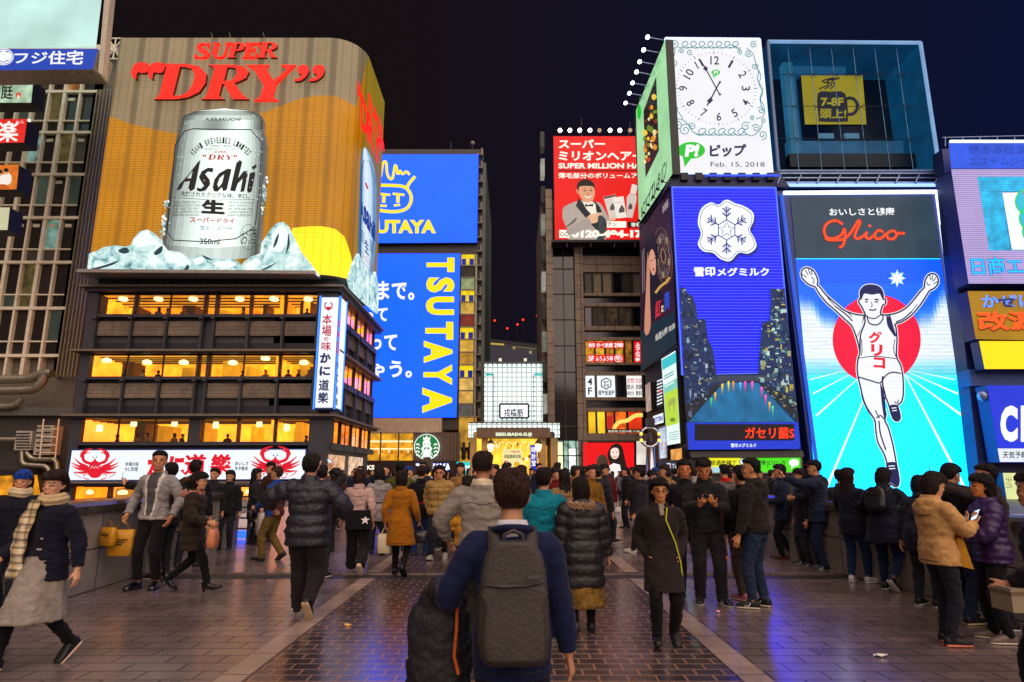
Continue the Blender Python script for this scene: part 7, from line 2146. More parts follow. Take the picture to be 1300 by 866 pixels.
for x, y, c_ in ((917,489,'#f0c838'),(925,486,'#f0d850'),(931,486,'#e89038'),(946,486,'#ff40c0'),(955,486,'#ff60d0'),(908,500,'#d8b048'),(903,507,'#40c870'),(967,493,'#ff50b0'),(972,503,'#f060c0'),(977,512,'#e8b040'),(981,517,'#50d0a0'),(940,487,'#60b0ff')):
	for k in range(4):m.poly(F6,ell(x,y+k*3,1.6-k*.3,2.2,8),.15+k*.002,ink(c_,1.2-.25*k))
m.build('canal_picture',ss)
tk = sign('ticker_sign',F6.shift(.15),[(874,571),(1016.5,570),(1013.5,536),(872,536.5)],glow('#1438d0',1.0,var=.06),.5,'blue board with a dark ticker window running red characters under the snowflake sign',side='#14204c')
FK2 = F6.shift(.17);m = MB();flat(m,FK2,(882,538.5,1008.5,559.3),0,ink('#0c0a18'));m.build('ticker_window',tk)
m = MB();RL = ink('#ff3a10',1.2);m.text(FK2,'ガセリ菌S',(946,542.5,1008,557),.03,RL,bold=.05);m.text(FK2,'雪印メグミルク',(928,563,960,568),.03,WS,bold=.03);m.build('lettering',tk)
m = MB();m.slab(F6,[(878,581),(1022,580),(1020,572),(876,573)],-1.5,-.1,mat('#4a4844',.5));m.slab(F6,[(879,640),(1024,640),(1022,581),(878,582)],-2,-.4,mat('#1c1e24',.5));m.build('shop_front',ct)
F66 = F6.shift(-.3)
t = sign('shop_sign',F66,[(886.5,601),(951.5,601),(951,580.5),(886,580.5)],glow('#ece81c',1.1),.1,'yellow lit shop sign with a blue and white cartoon free round badge',edge=(mat('#7a7a70',.4),.06))
t['label'] = 'yellow lit shop sign with dark characters and a white round badge'
m = MB();m.text(F66,'居酒屋横丁',(902,584.5,935,591),.02,ink('#242008'),bold=.03);m.poly(F66,ell(894,586.5,4.6,4.6,16),.02,ink('#f4faff'));m.poly(F66,ell(943,586,4.2,4.2,16),.02,ink('#dff0ff'));m.stroke(F66,ell(943,586,4.2,4.2,16),.9,.03,ink('#18285c'),closed=True);flat(m,F66,(886.5,593,951,601),.01,ink('#a9d4e0'));m.build('lettering',t)
t = sign('shop_sign',F66,[(953,601),(1017.5,600),(1017,580),(952.5,580.5)],glow('#48dc14',1.1),.1,'bright green lit shop sign with black characters and a white speech bubble',edge=(mat('#7a7a70',.4),.06))
m = MB();m.text(F66,'個室ドリンク',(960,584,997,594),.02,ink('#10200c'),bold=.02);m.poly(F66,ell(1008,587.5,6.3,4.8,18),.02,ink('#f6fff6'));m.poly(F66,[(1005,590),(1009,591),(1004,596)],.022,ink('#f6fff6'));m.build('lettering',t)
# ------------------------------------------------------------------ runner sign building with the glass box on top
F7 = facing(42.2)
rbld = thing('sign_building',(F7.at(1110,600).x,47,0),'blue lit sign building with a glass box storey above the runner sign','building')
M_blue = mat('#22335e',.45,var=.2);M_steel = mat('#8fa4c8',.35,metal=.6)
m = MB();m.slab(F7,[(1030,640),(1245,640),(1192,236),(985,238)],-6,-.9,M_blue);m.build('wall',rbld)
m = MB();m.slab(F7,[(985,238),(1195,238),(1193,219),(985,219)],-6,-.2,mat('#1a2850',.5))
for y in (223.5,229,234.5):m.slabw(F7,(984,y,1196,y+1.2),-.2,.5,M_steel)
for k in range(9):x = 992+k*25;m.tube([F7.at(x,222,.4),F7.at(x-5,233,.8)],.06,M_steel,5)
m.slabw(F7,(988,236.2,1192,238),.1,.4,glow('#8fb2ff',2.0));m.build('eave_gantry',rbld)
# glass box: real room behind a glass front
gb = thing('glass_box',F7.at(1080,218),'glass fronted box storey with teal reveals and a dark interior above the runner sign','glazed storey')
fr4 = [(987.5,218.5),(1192,218.5),(1167.5,55.5),(974,54)]
c = [F7.at(x,y) for x,y in fr4];bk4 = [p+Vector((0,4.5,0)) for p in c]
tealm = glow('#14507c',.4,var=.3,scale=.4);darkm = mat('#0c1626',.5)
m = MB();m.face([bk4[0],bk4[1],bk4[2],bk4[3]],glow('#081428',.6,var=.4,scale=.3));m.build('back_wall',gb)
m = MB();m.face([c[3],c[2],bk4[2],bk4[3]],tealm);m.build('ceiling',gb)
m = MB();m.face([c[0],c[3],bk4[3],bk4[0]],glow('#0e4474',.4,var=.3));m.face([c[1],bk4[1],bk4[2],c[2]],glow('#115884',.45,var=.3));m.build('side_wall',gb)
m = MB();m.face([c[0],bk4[0],bk4[1],c[1]],darkm);m.build('floor',gb)
FI = F7.shift(-2.6)
m = MB();m.slabw(FI,(998,80,1010,212),-.4,.3,glow('#2f7aa0',.6,var=.2));m.slabw(FI,(1001,178,1148,196),-.6,-.1,glow('#2a6a94',.55,var=.25));m.slabw(FI,(1004,78,1075,90),-.6,-.2,glow('#2a6a96',.6));m.slabw(FI,(1010,88,1018,178),-.9,-.5,glow('#1f5f8c',.6));m.slabw(FI,(1000,198,1180,215),-.3,.4,darkm);m.build('gallery',gb)
m = MB()
for x in (1040,1072):m.slabw(FI,(x,170,x+18,176),-.1,.1,glow('#5a8aa8',.7))
m.build('wall_unit',gb)
mg = sign('mug_board',FI.shift(.6),[(1022,158),(1100,158),(1095,96),(1017,96)],glow('#a08a12',1.0,var=.12,scale=.8),.25,'mustard board with a dark steaming mug reading 7-8F inside the glass box')
FM = FI.shift(.62);m = MB();dk_ = ink('#0e1426')
m.poly(FM,catmull([(1038,119),(1054,116.5),(1073,119),(1076.5,150),(1073,154.5),(1042,154.5),(1039.5,150)],3,True),.0,dk_);m.stroke(FM,ell(1079,135,9.5,10.5,22),4.2,.005,dk_,closed=True)
m.text(FM,'7-8F',(1042,124,1071,135),.02,ink('#a8921a'),bold=.04);m.text(FM,'頭上!',(1041,138,1074,150.5),.02,ink('#a8921a'),bold=.05)
for k in range(3):m.stroke(FM,catmull([(1040+k*7,113),(1052+k*4,107),(1044+k*6,103),(1058+k*4,99)],5),1.6,.01,dk_)
m.build('lettering',mg)
m = MB()
for i in range(1,7):
	u = i/7;a, b_ = c[0].lerp(c[1],u), c[3].lerp(c[2],u);m.tube([a.lerp(b_,.0)+Vector((0,.25,0)),b_+Vector((0,.25,0))],.022,mat('#8fb6d8',.3,metal=.5),5)
for j in range(1,4):
	v = j/4;a, b_ = c[0].lerp(c[3],v), c[1].lerp(c[2],v);m.tube([a+Vector((0,.03,0)),b_+Vector((0,.03,0))],.025,mat('#0f2038',.3),5)
for i in range(1,7):
	for j in range(1,4):
		p = c[0].lerp(c[1],i/7).lerp(c[3].lerp(c[2],i/7),j/4)+Vector((0,.1,0))
		m.tube([p+Vector((-.25,0,-.25)),p+Vector((.25,0,.25))],.02,darkm,4);m.tube([p+Vector((.25,0,-.25)),p+Vector((-.25,0,.25))],.02,darkm,4)
m.build('glazing_fixings',gb)
m = MB();m.face([p-Vector((0,.02,0)) for p in c],glass((.78,.88,.93),.93));m.build('glass_front',gb)
m = MB()
for i in range(4):m.tube([c[i]-Vector((0,.1,0)),c[(i+1)%4]-Vector((0,.1,0))],.13,glow('#7fa8d8',.9,var=.15) if i in (1,2) else mat('#6f8ab0',.4),6)
m.build('frame',gb)
m = MB()
for x in (990,1022,1054,1086,1118,1149):
	m.ball(F7.at(x,63,-1.2),(.12,.12,.2),M_dark2,8,6)
m.build('ceiling_spot',gb)
for k in range(6):pass
# runner sign
F10 = facing(41.9)
rs = thing('runner_sign',F10.at(1125,622),'giant lit screen of a sprinter with raised arms before a red disc and blue track','sign')
m = MB();fq = [(1036,640),(1243,640),(1189.5,241),(986.5,242)]
m.slab(F10,fq,-.8,-.05,mat('#243c86',.4,var=.2));m.build('casing',rs)
m = MB();ne_ = glow('#dfe9ff',2.2,var=.03)
for (p,q) in (((1190,246),(1241,620)),((995,245),(1190,243.5)),):m.tube([F10.at(*p,.1),F10.at(*q,.1)],.14,ne_,6)
m.tube([F10.at(992,247,.1),F10.at(1041,620,.1)],.12,glow('#2f55c8',1.2),6);m.build('neon_frame',rs)
FN = F10.shift(.0)
LXf = lambda y:float(np.interp(y,[252,625.5],[1003.7,1036.8]));RXf = lambda y:float(np.interp(y,[248,625.5],[1182.7,1235.8]))
def row(mb,y0,y1,mm,off):mb.add([FN.at(LXf(y1),y1,off),FN.at(RXf(y1),y1,off),FN.at(RXf(y0),y0,off),FN.at(LXf(y0),y0,off)],[(0,1,2,3)],mm)
m = MB();row(m,249.5,328,glow('#3a5468',.62,var=.2,scale=.5),.01);m.build('name_panel',rs)
m = MB();row(m,328.2,630,glow('#04d0f0',1.15,hot=4,var=.05,scale=.4,lines=1,lscale=1.3,depth=.12),.0)
def sky_col(x,y):
	cx = (LXf(y)+RXf(y))/2;u = abs(x-cx)/(RXf(y)-LXf(y))*2
	yb = 436-58*u**1.6+5*math.sin(x*.23)*u;t = min(1,max(0,(y-yb)/30+.5));t = t*t*(3-2*t)
	g = min(1,max(0,(y-330)/100));a = [10+12*g,92+34*g,222+18*g]
	st = .5+.5*math.sin(y*1.1+x*.06);w = [222+20*st,240+10*st,252]
	c = [a[k]+(w[k]-a[k])*t for k in range(3)]
	v = min(1,max(0,(y-452)/38));c2 = [4,208,240]
	return [c[k]+(c2[k]-c[k])*v for k in range(3)]
ny, nx = 52, 40
for i in range(ny):
	y0, y1 = 329+163*i/ny, 329+163*(i+1)/ny
	for k in range(nx):
		q = [(LXf(y)*(1-u)+RXf(y)*u,y) for u,y in ((k/nx,y1),((k+1)/nx,y1),((k+1)/nx,y0),(k/nx,y0))]
		c = sky_col(sum(p[0] for p in q)/4,(y0+y1)/2);c = [min(255,int(round(v/12)*12)) for v in c]
		m.add([FN.at(*p,.02) for p in q],[(0,1,2,3)],glow('#%02x%02x%02x'%tuple(c),1.05,hot=2.5 if c[0]<90 else 1.0,var=.04,scale=.8,light=False,lines=1,lscale=1.3,depth=.12))
wl = ink('#f4fdff',1.1)
for (p,q,w0) in (((1112,470),(1050,618),3.0),((1146,470),(1226,622),3.4),((1090,480),(1036,528),2.2),((1150,476),(1222,528),2.4),((1082,474),(1032,500),1.6),((1152,472),(1216,500),1.8),((1076,470),(1028,482),1.2),((1154,470),(1212,482),1.2)):
	m.stroke(FN,[p,q],w0,.05,wl,taper=lambda u:.35+.75*u)
m.poly(FN,[(1139,342),(1140.5,349),(1147,346),(1143.5,351.5),(1150,353.5),(1143.5,355),(1147,361),(1140.5,357.5),(1139,365),(1137.2,357.5),(1131,361),(1134.5,355),(1127.5,353.5),(1134.5,351.5),(1131,346),(1137.2,349)],.06,ink('#e8ffff',1.4));m.poly(FN,ell(1139,353,8,8,18),.045,ink('#58bcf8',1.1))
m.poly(FN,ell(1113,431,56,57,48),.055,glow('#f0083c',1.1,var=.04,lines=1,lscale=1.3,depth=.12));m.build('track_picture',rs)
m = MB();m.text(FN,'おいしさと健康',[(1052.5,264.5),(1135,263.5),(1136.5,273),(1053.5,274)],.05,ink('#f2f6f6',1.1),bold=.03)
orr, o2 = ink('#ff4a1c',1.25), ink('#a81c0c',1.0)
GQ = lambda pts, k = 6:catmull([(980+a/2.111,230+b/2.111) for a,b in pts],k)
strokes_ = [[(190,116),(172,106),(150,112),(140,130),(146,150),(166,154),(186,144),(194,128),(196,150),(190,172),(180,178)],[(142,152),(156,158),(190,156),(208,142),(224,118),(232,106),(236,112),(226,134),(222,150),(232,154),(246,146),(256,136)],[(254,136),(252,150),(262,154),(274,144)],[(298,136),(286,132),(276,142),(280,154),(294,152),(306,140)],[(318,134),(308,142),(312,154),(326,154),(334,144),(328,134),(318,134)],[(330,140),(356,140)]]
for k, st in enumerate(strokes_):m.stroke(FN,GQ(st),4.4,.05+k*.002,o2);m.stroke(FN,GQ(st),2.9,.075+k*.002,orr)
m.poly(FN,ell(980+262/2.111,230+120/2.111,1.9,1.9,10),.09,orr)
m.build('lettering',rs)
# the sprinter: white cut figure with dark blue drawing lines
m = MB();ZT = lambda pts:[(1010+a*.335,330+b*.335) for a,b in pts]
WF = glow('#eef2f6',1.1,var=.05,scale=.6,lines=1,lscale=1.3,depth=.08);NL = ink('#141c58',.9)
head_ = [(248,150),(246,120),(262,100),(290,96),(316,104),(330,124),(332,150),(340,148),(340,166),(330,172),(322,196),(326,208)]
outline = [(248,150),(244,145),(240,160),(250,176),(262,200),(262,210),(224,206),(186,192),(150,164),(116,134),(92,104),(82,96),(84,78),(76,56),(66,40),(58,36),(46,30),(30,34),(22,48),(24,66),(34,78),(46,90),(62,98),(76,104),(90,128),(120,164),(150,190),(184,222),(210,246),(222,268),(236,310),(244,350),(238,372),(234,410),(238,446),(246,480),(258,530),(274,566),(300,606),(304,640),(312,690),(334,732),(346,768),(348,800),(350,836),(368,854),(386,858),(392,836),(388,806),(382,776),(376,740),(366,690),(350,634),(338,610),(342,584),(334,552),(340,520),(352,545),(362,580),(372,604),(388,610),(396,598),(392,572),(386,552),(402,536),(408,500),(406,440),(398,400),(384,372),(382,340),(384,300),(380,256),(376,244),(406,232),(440,208),(474,168),(496,134),(508,116),(524,108),(538,92),(540,72),(530,56),(516,52),(500,62),(490,84),(488,104),(472,122),(448,152),(420,182),(388,200),(356,208),(326,208)]+head_[::-1][1:]
op = catmull(ZT(outline),3,True)
m.poly(FN,[(x,y) for x,y in op],.10,NL);m.build('figure_outline',rs)
m = MB()
m.stroke(FN,op,4.0,.105,WF,closed=True);m.stroke(FN,op,2.3,.115,NL,closed=True)
# inner white areas
def inset(pts,k):
	n = len(pts);out = []
	ar = sum(pts[i][0]*pts[(i+1)%n][1]-pts[(i+1)%n][0]*pts[i][1] for i in range(n));s_ = 1 if ar>0 else -1
	for i in range(n):
		a, b = pts[i-1], pts[(i+1)%n];dx, dy = b[0]-a[0], b[1]-a[1];d = math.hypot(dx,dy) or 1
		out.append((pts[i][0]-dy/d*k*s_,pts[i][1]+dx/d*k*s_))
	return out
m.poly(FN,inset(op,.85),.12,WF)
m.build('figure',rs)
m = MB()
def nl(pts,w=1.0,k=5):m.stroke(FN,catmull(ZT(pts),k),w*1.45,.14,NL)
def nb(pts,k=3):m.poly(FN,catmull(ZT(pts),k,True),.145,NL)
nb([(248,152),(246,118),(262,98),(292,94),(318,104),(332,126),(332,152),(324,138),(316,128),(290,132),(262,128),(254,140)])
nl([(262,152),(276,148)],1.3);nl([(300,149),(316,152)],1.3);nl([(264,160),(274,158)],1.2);nl([(300,158),(312,160)],1.2);nl([(288,160),(290,176),(284,178)],.7);nl([(278,188),(294,191),(306,186)],1.2)
nl([(258,198),(272,216),(300,222),(326,206)],1.0);nl([(270,210),(280,240),(310,246),(330,226),(330,208)],1.2)
nb([(262,210),(254,240),(240,282),(232,290),(250,252),(256,216)]);nb([(352,210),(350,240),(366,270),(382,290),(370,250),(360,214)])
nl([(262,212),(262,240),(246,286),(244,350)],1.4);nl([(346,210),(352,250),(378,290)],1.4);nl([(240,372),(300,366),(384,374)],.8)
nl([(238,444),(280,456),(320,466),(340,440),(366,426),(400,430)],1.2);nb([(320,464),(334,500),(342,560),(336,600),(326,540),(322,490)]);nl([(330,440),(330,470),(342,520)],1.4)
nb([(246,470),(254,520),(268,560),(292,604),(272,574),(250,520)]);nl([(306,600),(322,590),(336,604)],1.1);nl([(316,610),(322,660),(342,720)],1.3);nl([(302,570),(318,600)],1.0)
nb([(346,770),(380,768),(388,800),(392,836),(384,856),(368,850),(352,834),(346,800)]);nb([(356,552),(386,550),(394,576),(394,600),(384,608),(372,600),(362,578)]);nl([(374,536),(384,544),(390,530)],.9)
nl([(150,176),(190,206),(216,232)],1.2);nl([(440,196),(410,222),(380,236)],1.2);nl([(196,198),(214,214)],.8);nl([(120,142),(150,176)],.7);nl([(462,168),(440,196)],.7)
for p, q in (((36,38),(48,58)),((48,34),(56,56)),((60,38),(62,58)),((24,54),(42,66)),((508,58),(512,76)),((520,56),(516,78)),((532,66),(520,82)),((538,82),(522,92))):nl([p,q],.8)
nl([(60,64),(70,76),(66,92)],.8);nl([(496,84),(504,96),(512,92)],.8);nl([(250,300),(252,340),(248,364)],.8);nl([(376,300),(372,340),(380,366)],.8)
m.build('figure_drawing',rs)
m = MB();wsh = ink('#f4f6fa',1.05)
for q in ([(352,782),(376,780)],[(354,792),(378,790)],[(364,562),(382,560)],[(366,572),(384,570)]):m.stroke(FN,ZT(q),1.2,.16,wsh)
rdl = ink('#e8102c',1.05)
for ch, q in zip('グリコ',((276,268,328,318),(286,318,330,366),(296,368,340,412))):
	x0, y0, x1, y1 = q;m.text(FN,ch,ZT([(x0,y0),(x1,y0+4),(x1,y1),(x0,y1-2)]),.165,rdl,bold=.05)
m.build('vest_lettering',rs)
# ------------------------------------------------------------------ right end building with stacked signs
F5 = facing(40.0)
re = thing('end_building',(F5.at(1290,600).x,44,0),'blue lit building at the right edge stacked with bright signs','building')
m = MB();m.slab(F5,[(1259,640),(1420,640),(1360,178),(1205,182)],-1.8,-.75,mat('#24346a',.5,var=.2));m.slab(F5,[(1330,640),(1420,640),(1360,178),(1290,182)],-9,-1.81,mat('#24346a',.5,var=.2));m.slabw(F5,(1236,468,1400,489),-1.5,-.3,mat('#31529a',.5,var=.2));m.build('wall',re)
m = MB();m.tube([F5.at(1232,400,-.9),F5.at(1256,560,-.9)],.08,M_steel,6);m.tube([F5.at(1228,400,-.9),F5.at(1250,560,-.9)],.05,M_steel,6);m.build('drain_pipe',re)
FL = F5.shift(.6)
m = MB();m.ball(F5.at(1248.5,503,.2),.35,M_steel,10,7);m.build('wall_lamp',re)
s1 = sign('lattice_sign',FL,[(1229.6,360),(1400,360),(1378,215),(1207.5,215)],glow('#b9a6e0',1.0,var=.08,scale=.5,lines=1,lscale=2.2,depth=.5),1.3,'lilac dotted lattice sign with cyan picture window and neon blue characters',side='#2b3a7a')
m = MB();m.poly(FL,[(1204,180.5),(1375,181),(1378,214),(1207.5,214)],.05,glow('#0d52e0',1.0,var=.25,scale=.5));m.slabw(FL,(1204.5,179.5,1380,182),.05,.2,glow('#dff2ff',1.6));m.text(FL,'夢ある住まい',(1230,184,1318,195),.07,ink('#0b3aa8'));m.text(FL,'エステムシティ',(1231,200,1318,210),.07,ink('#0b3aa8'));m.build('blue_panel',s1)
m = MB();m.poly(FL,[(1241,224.5),(1390,224.5),(1400,318),(1256,318)],.05,glow('#12b4e8',1.05,var=.4,scale=1.4,lines=1,lscale=2.0,depth=.3));m.poly(FL,[(1272,244),(1400,243),(1400,317),(1284,317)],.07,glow('#eaf4fa',1.1,var=.1));m.stroke(FL,[(1284,317),(1272,244),(1400,243)],1.2,.09,ink('#1c3c8c'))
for cy, cx, r_ in ((262,1310,21),(283,1316,22),(300,1322,24)):m.poly(FL,ell(cx,cy-6,r_,18,22),.08+cy*.0001,ink('#28c0d8'));m.stroke(FL,ell(cx,cy-6,r_,18,22),1.6,.12+cy*.0001,ink('#18c83c',1.1),closed=True)
m.poly(FL,ell(1309,245,10,8,16),.15,ink('#f05a30'));m.build('picture',s1)
m = MB();c1_ = ink('#10b4ff',1.3);m.text(FL,'日商エステム',[(1232,327),(1368,326),(1372,348),(1235,349)],.07,ink('#2038c0'),bold=.09);m.text(FL,'日商エステム',[(1232,327),(1368,326),(1372,348),(1235,349)],.09,c1_,bold=.025);m.build('lettering',s1)
s2 = sign('yellow_sign',FL,[(1238.8,430.5),(1400,434),(1388,370),(1228.5,369.7)],glow('#b3820c',1.0,var=.15,scale=.6,lines=1,lscale=2.5,depth=.35),1.0,'mustard sign with blue kana above orange characters at the right edge',side='#23306a')
m = MB();m.text(FL,'かぜに',[(1245,374.5),(1312,374),(1314,390),(1247,390.5)],.05,ink('#1b2a6c'),bold=.06);m.text(FL,'かぜに',[(1245,374.5),(1312,374),(1314,390),(1247,390.5)],.08,ink('#6f9cff',1.1),bold=.035);m.text(FL,'改源',[(1240,397),(1318,396),(1322,420),(1244,420)],.05,ink('#5c1208'),bold=.10);m.text(FL,'改源',[(1240,396),(1318,395),(1322,419),(1244,419)],.08,ink('#ff5a14',1.15),bold=.06);m.build('lettering',s2)
sign('yellow_sign',FL,[(1250,468.5),(1400,468.5),(1392,433.5),(1243,433)],glow('#ffdc08',1.15,var=.05),.8,'plain bright yellow sign panel below the mustard sign',side='#23306a')
s3 = sign('blue_sign',FL,[(1269.6,587),(1420,587),(1402,489.5),(1252.7,489.5)],glow('#1634d8',1.05,var=.12,scale=.4),1.0,'blue sign with huge white capital letters and a white strip at the bottom',side='#1c3a8c')
m = MB()
for ch, q in zip('CHINTAI',((1270,515,1292,561),(1296,515,1316,561),(1320,515,1327,561),(1331,515,1351,561),(1355,515,1375,561),(1378,515,1398,561),(1401,515,1408,561))):m.text(FL,ch,q,.04,WHT,bold=.06)
m.poly(FL,[(1266.5,569.5),(1410,569.5),(1413,586.5),(1269.5,586.5)],.02,ink('#e8eefa'));m.text(FL,'天気予報',(1273,573,1304,582),.05,ink('#18181c'),bold=.02);m.build('lettering',s3)
s4 = sign('handwritten_sign',FL,[(1278,634),(1420,634),(1412,600.5),(1273,600.5)],glow('#dfe8a0',1.0,var=.08),.6,'pale lime sign with black brush writing low at the right edge',side='#23306a')
m = MB();m.text(FL,'くら',[(1287,604),(1318,602),(1320,622),(1290,624)],.04,ink('#141410'),bold=.03);m.text(FL,'さかば',[(1277,604),(1284,604),(1285,620),(1278,620)],.04,ink('#30301c'),vertical=False);m.build('lettering',s4)
m = MB();m.tube([F5.at(1196,175,-3),F5.at(1330,172,-3)],.05,M_steel,5)
for k in range(6):x = 1200+k*22;m.tube([F5.at(x,186,-3),F5.at(x,174,-3)],.04,M_steel,5)
m.build('roof_railing',re)
# steel ring post in the plaza --------------------------------------------------------------------
FZ = facing(33.0);c = FZ.at(825,555)
rp_ = thing('ring_post',Vector((c.x,33,0.03)),'polished steel post topped by a big ring with yellow lamps beside the corner building','monument')
mtl = mat('#b9bcc4',.18,metal=1.0,var=.1)
rad = abs(FZ.at(837,555).x-c.x)
m = MB();m.tube([c+Vector((rad*math.cos(2*math.pi*k/28),0,rad*math.sin(2*math.pi*k/28))) for k in range(29)],.075,mtl,8,cap=False);m.build('ring',rp_)
m = MB();m.lathe((c.x,33.0,.03),[(.26,0),(.26,1.25),(.22,1.3),(.22,c.z-rad-.05)],mtl,16);m.build('post',rp_)
m = MB();m.slabw(FZ,(820.5,531,830.5,542),-.15,.15,mat('#17191f',.4));m.build('lamp_box',rp_)
m = MB();m.lathe(c+Vector((0,0,-.25)),[(.16,0),(.14,.2),(.08,.4),(.03,.5)],M_dark2,10);m.build('bell',rp_)
m = MB()
for a in (200,340,20,160):m.piece();m.ball(c+Vector((rad*math.cos(R(a)),-.08,rad*math.sin(R(a)))),.08,glow('#ffc83c',3),8,6)
m.build_each('ring_lamp',rp_)
# standing lamp boards among the crowd
for (px,y0,y1,D,lab) in ((765,577,612,26,'dark rounded standing board with a yellow lit face before the red poster'),(622-80,580,612,26,'dark rounded standing board with a yellow lit face below the round green sign')):
	Fq = facing(D);a, b_ = Fq.at(px-7,600), Fq.at(px+7,600);t = thing('lamp_board',Vector(((a.x+b_.x)/2,D,.03)),lab,'sign');zt = Fq.at(px,y0).z
	m = MB();w = (b_.x-a.x)/2;cx = (a.x+b_.x)/2;prf = [(-w,.03),(w,.03),(w,zt-.25),(w*.6,zt-.06),(0,zt),(-w*.6,zt-.06),(-w,zt-.25)]
	V = [(cx+x,D-.12,z) for x,z in prf]+[(cx+x,D+.12,z) for x,z in prf];n = len(prf)
	m.add(V,[tuple(range(n)),tuple(range(n,2*n))[::-1]]+[(i,n+i,n+(i+1)%n,(i+1)%n) for i in range(n)],mat('#4a3c2c',.5));m.build('board',t)
	m = MB();m.add([(cx+x*.75,D-.135,.4+(z-.3)*.72) for x,z in prf],[tuple(range(n))],glow('#f0a818',1.6,var=.3,scale=2));m.build('lit_face',t)
	# ------------------------------------------------------------------ PEOPLE
def walk(a=.13,first='L',lift=.045,pitch=35):
	o = 'R' if first=='L' else 'L'
	return {first:{'y':a,'pitch':-12,'lift':.012},o:{'y':-a*1.05,'lift':lift,'pitch':pitch}}
STAND = {'L':{'x':.06},'R':{'x':.066,'y':.025,'yaw':-16}}
WIDE = {'L':{'x':.085,'yaw':12},'R':{'x':.085,'y':.02,'yaw':-14}}
def swing(a=.07):return {'L':{'swing':-a},'R':{'swing':a}}
POCKET = {'L':{'to':(.098,.022,.535),'hint':(.55,-1,0),'curl':60},'R':{'to':(.098,.022,.535),'hint':(.55,-1,0),'curl':60}}
PHONE = {'L':{'to':(.045,.20,.69),'hint':(.7,-.3,-1),'dir':(-.35,.6,.45),'palm':(0,-.4,.6),'thumb':(0,.2,1),'curl':38},'R':{'to':(.05,.21,.69),'hint':(.7,-.3,-1),'dir':(-.35,.6,.45),'palm':(0,-.4,.6),'thumb':(0,.2,1),'curl':38}}
BLACK, INK_, NAVY = '#1c1b20', '#212128', '#161b36'
SN = dict(sole='#d8d4cc')
def pz(px,D):return ray(px,600).x/ray(px,600).y*D
def hold_bag(root,i,name,w,h,d,m,label,cat='bag',drop=.14,yaw=0.0,handle=None,mark=None,group=None,sag=0.0):
	"""a bag hanging from the hand of a placed figure"""
	P = FIG[root.name.split('.')[0]] if False else FIG[root.name]
	sh, e, wr, A = P.arm[i]
	hd = Vector(A['dir']) if 'dir' in A else (wr-e)
	if 'dir' in A:hd.x*=(-1,1)[i]
	hp = carry(root,wr+hd.normalized()*.075*P.H/1.7)
	t = thing(name,hp-Vector((0,0,drop+h)),label,cat,group)
	c, s_ = math.cos(R(yaw)+root.rotation_euler.z), math.sin(R(yaw)+root.rotation_euler.z)
	X, Y = Vector((c,s_,0)), Vector((-s_,c,0))
	b = MB();rings = [];n = 16
	for z, k in ((0,.86),(.03*1,.97),(.35,1.02+sag),(.7,.99),(1,.94)):
		ring = []
		for q in range(n):
			a = 2*math.pi*q/n
			x = math.copysign(abs(math.cos(a))**.35,math.cos(a))*w/2*k;y = math.copysign(abs(math.sin(a))**.5,math.sin(a))*d/2*k*(1 if z<.9 else .55)
			wob = .006*math.sin(q*2.3+z*9)
			ring.append(hp+X*(x+wob)+Y*(y+wob)+Vector((0,0,-drop-h+h*z)))
		rings.append(ring)
	V = [p for r in rings for p in r];Fc = []
	for r in range(len(rings)-1):
		for q in range(n):Fc.append((r*n+q,r*n+(q+1)%n,(r+1)*n+(q+1)%n,(r+1)*n+q))
	Fc+=[tuple(range(n))[::-1],tuple((len(rings)-1)*n+q for q in range(n))]
	b.add(V,Fc,m,True);b.build('bag_body',t)
	hm = MB();mm = handle or m
	for sg_ in (-1,1):
		hm.piece();hm.tube([hp+X*(-w*.28)+Y*(sg_*d*.2)-Vector((0,0,drop+.01)),hp+X*(-w*.12)+Y*(sg_*.012)-Vector((0,0,drop*.25)),hp+Y*(sg_*.006)+Vector((0,0,.012)),hp+X*(w*.12)+Y*(sg_*.012)-Vector((0,0,drop*.25)),hp+X*(w*.28)+Y*(sg_*d*.2)-Vector((0,0,drop+.01))],.0055,mm,6)
	hm.build_each('handle',t)
	if mark:
		mb = MB();mk, fn = mark
		for sg_ in (-1,1):
			o = hp+Y*(sg_*(d/2*1.04+.004))-Vector((0,0,drop+h*.5));fn(mb,o,X*(-sg_ if sg_>0 else 1),Vector((0,0,1)),w,h,mk)
		mb.build('print',t)
	return t
def star_print(mb,o,X,Z,w,h,m):
	k = min(w,h)*.24;o = o+X*(w*.18)
	pts = [o+X*(k*(1 if q%2==0 else .4)*math.sin(R(36*q)))+Z*(k*(1 if q%2==0 else .4)*math.cos(R(36*q))) for q in range(10)]
	mb.add(pts+[o],[(q,(q+1)%10,10) for q in range(10)],m)
def scrawl_print(mb,o,X,Z,w,h,m):
	pts = [o+X*(w*(-.3+.6*q/9))+Z*(h*(.12+.10*math.sin(q*1.9))) for q in range(10)]
	mb.tube(pts,.006,m,5)
def bar_print(mb,o,X,Z,w,h,m):
	for q in range(3):
		a = o+Z*(h*(.1-.09*q));mb.add([a-X*w*.3,a+X*w*(.3-.1*q),a+X*w*(.3-.1*q)+Z*h*.05,a-X*w*.3+Z*h*.05],[(0,1,2,3)],m)
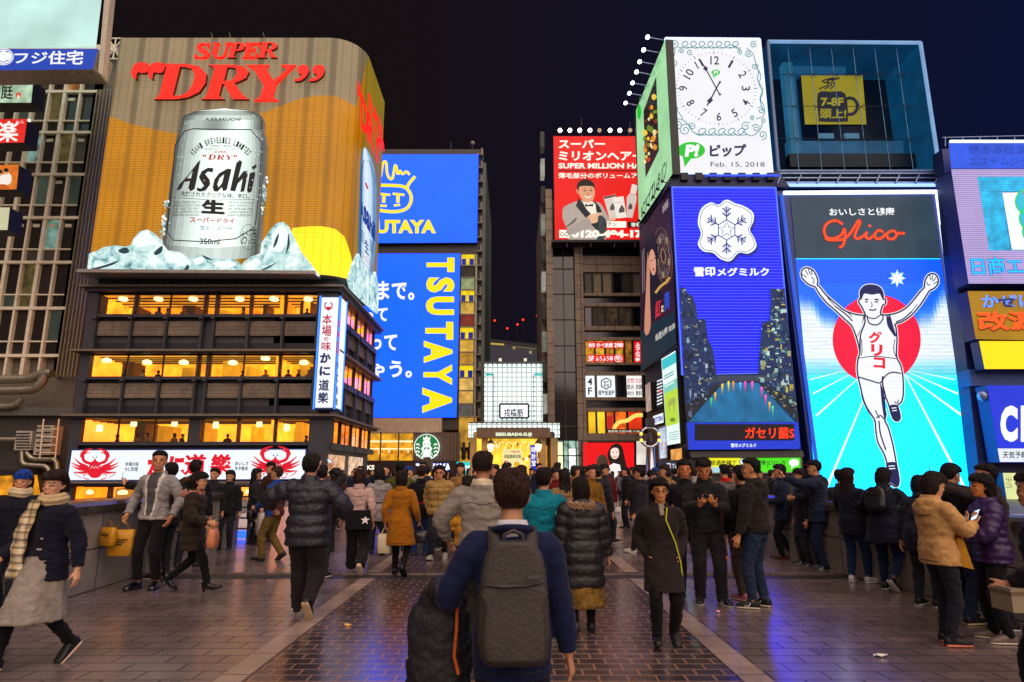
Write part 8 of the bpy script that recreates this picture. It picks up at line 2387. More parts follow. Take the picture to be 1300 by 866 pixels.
def phone(root,i,label,up=(0,0,1),D=None):
	P = FIG[root.name];sh, e, wr, A = P.arm[i]
	hd = Vector(A['dir']) if 'dir' in A else (wr-e)
	if 'dir' in A:hd.x*=(-1,1)[i]
	hd.normalize();hp = wr+hd*.085*P.H/1.7+Vector(A.get('palm',(0,0,1))).normalized()*.02
	face = (P.hd((0,.3,.4))-hp).normalized()
	u = (hd-face*hd.dot(face)).normalized();r = u.cross(face)
	c = hp+u*.03
	f = lambda a, b, d:carry(root,c+r*a+u*b+face*d)
	t = thing('phone',f(0,-.07,0),label,'phone')
	m = MB();m.hexa([f(-.036,-.07,-.004),f(.036,-.07,-.004),f(.036,.07,-.004),f(-.036,.07,-.004)],[f(-.036,-.07,.003),f(.036,-.07,.003),f(.036,.07,.003),f(-.036,.07,.003)],mat('#1a1b20',.3));m.build('case',t)
	m = MB();m.hexa([f(-.033,-.066,.0031),f(.033,-.066,.0031),f(.033,.066,.0031),f(-.033,.066,.0031)],[f(-.033,-.066,.0045),f(.033,-.066,.0045),f(.033,.066,.0045),f(-.033,.066,.0045)],glow('#cfe0ff',1.3,var=.2,scale=20));m.build('screen',t)
	return t
def rucksack(root,label,col,w=.29,h=.43,d=.15,z=.60,tilt=0,pocket='#000',sheen=.7,pat=None,name='backpack'):
	"""worn on the back of a placed figure: body, pocket, top loop and two straps"""
	P = FIG[root.name];H = P.H
	def T(x,y,z_):return carry(root,P.T((x,y,z_)))
	back = -.066*H*P.b-.045
	t = thing(name,T(0,back-.03,z*H),label,'backpack')
	m = mat(col,sheen,var=.15,scale=10,bump=.3,bscale=60)
	mp = mat(pocket,sheen,var=.15,scale=10,bump=.3,bscale=60) if pocket!='#000' else m
	def rbox(mb,x0,z0,ww,hh,y0,dd,mm,round_=.32,top=.78):
		n = 24;rings = []
		for v, k in ((0,.80),(.06,.96),(.25,1),(.5,.98),(.72,.93),(.88,top+.04),(.97,top-.12),(1,top-.3)):
			ring = []
			for q in range(n):
				a = 2*math.pi*q/n
				x = math.copysign(abs(math.cos(a))**round_,math.cos(a))*ww/2*k;y = math.copysign(abs(math.sin(a))**.6,math.sin(a))*dd/2*(.75+.25*math.sin(math.pi*min(1,v+.25)))
				ring.append(T(x0+x,y0+y,z0+hh*v))
			rings.append(ring)
		V = [p for r in rings for p in r];Fc = []
		for r in range(len(rings)-1):
			for q in range(n):Fc.append((r*n+q,r*n+(q+1)%n,(r+1)*n+(q+1)%n,(r+1)*n+q))
		Fc+=[tuple(range(n))[::-1],tuple((len(rings)-1)*n+q for q in range(n))]
		mb.add(V,Fc,mm,True)
	b = MB();rbox(b,0,z*H,w,h,back-d/2,d,m);b.build('pack_body',t)
	b = MB();rbox(b,0,z*H+.02,w*.86,h*.62,back-d+.0,.05,mp,top=1.05);b.build('front_pocket',t)
	zip_ = mat('#0c0c0c',.4);b = MB()
	b.tube([T(-w*.40,back-d-.018,z*H+h*.66),T(-w*.15,back-d-.03,z*H+h*.645),T(w*.15,back-d-.03,z*H+h*.655),T(w*.40,back-d-.016,z*H+h*.68)],.005,zip_,6);b.build('zip',t)
	b = MB();b.tube([T(-.045,back-.03,z*H+h*.96),T(-.04,back-.035,z*H+h*1.05),T(0,back-.035,z*H+h*1.085),T(.04,back-.035,z*H+h*1.05),T(.045,back-.03,z*H+h*.96)],.009,m,8);b.build('top_loop',t)
	b = MB()
	for sx in (-1,1):
		b.piece()
		pts = [(sx*.075,back-.015,z*H+h*.90),(sx*.085,back+.02,.80*H),(sx*.088,-.03,.842*H),(sx*.088,.035,.835*H),(sx*.088,.095,.77*H),(sx*.105,.09,.66*H),(sx*.13,-.02,.60*H),(sx*w*.42,back-.02,z*H+.05)]
		P3 = [T(x,y,z_) for x,y,z_ in pts];cr_ = []
		for q in range(len(P3)-1):
			p0, p1, p2, p3 = P3[max(0,q-1)], P3[q], P3[q+1], P3[min(len(P3)-1,q+2)]
			for j in range(4):
				u = j/4;cr_.append(.5*((2*p1)+(p2-p0)*u+(2*p0-5*p1+4*p2-p3)*u*u+(3*p1-p0-3*p2+p3)*u**3))
		cr_.append(P3[-1]);xv = (carry(root,(1,0,0))-carry(root,(0,0,0)))
		V = [];nn = len(cr_)
		out = lambda q:(cr_[q]-T(0,0,.72*H)).normalized()*.008
		for q in range(nn):V+=[cr_[q]-xv*.026+out(q),cr_[q]+xv*.026+out(q),cr_[q]+xv*.026-out(q)*.4,cr_[q]-xv*.026-out(q)*.4]
		Fc = []
		for q in range(nn-1):
			for j in range(4):Fc.append((q*4+j,q*4+(j+1)%4,q*4+4+(j+1)%4,q*4+4+j))
		b.add(V,Fc+[(0,1,2,3),tuple((nn-1)*4+j for j in (3,2,1,0))],m,True)
	b.build_each('strap',t)
	if pat:
		b = MB();pm = mat(pat,.5);b.hexa([T(.055,back-d-.022,z*H+h*.71),T(.105,back-d-.019,z*H+h*.715),T(.105,back-d-.015,z*H+h*.745),T(.055,back-d-.018,z*H+h*.74)],[T(.055,back-d-.034,z*H+h*.71),T(.105,back-d-.031,z*H+h*.715),T(.105,back-d-.027,z*H+h*.745),T(.055,back-d-.030,z*H+h*.74)],pm);b.build('patch',t)
	return t
SEED = [10]
def person(px,py,face,label,D=None,group=None,**S):
	SEED[0]+=1;S.setdefault('seed',SEED[0])
	if 'arms' in S and S['arms'] is POCKET:S['arms'] = {k:dict(v) for k,v in POCKET.items()}
	r = figure(S);place(r,px,py,face,label,group,D);return r
TR = lambda c = INK_, **k:dict(mat=c,**k)
def TOP(c,hem=.46,**k):return dict(mat=c,hem=hem,**k)
HS = lambda st = 'short', col = '#120c0a', locks = 90, **k:dict(style=st,col=col,locks=locks,**k)
# --- nearest: the man with the rucksack, seen from behind
man = person(650,0,2,'man in navy suit jacket with dark grey rucksack walking away in the centre',D=3.2,H=1.585,build=1.04,legs=walk(.08),arms={'L':{'to':(.175,.12,.60),'hint':(.42,-1,-.2)},'R':{'to':(.172,.02,.468),'hint':(.4,-1,0)}},top=TOP('#141b3d',.43,t=.013,wrinkle=.006,collar_h=.010),under=dict(name='shirt',mat='#cfd0d6',hem=.6,t=.004,collar_h=.024,wrinkle=0),trousers=TR('#12142a'),shoes=dict(),hair=HS('short','#2e150d',520),voxel=.008,cv=.011,skin='#c08a66',head=(2,0,0))
rucksack(man,'dark grey rucksack with flap pocket and wide straps on the navy suited man','#3a342f',w=.31,h=.50,d=.15,z=.505,pat='#20242c',sheen=.65)
# the dark padded coat over his left arm
P = FIG[man.name];e_, w_ = P.arm[0][1], P.arm[0][2]
rawc = Raw()
mid = e_.lerp(w_,.6)
for (dx,dy,L_,r_,fl) in ((-.045,.03,.50,.125,.42),(-.075,.09,.56,.115,.45),(.0,.13,.46,.10,.4)):
	a = mid+Vector((dx,dy-.03,.045));rawc.limb([a+Vector((0,0,.02)),a+Vector((dx*.2,.0,-L_*.33)),a+Vector((dx*.35,.01,-L_*.7)),a+Vector((dx*.3,.0,-L_))],[r_*.62,r_*.92,r_*1.05,r_*.95],18,fl,(.105,.013))
a = mid+Vector((-.15,.04,.03));rawc.limb([a+Vector((.07,0,.03)),a+Vector((-.01,.0,-.12)),a+Vector((.0,.01,-.30)),a+Vector((.02,.0,-.42))],[.05,.06,.055,.042],12,None,(.09,.010))
rawc.limb([e_+Vector((-.02,-.02,.03)),mid+Vector((-.05,.02,.055)),w_+Vector((-.05,.04,.03))],[.045,.075,.06],12,None,(.09,.008))
mec = grow(rawc.raw(),.012,2);wrinkle(mec,.005,11,3);mec.materials.append(mat('#1b1a20',.6,var=.3,scale=8,bump=.5,bscale=30))
mec.transform(Matrix.Rotation(man.rotation_euler.z,4,'Z'))
oc = bpy.data.objects.new('folded_coat',mec);COL.objects.link(oc);oc.location = man.location;ORIGIN[oc.name] = Vector(man.location);tag(oc,'black padded coat draped over the left forearm of the navy suited man','coat')
mb = MB();a = carry(man,mid+Vector((.03,-.07,.02)));mb.tube([a,a+Vector((.0,-.02,-.12)),a+Vector((-.01,-.01,-.24)),a+Vector((.01,.0,-.32))],.009,mat('#c85a12',.5),6)
mb.build('orange_strap',oc)
mb = MB();H_ = P.H
ar = [P.T((.062*H_*math.cos(R(q)),-.006*H_+.060*H_*math.sin(R(q)),(.838+.012*math.sin(R(-q)))*H_)) for q in range(-200,21,11)]
mb.tube(ar,[.010+.008*math.sin(math.pi*k/(len(ar)-1)) for k in range(len(ar))],cloth('#12183a'),8);mb.build('jacket_collar',man)
# --- left foreground
w1 = person(40,846,160,'woman in navy duffel coat with long plaid cream scarf striding past the left parapet',H=1.6,legs=walk(.15,'R'),arms={'L':{'to':(.205,-.03,.49),'hint':(.6,-1,0)},'R':{'to':(.17,.14,.54)}},head=(4,20,0),top=TOP('#101122',.44,t=.018,flare=.02),skirt=dict(hem=.24,mat='#8d8378',flare=.05),trousers=TR('#0c0c10',w=.0),shoes=dict(upper='#121214',sole='#d8b8a0',laces='#d0d0d0'),hair=HS('bob','#2a1710',200),scarf='#c9b184',voxel=.009,cv=.012,skin='#d09a78')
P = FIG[w1.name]
def plaid():
	m, nt, b = _new('plaid_wool');L, N = nt.links, nt.nodes
	tc = N.new('ShaderNodeTexCoord');out = None
	base = N.new('ShaderNodeRGB');base.outputs[0].default_value = (*lin('#d8bf8a'),1);o = base.outputs[0]
	for ax, sc, c in (('X',5.5,'#7a6a55'),('Z',2.6,'#7a6a55'),('X',2.2,'#efe4c8'),('Z',5.0,'#4a4038')):
		wv = N.new('ShaderNodeTexWave');wv.bands_direction = ax;wv.inputs['Scale'].default_value = sc;L.new(tc.outputs['Object'],wv.inputs['Vector'])
		rp = N.new('ShaderNodeValToRGB');rp.color_ramp.elements[0].position = .72;rp.color_ramp.elements[1].position = .8;rp.color_ramp.elements[1].color = (.62,.62,.62,1);L.new(wv.outputs['Fac'],rp.inputs[0])
		mx = N.new('ShaderNodeMix');mx.data_type = 'RGBA';mx.inputs['B'].default_value = (*lin(c),1);L.new(rp.outputs[0],mx.inputs['Factor']);L.new(o,mx.inputs['A']);o = mx.outputs['Result']
	L.new(o,b.inputs['Base Color']);b.inputs['Roughness'].default_value = .95;return m
PLAID = plaid();mb = MB()
for (x0,x1,zb,yy) in ((-.01,.085,.50,.135),(.02,.10,.62,.12)):
	V = [];n = 14
	for q in range(n+1):
		u = q/n;z = .86*P.H*(1-u)+zb*P.H*u;y = yy+.03*math.sin(u*3)+.03*u;sx_w = .10+.03*u;cx = (x0+(x1-x0)*.5)+u*.10
		for a, dy in ((-1,0),(-.3,.018),(.3,.014),(1,0)):V.append(P.T((cx+a*sx_w*.62,y+dy+.008*math.sin(q*1.3+a),z)))
		for a, dy in ((1,-.012),(-1,-.012)):V.append(P.T((cx+a*sx_w*.62,y+dy+.008*math.sin(q*1.3+a),z)))
	Fc = []
	for q in range(n):
		for j in range(6):Fc.append((q*6+j,q*6+(j+1)%6,q*6+6+(j+1)%6,q*6+6+j))
	Fc+=[tuple(range(6)),tuple(n*6+j for j in range(5,-1,-1))];mb.add(V,Fc,PLAID,True)
	for j in range(14):
		a = -1+2*j/13;p = P.T((x0+(x1-x0)*.5+.10+a*.13*.62,yy+.035,zb*P.H));mb.tube([p,p+Vector((.004*a,.004,-.03)),p+Vector((.01*a,.0,-.075))],[.006,.006,.002],PLAID,4,cap=False)
mb.build('scarf_end',w1)
mb = MB();tg = mat('#c8b8a0',.6)
for k in range(3):mb.hexa(*[[P.T((x,.105+.0*k+d,(.66-.055*k)*P.H+z)) for x,z in ((-.08,-.006),(-.03,-.006),(-.03,.006),(-.08,.006))] for d in (0,.014)],tg)
mb.build('toggle',w1)
person(2,790,200,'person in blue knit hat and fluffy cream scarf at the far left edge',H=1.6,legs=walk(.1),top=TOP('#11131f',.44,t=.018),trousers=TR(),shoes=SN,hair=HS('bob','#2a1710',40),beanie='#0f3f9c',scarf='#d8c49a')
dj = person(186,747,176,'tall man in pale denim jacket over grey sweater holding two yellow bags',H=1.88,build=.94,legs={'L':{'x':.07,'yaw':18},'R':{'x':.06,'y':.03,'yaw':-10}},arms={'L':{'to':(.16,.04,.52),'hint':(.6,-1,0)},'R':{'to':(.20,.03,.53),'hint':(.7,-1,0),'curl':55}},head=(2,26,0),top=TOP('#8e8a86',.50,t=.016,front='#4e4c4c',front_w=.040,collar_h=.012,bands=[(lambda q,w:q.y>.01 and q.z>.53 and .036*(.6+.7*(q.z-.55)/.3)<abs(q.x)<.056*(.6+.7*(q.z-.55)/.3),'#c4beb2'),(lambda q,w:q.z<.535,'#a39d96')]),trousers=TR('#140f10',crop=.02,turnup='#2a2a30'),shoes=dict(upper='#0c0c0e',sole='#060606',rough=.2,coat=.6,shaft=.10,sole_h=.02),hair=HS('crop','#0e0a09',160),voxel=.0095,skin='#c8875c')
YB = mat('#c58a12',.5,var=.12,scale=3);hm_ = mat('#7a5a28',.6)
hold_bag(dj,1,'shopping_bag',.34,.36,.14,YB,'big yellow paper shopping bag with handles hanging from the denim jacket man',drop=.12,yaw=12,handle=hm_,mark=(mat('#3a2a10',.6),bar_print))
t_ = hold_bag(dj,1,'shopping_bag',.28,.25,.10,YB,'smaller yellow bag with a dark scrawl hanging beside the bigger paper bag',drop=.08,yaw=-22,handle=hm_,mark=(mat('#2a2410',.6),scrawl_print));t_.location.x-=.13;t_.location.y-=.12
fw = person(237,752,-78,'woman in brown padded parka with pink fur collar and heeled boots walking right',H=1.6,legs=walk(.17,'R',lift=.06,pitch=30),arms={'L':{'to':(.14,.05,.54)},'R':{'to':(.15,.16,.58),'curl':50}},head=(6,0,0),top=TOP('#2a2018',.36,t=.026,puff=.11,boxy=.8),trousers=TR('#0b0a0c',w=-.004),shoes=dict(upper='#0a090a',sole='#060606',rough=.25,heel=.06,shaft=.11,name='boot'),hair=HS('bob','#150d0c',160),fur='#c98a72',fur_n=420,voxel=.0095)
hold_bag(fw,1,'handbag',.28,.24,.12,mat('#c87a50',.5,var=.15),'peach coloured bag in the hand of the fur collared woman',drop=.06)
bk_ = person(236,722,10,'person in dark parka with brown fur hood behind the pink fur collar',H=1.78,legs=WIDE,top=TOP('#14141a',.44,t=.022),trousers=TR(),shoes=dict(upper='#101012',sole='#b8b4ac'),hair=HS('short','#16100d',60),fur='#5a3a20')
ph = person(203,735,60,'person in brown jacket mostly hidden behind the denim jacket man, raising a phone',H=1.72,legs=STAND,arms={'L':{'to':(.30,.42,.83),'hint':(.3,0,-1),'dir':(.1,.3,1),'palm':(0,1,0),'curl':45},'R':{}},top=TOP('#1c1412',.46,t=.018),trousers=TR(),shoes=SN,hair=HS('short'),head=(0,0,0))
phone(ph,0,'phone raised above the parapet against the lit crab sign')
person(273,0,175,'youth in black with dark fringe behind the parapet, left of a pair',D=13.8,H=1.66,legs=STAND,top=TOP(BLACK),trousers=TR(),shoes=SN,hair=HS('short'))
person(293,0,185,'youth in black behind the parapet, right of a pair',D=13.9,H=1.62,legs=STAND,top=TOP('#121218'),trousers=TR(),shoes=SN,hair=HS('bob'))
lw = person(318,693,-60,'woman with very long black hair in black coat beside the steel railing',H=1.66,legs=STAND,top=TOP(BLACK,.30,t=.016),trousers=TR(),shoes=dict(),hair=HS('long','#0c0a0c',110),arms={'L':{},'R':{'to':(.16,.06,.50),'curl':50}})
hold_bag(lw,1,'carrier_bag',.40,.48,.2,mat('#a89a98',.5,var=.12),'big whitish plastic carrier bag beside the long haired woman at the railing',drop=.04,mark=(mat('#c8a878',.6),scrawl_print))
bl = person(344,714,80,'man in blue jacket and khaki trousers walking left behind the dark padded coat',H=1.68,legs=walk(.08),top=TOP('#123a86',.48,t=.018,bands=[(lambda q,w:q.y<-.035 and q.z<.83,'#4a2410')]),trousers=TR('#6a5428',w=.012),shoes=dict(upper='#1a1410',sole='#0c0a08'),hair=HS('short','#3a2418'),arms={'L':{'to':(.12,.16,.58),'hint':(.5,-1,-.3),'curl':45},'R':{}},skin='#c8906a')
hold_bag(bl,0,'handbag',.22,.16,.12,mat('#0e0d10',.4),'small black bag held in front of the blue jacket man',drop=.02)
person(344,0,150,'man in peaked dark cap seen against the right crab of the sign',D=15.5,H=1.82,legs=STAND,top=TOP('#3a1c10'),trousers=TR(),shoes=SN,hair=HS('crop'),cap=('#121214','#121214'))
bp = person(383,785,2,'broad man in dark padded coat striding away, left arm held out',H=1.78,build=1.12,legs=walk(.10,'L',lift=.07,pitch=48),arms={'L':{'to':(.275,.14,.665),'hint':(1,-.8,.1)},'R':{'to':(.20,.13,.60),'hint':(1,-.9,0)}},top=TOP(mat('#1f1f2a',.55,var=.2,scale=8,bump=.3,bscale=25),.44,t=.026,puff=.125,boxy=.9,collar_h=.035),trousers=TR('#1f1a1c',w=.016),shoes=dict(upper='#15141a',sole='#b9a27c',sole_h=.03),hair=HS('short','#14100e',260),voxel=.0095,cv=.0125)
pu = person(409,0,5,'person in black with both arms raised holding a phone beside the padded coat man',D=10.4,H=1.68,legs=STAND,arms={'L':{'to':(.06,.12,1.0),'hint':(1,.2,-.3),'dir':(0,.1,1),'palm':(0,1,0),'curl':45},'R':{'to':(.06,.12,.99),'hint':(1,.2,-.3),'dir':(0,.1,1),'palm':(0,1,0),'curl':45}},top=TOP(BLACK),trousers=TR(),shoes=SN,hair=HS('short'))
phone(pu,1,'phone held up in both hands in front of the restaurant corner')
person(424,0,60,'woman with dark curly hair and lit face looking left near the restaurant corner',D=13.5,H=1.62,legs=STAND,top=TOP('#1a1214'),trousers=TR(),shoes=SN,hair=HS('bob','#1a100c'))
tt = person(451,729,4,'woman in pale pink knit and wide black trousers walking away with a star bag',H=1.62,legs=walk(.12,'L',lift=.06,pitch=45),top=TOP('#b99a90',.50,t=.018,wrinkle=.008),trousers=TR('#1b1a1e',w=.022,flare=.012),shoes=dict(upper='#c9a58a',sole='#d8c0a0'),hair=HS('bob','#2e170d',120),arms={'L':{},'R':{'to':(.16,-.02,.50)}})
P = FIG[tt.name]
tb_ = thing('tote_bag',carry(tt,(0.05,-.17,.47*P.H)),'black tote bag with a white star worn on the back of the pink knit woman','bag')
m = MB();f = lambda x, y, z:carry(tt,(x,y,z*P.H))
m.hexa([f(-.17,-.125,.44),f(.25,-.125,.44),f(.22,-.115,.62),f(-.14,-.115,.62)],[f(-.17,-.21,.44),f(.25,-.21,.44),f(.22,-.16,.62),f(-.14,-.16,.62)],cloth('#0b0b0e'));m.build('bag_body',tb_)
m = MB();star_print(m,f(.08,-.193,.525),carry(tt,(1,0,0))-carry(tt,(0,0,0)),Vector((0,0.12,.4)).normalized(),.38,.32,mat('#d8d4d0',.6));m.build('star_print',tb_)
m = MB();m.tube([f(-.10,-.14,.62),f(-.02,-.10,.70),f(.07,-.06,.845)],.008,cloth('#0b0b0e'),6);m.tube([f(.18,-.14,.62),f(.14,-.10,.70),f(.09,-.06,.845)],.008,cloth('#0b0b0e'),6);m.build('shoulder_strap',tb_)
person(478,706,12,'woman in light grey coat with dark bob walking away left of the mustard coat',H=1.66,legs=walk(.09),top=TOP('#8a8484',.40,t=.016,bands=[(lambda q,w:.605<q.z<.62,'#2a2628')]),trousers=TR(),shoes=dict(),hair=HS('bob','#150e0d',70))
mu_ = person(506,731,-6,'woman in long mustard coat with dark hair walking away, bag in each hand',H=1.6,legs=walk(.07,'L',lift=.05,pitch=40),top=TOP('#9c5f0c',.29,t=.014,flare=.03,collar_h=.02,wrinkle=.004),shoes=dict(upper='#0c0a0a',sole='#080808'),trousers=TR('#0e0c0e',w=-.006),hair=HS('bob','#1c0f0b',150),arms={'L':{'to':(.155,.0,.50),'curl':50},'R':{'to':(.17,.07,.52),'curl':50}},voxel=.0095)
hold_bag(mu_,0,'carrier_bag',.22,.30,.14,mat('#cbbd98',.5,var=.1),'white plastic carrier bag at the left side of the mustard coat',drop=.1)
hold_bag(mu_,1,'handbag',.26,.19,.13,mat('#150d1c',.3,coat=.3),'dark purple handbag at the right side of the mustard coat',drop=.10)
person(508,0,0,'man in olive jacket with short black hair standing beyond the mustard coat',D=13.6,H=1.78,build=1.1,legs=STAND,top=TOP('#4a4a12',.46,t=.024),trousers=TR('#1a2038'),shoes=SN,hair=HS('short','#0e0b0a'),arms=POCKET)
person(535,0,-4,'person in dark coat with a red stripe across the back between mustard and beige coats',D=12.9,H=1.70,legs=STAND,top=TOP('#121018',.44,bands=[(lambda q,w:.585<q.z<.61,'#8a1210')]),trousers=TR('#17305a'),shoes=SN,hair=HS('short','#2a1410'))
person(537,0,170,'man in grey pullover standing before the dark shop fascia',D=17,H=1.84,legs=STAND,top=TOP('#8e8a84'),trousers=TR(),shoes=SN,hair=HS('crop'))
person(556,712,176,'man with glasses in beige padded jacket walking towards the camera',H=1.70,build=1.05,legs=walk(.07,'R'),top=TOP('#9a7a44',.49,t=.03,puff=.12,boxy=.9,hood=True,cuff=1.0),trousers=TR('#1d1c22'),shoes=dict(upper='#8e8a84',sole='#cfc4b0'),hair=HS('short','#120d0b',120),glasses=True,arms=POCKET,skin='#cf8a62',voxel=.0095)
person(592,738,20,'woman in mustard quilted coat half hidden behind the pale denim back',H=1.52,legs=walk(.06),top=TOP('#b07a24',.34,t=.026,puff=.16),trousers=TR('#0c0a0c',w=-.003),shoes=dict(),hair=HS('bob','#1c120e'))
person(613,0,-8,'tall man in pale denim jacket with cream collar seen from behind',D=6.0,H=1.76,build=1.08,legs=walk(.06),top=TOP('#8b8378',.52,t=.018,collar_h=.03,bands=[(lambda q,w:q.z>.845,'#cfc0a0'),(lambda q,w:q.z<.535,'#a0988c')]),trousers=TR('#20201c'),shoes=SN,hair=HS('crop','#24140e',260),arms={'L':{'to':(.205,.10,.56),'hint':(1,-.9,0)},'R':{}},voxel=.0095,skin='#b57a54')
person(690,0,-12,'man in turquoise jacket with white and purple sleeve bands, right of the rucksack man',D=7.2,H=1.62,build=1.12,legs=walk(.06),top=TOP('#067a8c',.46,t=.024,bands=[(lambda q,w:q.x>.10 and .655<q.z<.70,'#4a1468'),(lambda q,w:q.x>.09 and .70<=q.z<.735,'#c8c4cc')]),trousers=TR(),shoes=SN,hair=HS('short','#1a100c',150))
lp_ = person(741,806,2,'woman in long black padded coat with fur hood and golden skirt walking away',H=1.52,build=1.1,legs=walk(.05,'R',lift=.03,pitch=25),top=TOP(mat('#1d1a1e',.5,var=.25,scale=8,bump=.3,bscale=25),.30,t=.03,puff=.115,boxy=.9,flare=.015,hood=True),skirt=dict(hem=.17,mat=mat('#7a5a14',.7,var=.8,scale=14),flare=.05),trousers=TR('#100c0e',w=-.004),shoes=dict(upper='#141010',sole='#0a0808',shaft=.12,name='boot'),hair=HS('bob','#1c0f0c',150),fur='#a88868',fur_n=420,arms={'L':{},'R':{'to':(.19,.05,.47)}},voxel=.0095)
person(716,0,10,'woman in tan coat with long straight dark hair walking away left of the fur hood',D=11,H=1.62,legs=walk(.05),top=TOP('#8a6a48',.38,t=.016),trousers=TR(),shoes=dict(),hair=HS('long','#180e0b',80))
person(750,0,-150,'young man with brown fringe and mustard jacket looking right beyond the fur hood',D=12.4,H=1.70,legs=STAND,top=TOP('#7a5210',.46),trousers=TR(),shoes=SN,hair=HS('short','#3a1a0e',120),head=(0,-10,0))
ws = person(770,679,178,'man in pale hoodie walking towards the camera with a white bag',H=1.66,legs=walk(.08),top=TOP('#8e8078',.46,t=.02,hood=True),trousers=TR('#3a342e'),shoes=SN,hair=HS('short','#2a1810'),arms={'L':{'to':(.16,.03,.50),'curl':50},'R':{}})
hold_bag(ws,0,'carrier_bag',.24,.40,.12,mat('#c8c0bc',.5,var=.1),'white carrier bag with a blue mark beside the pale hoodie man',drop=.05,mark=(mat('#2a3a9c',.5),scrawl_print))
person(797,672,90,'man in black padded jacket turned to the left beyond the pale hoodie',H=1.72,legs=STAND,top=TOP('#131318',.48,t=.026,puff=.11),trousers=TR(),shoes=SN,hair=HS('short'))
person(817,706,60,'person in black jacket and white trainers stepping left behind the trench coat woman',H=1.68,legs=walk(.14,'R',lift=.05),top=TOP('#1d1c22',.48,t=.016),trousers=TR(),shoes=dict(upper='#cfc8c0',sole='#e0d8d0'),hair=HS('short','#18100d'))
tc_w = person(846,820,176,'woman with glasses in black trench coat with a yellow strap facing the camera',H=1.52,legs=walk(.05,'R',lift=.03,pitch=22),top=TOP('#241d1c',.33,t=.016,flare=.012,wrinkle=.006,collar_h=.02,front='#8f8070',front_w=.014,front_z=.79),trousers=TR('#0e0b0c'),shoes=dict(upper='#0e0a0e',sole='#080808'),hair=HS('bob','#1a100d',160),glasses=True,arms=POCKET,skin='#d08a54',voxel=.009)
P = FIG[tc_w.name];m = MB();m.tube([P.T((-.05,.10,.835*P.H)),P.T((-.03,.125,.76*P.H)),P.T((-.11,.13,.62*P.H)),P.T((-.155,.10,.50*P.H)),P.T((-.165,.09,.40*P.H))],.007,mat('#c8c818',.5),6);m.build('yellow_strap',tc_w)
# --- the pair at right of centre and the leaning row along the right parapet
person(877,756,172,'man in black behind the phone reader, left of a pair facing the camera',H=1.74,legs=STAND,top=TOP('#1a181b',.46),trousers=TR(),shoes=dict(upper='#241c18',sole='#1a1410'),hair=HS('short','#100c0b',90),skin='#c8794c',arms=POCKET)
pr_ = person(903,766,168,'man in black sweater and trousers looking down at a phone in both hands',H=1.76,legs={'L':{'x':.075,'y':.03,'yaw':25},'R':{'x':.07,'yaw':-8}},top=TOP('#1b1a1e',.49,t=.014),trousers=TR('#1a181b',w=.014),shoes=dict(upper='#141416',sole='#a8a4a0',mark='#d8d8d8'),hair=HS('short','#110d0c',150),arms=PHONE,head=(24,0,0),skin='#c8804e',voxel=.009)
phone(pr_,1,'phone in the hands of the man in the black sweater')
person(927,712,10,'man in grey sweatshirt with red collar, maroon trousers and orange boots',H=1.72,legs=STAND,top=TOP('#5a544e',.50,t=.016,bands=[(lambda q,w:q.z>.835,'#b01c14')]),trousers=TR('#3a0e18',w=.010),shoes=dict(upper='#b8560c',sole='#a04a10',shaft=.08,name='boot'),hair=HS('crop'),arms=PHONE)
hb = person(968,772,48,'man in black bomber jacket and blue jeans standing with back to the camera',H=1.75,build=1.0,legs={'L':{'x':.07,'y':.03,'yaw':20},'R':{'x':.06,'yaw':-5}},top=TOP('#201b19',.50,t=.02,hood=True,bands=[(lambda q,w:q.z<.512,'#0c0a0a')]),trousers=TR('#1e2c44',crop=.012,turnup='#41506a',w=.010),shoes=dict(upper='#0c0c0e',sole='#c8b8a4',mark='#e0dcd8',sole_h=.026),hair=HS('crop','#100c0b',200),arms={'L':{'to':(.165,.07,.47),'hint':(.5,-1,0)},'R':{}},head=(0,20,0),voxel=.009,skin='#c88a5c')
person(952,762,20,'person in dark coat and pink trainers mostly hidden behind the bomber jacket',H=1.66,legs=STAND,top=TOP('#101016',.42),trousers=TR('#4a3c34'),shoes=dict(upper='#b86a78',sole='#d8b8b0'),hair=HS('short'))
person(1000,712,70,'man in dark navy parka and brown shoes looking left by the green sign',H=1.72,legs=walk(.05),top=TOP('#192038',.42,t=.022,front='#2a3348',front_w=.02),trousers=TR('#0c0c12'),shoes=dict(upper='#4a1a12',sole='#3a2418'),hair=HS('short','#0f0c0c',90),arms={'L':{'to':(.10,.16,.62)},'R':{}},skin='#b98464')
person(1026,719,85,'woman in long black coat leaning on the right parapet beside the cap man',H=1.64,legs=STAND,top=TOP('#171a28',.30,t=.018),trousers=TR(),shoes=dict(upper='#101012',sole='#c8c8c8',mark='#e0e0e0'),hair=HS('bob','#120d0c'))
cm = person(1047,724,70,'man in red peaked cap and hooded dark parka raising a phone to the left',H=1.78,legs=STAND,top=TOP('#1a2238',.44,t=.024,hood=True),trousers=TR('#16243e'),shoes=dict(upper='#10141e',sole='#c8ccd4',mark='#d0d8e4'),hair=HS('crop'),cap=('#14141c','#a01420'),arms={'L':{'to':(.14,.30,.86),'hint':(.8,.2,-1),'dir':(0,.3,1),'palm':(0,1,0),'curl':45},'R':{'to':(.02,.22,.66),'hint':(.8,-.2,-1)}})
phone(cm,0,'phone raised in front of the green sign by the red capped man')
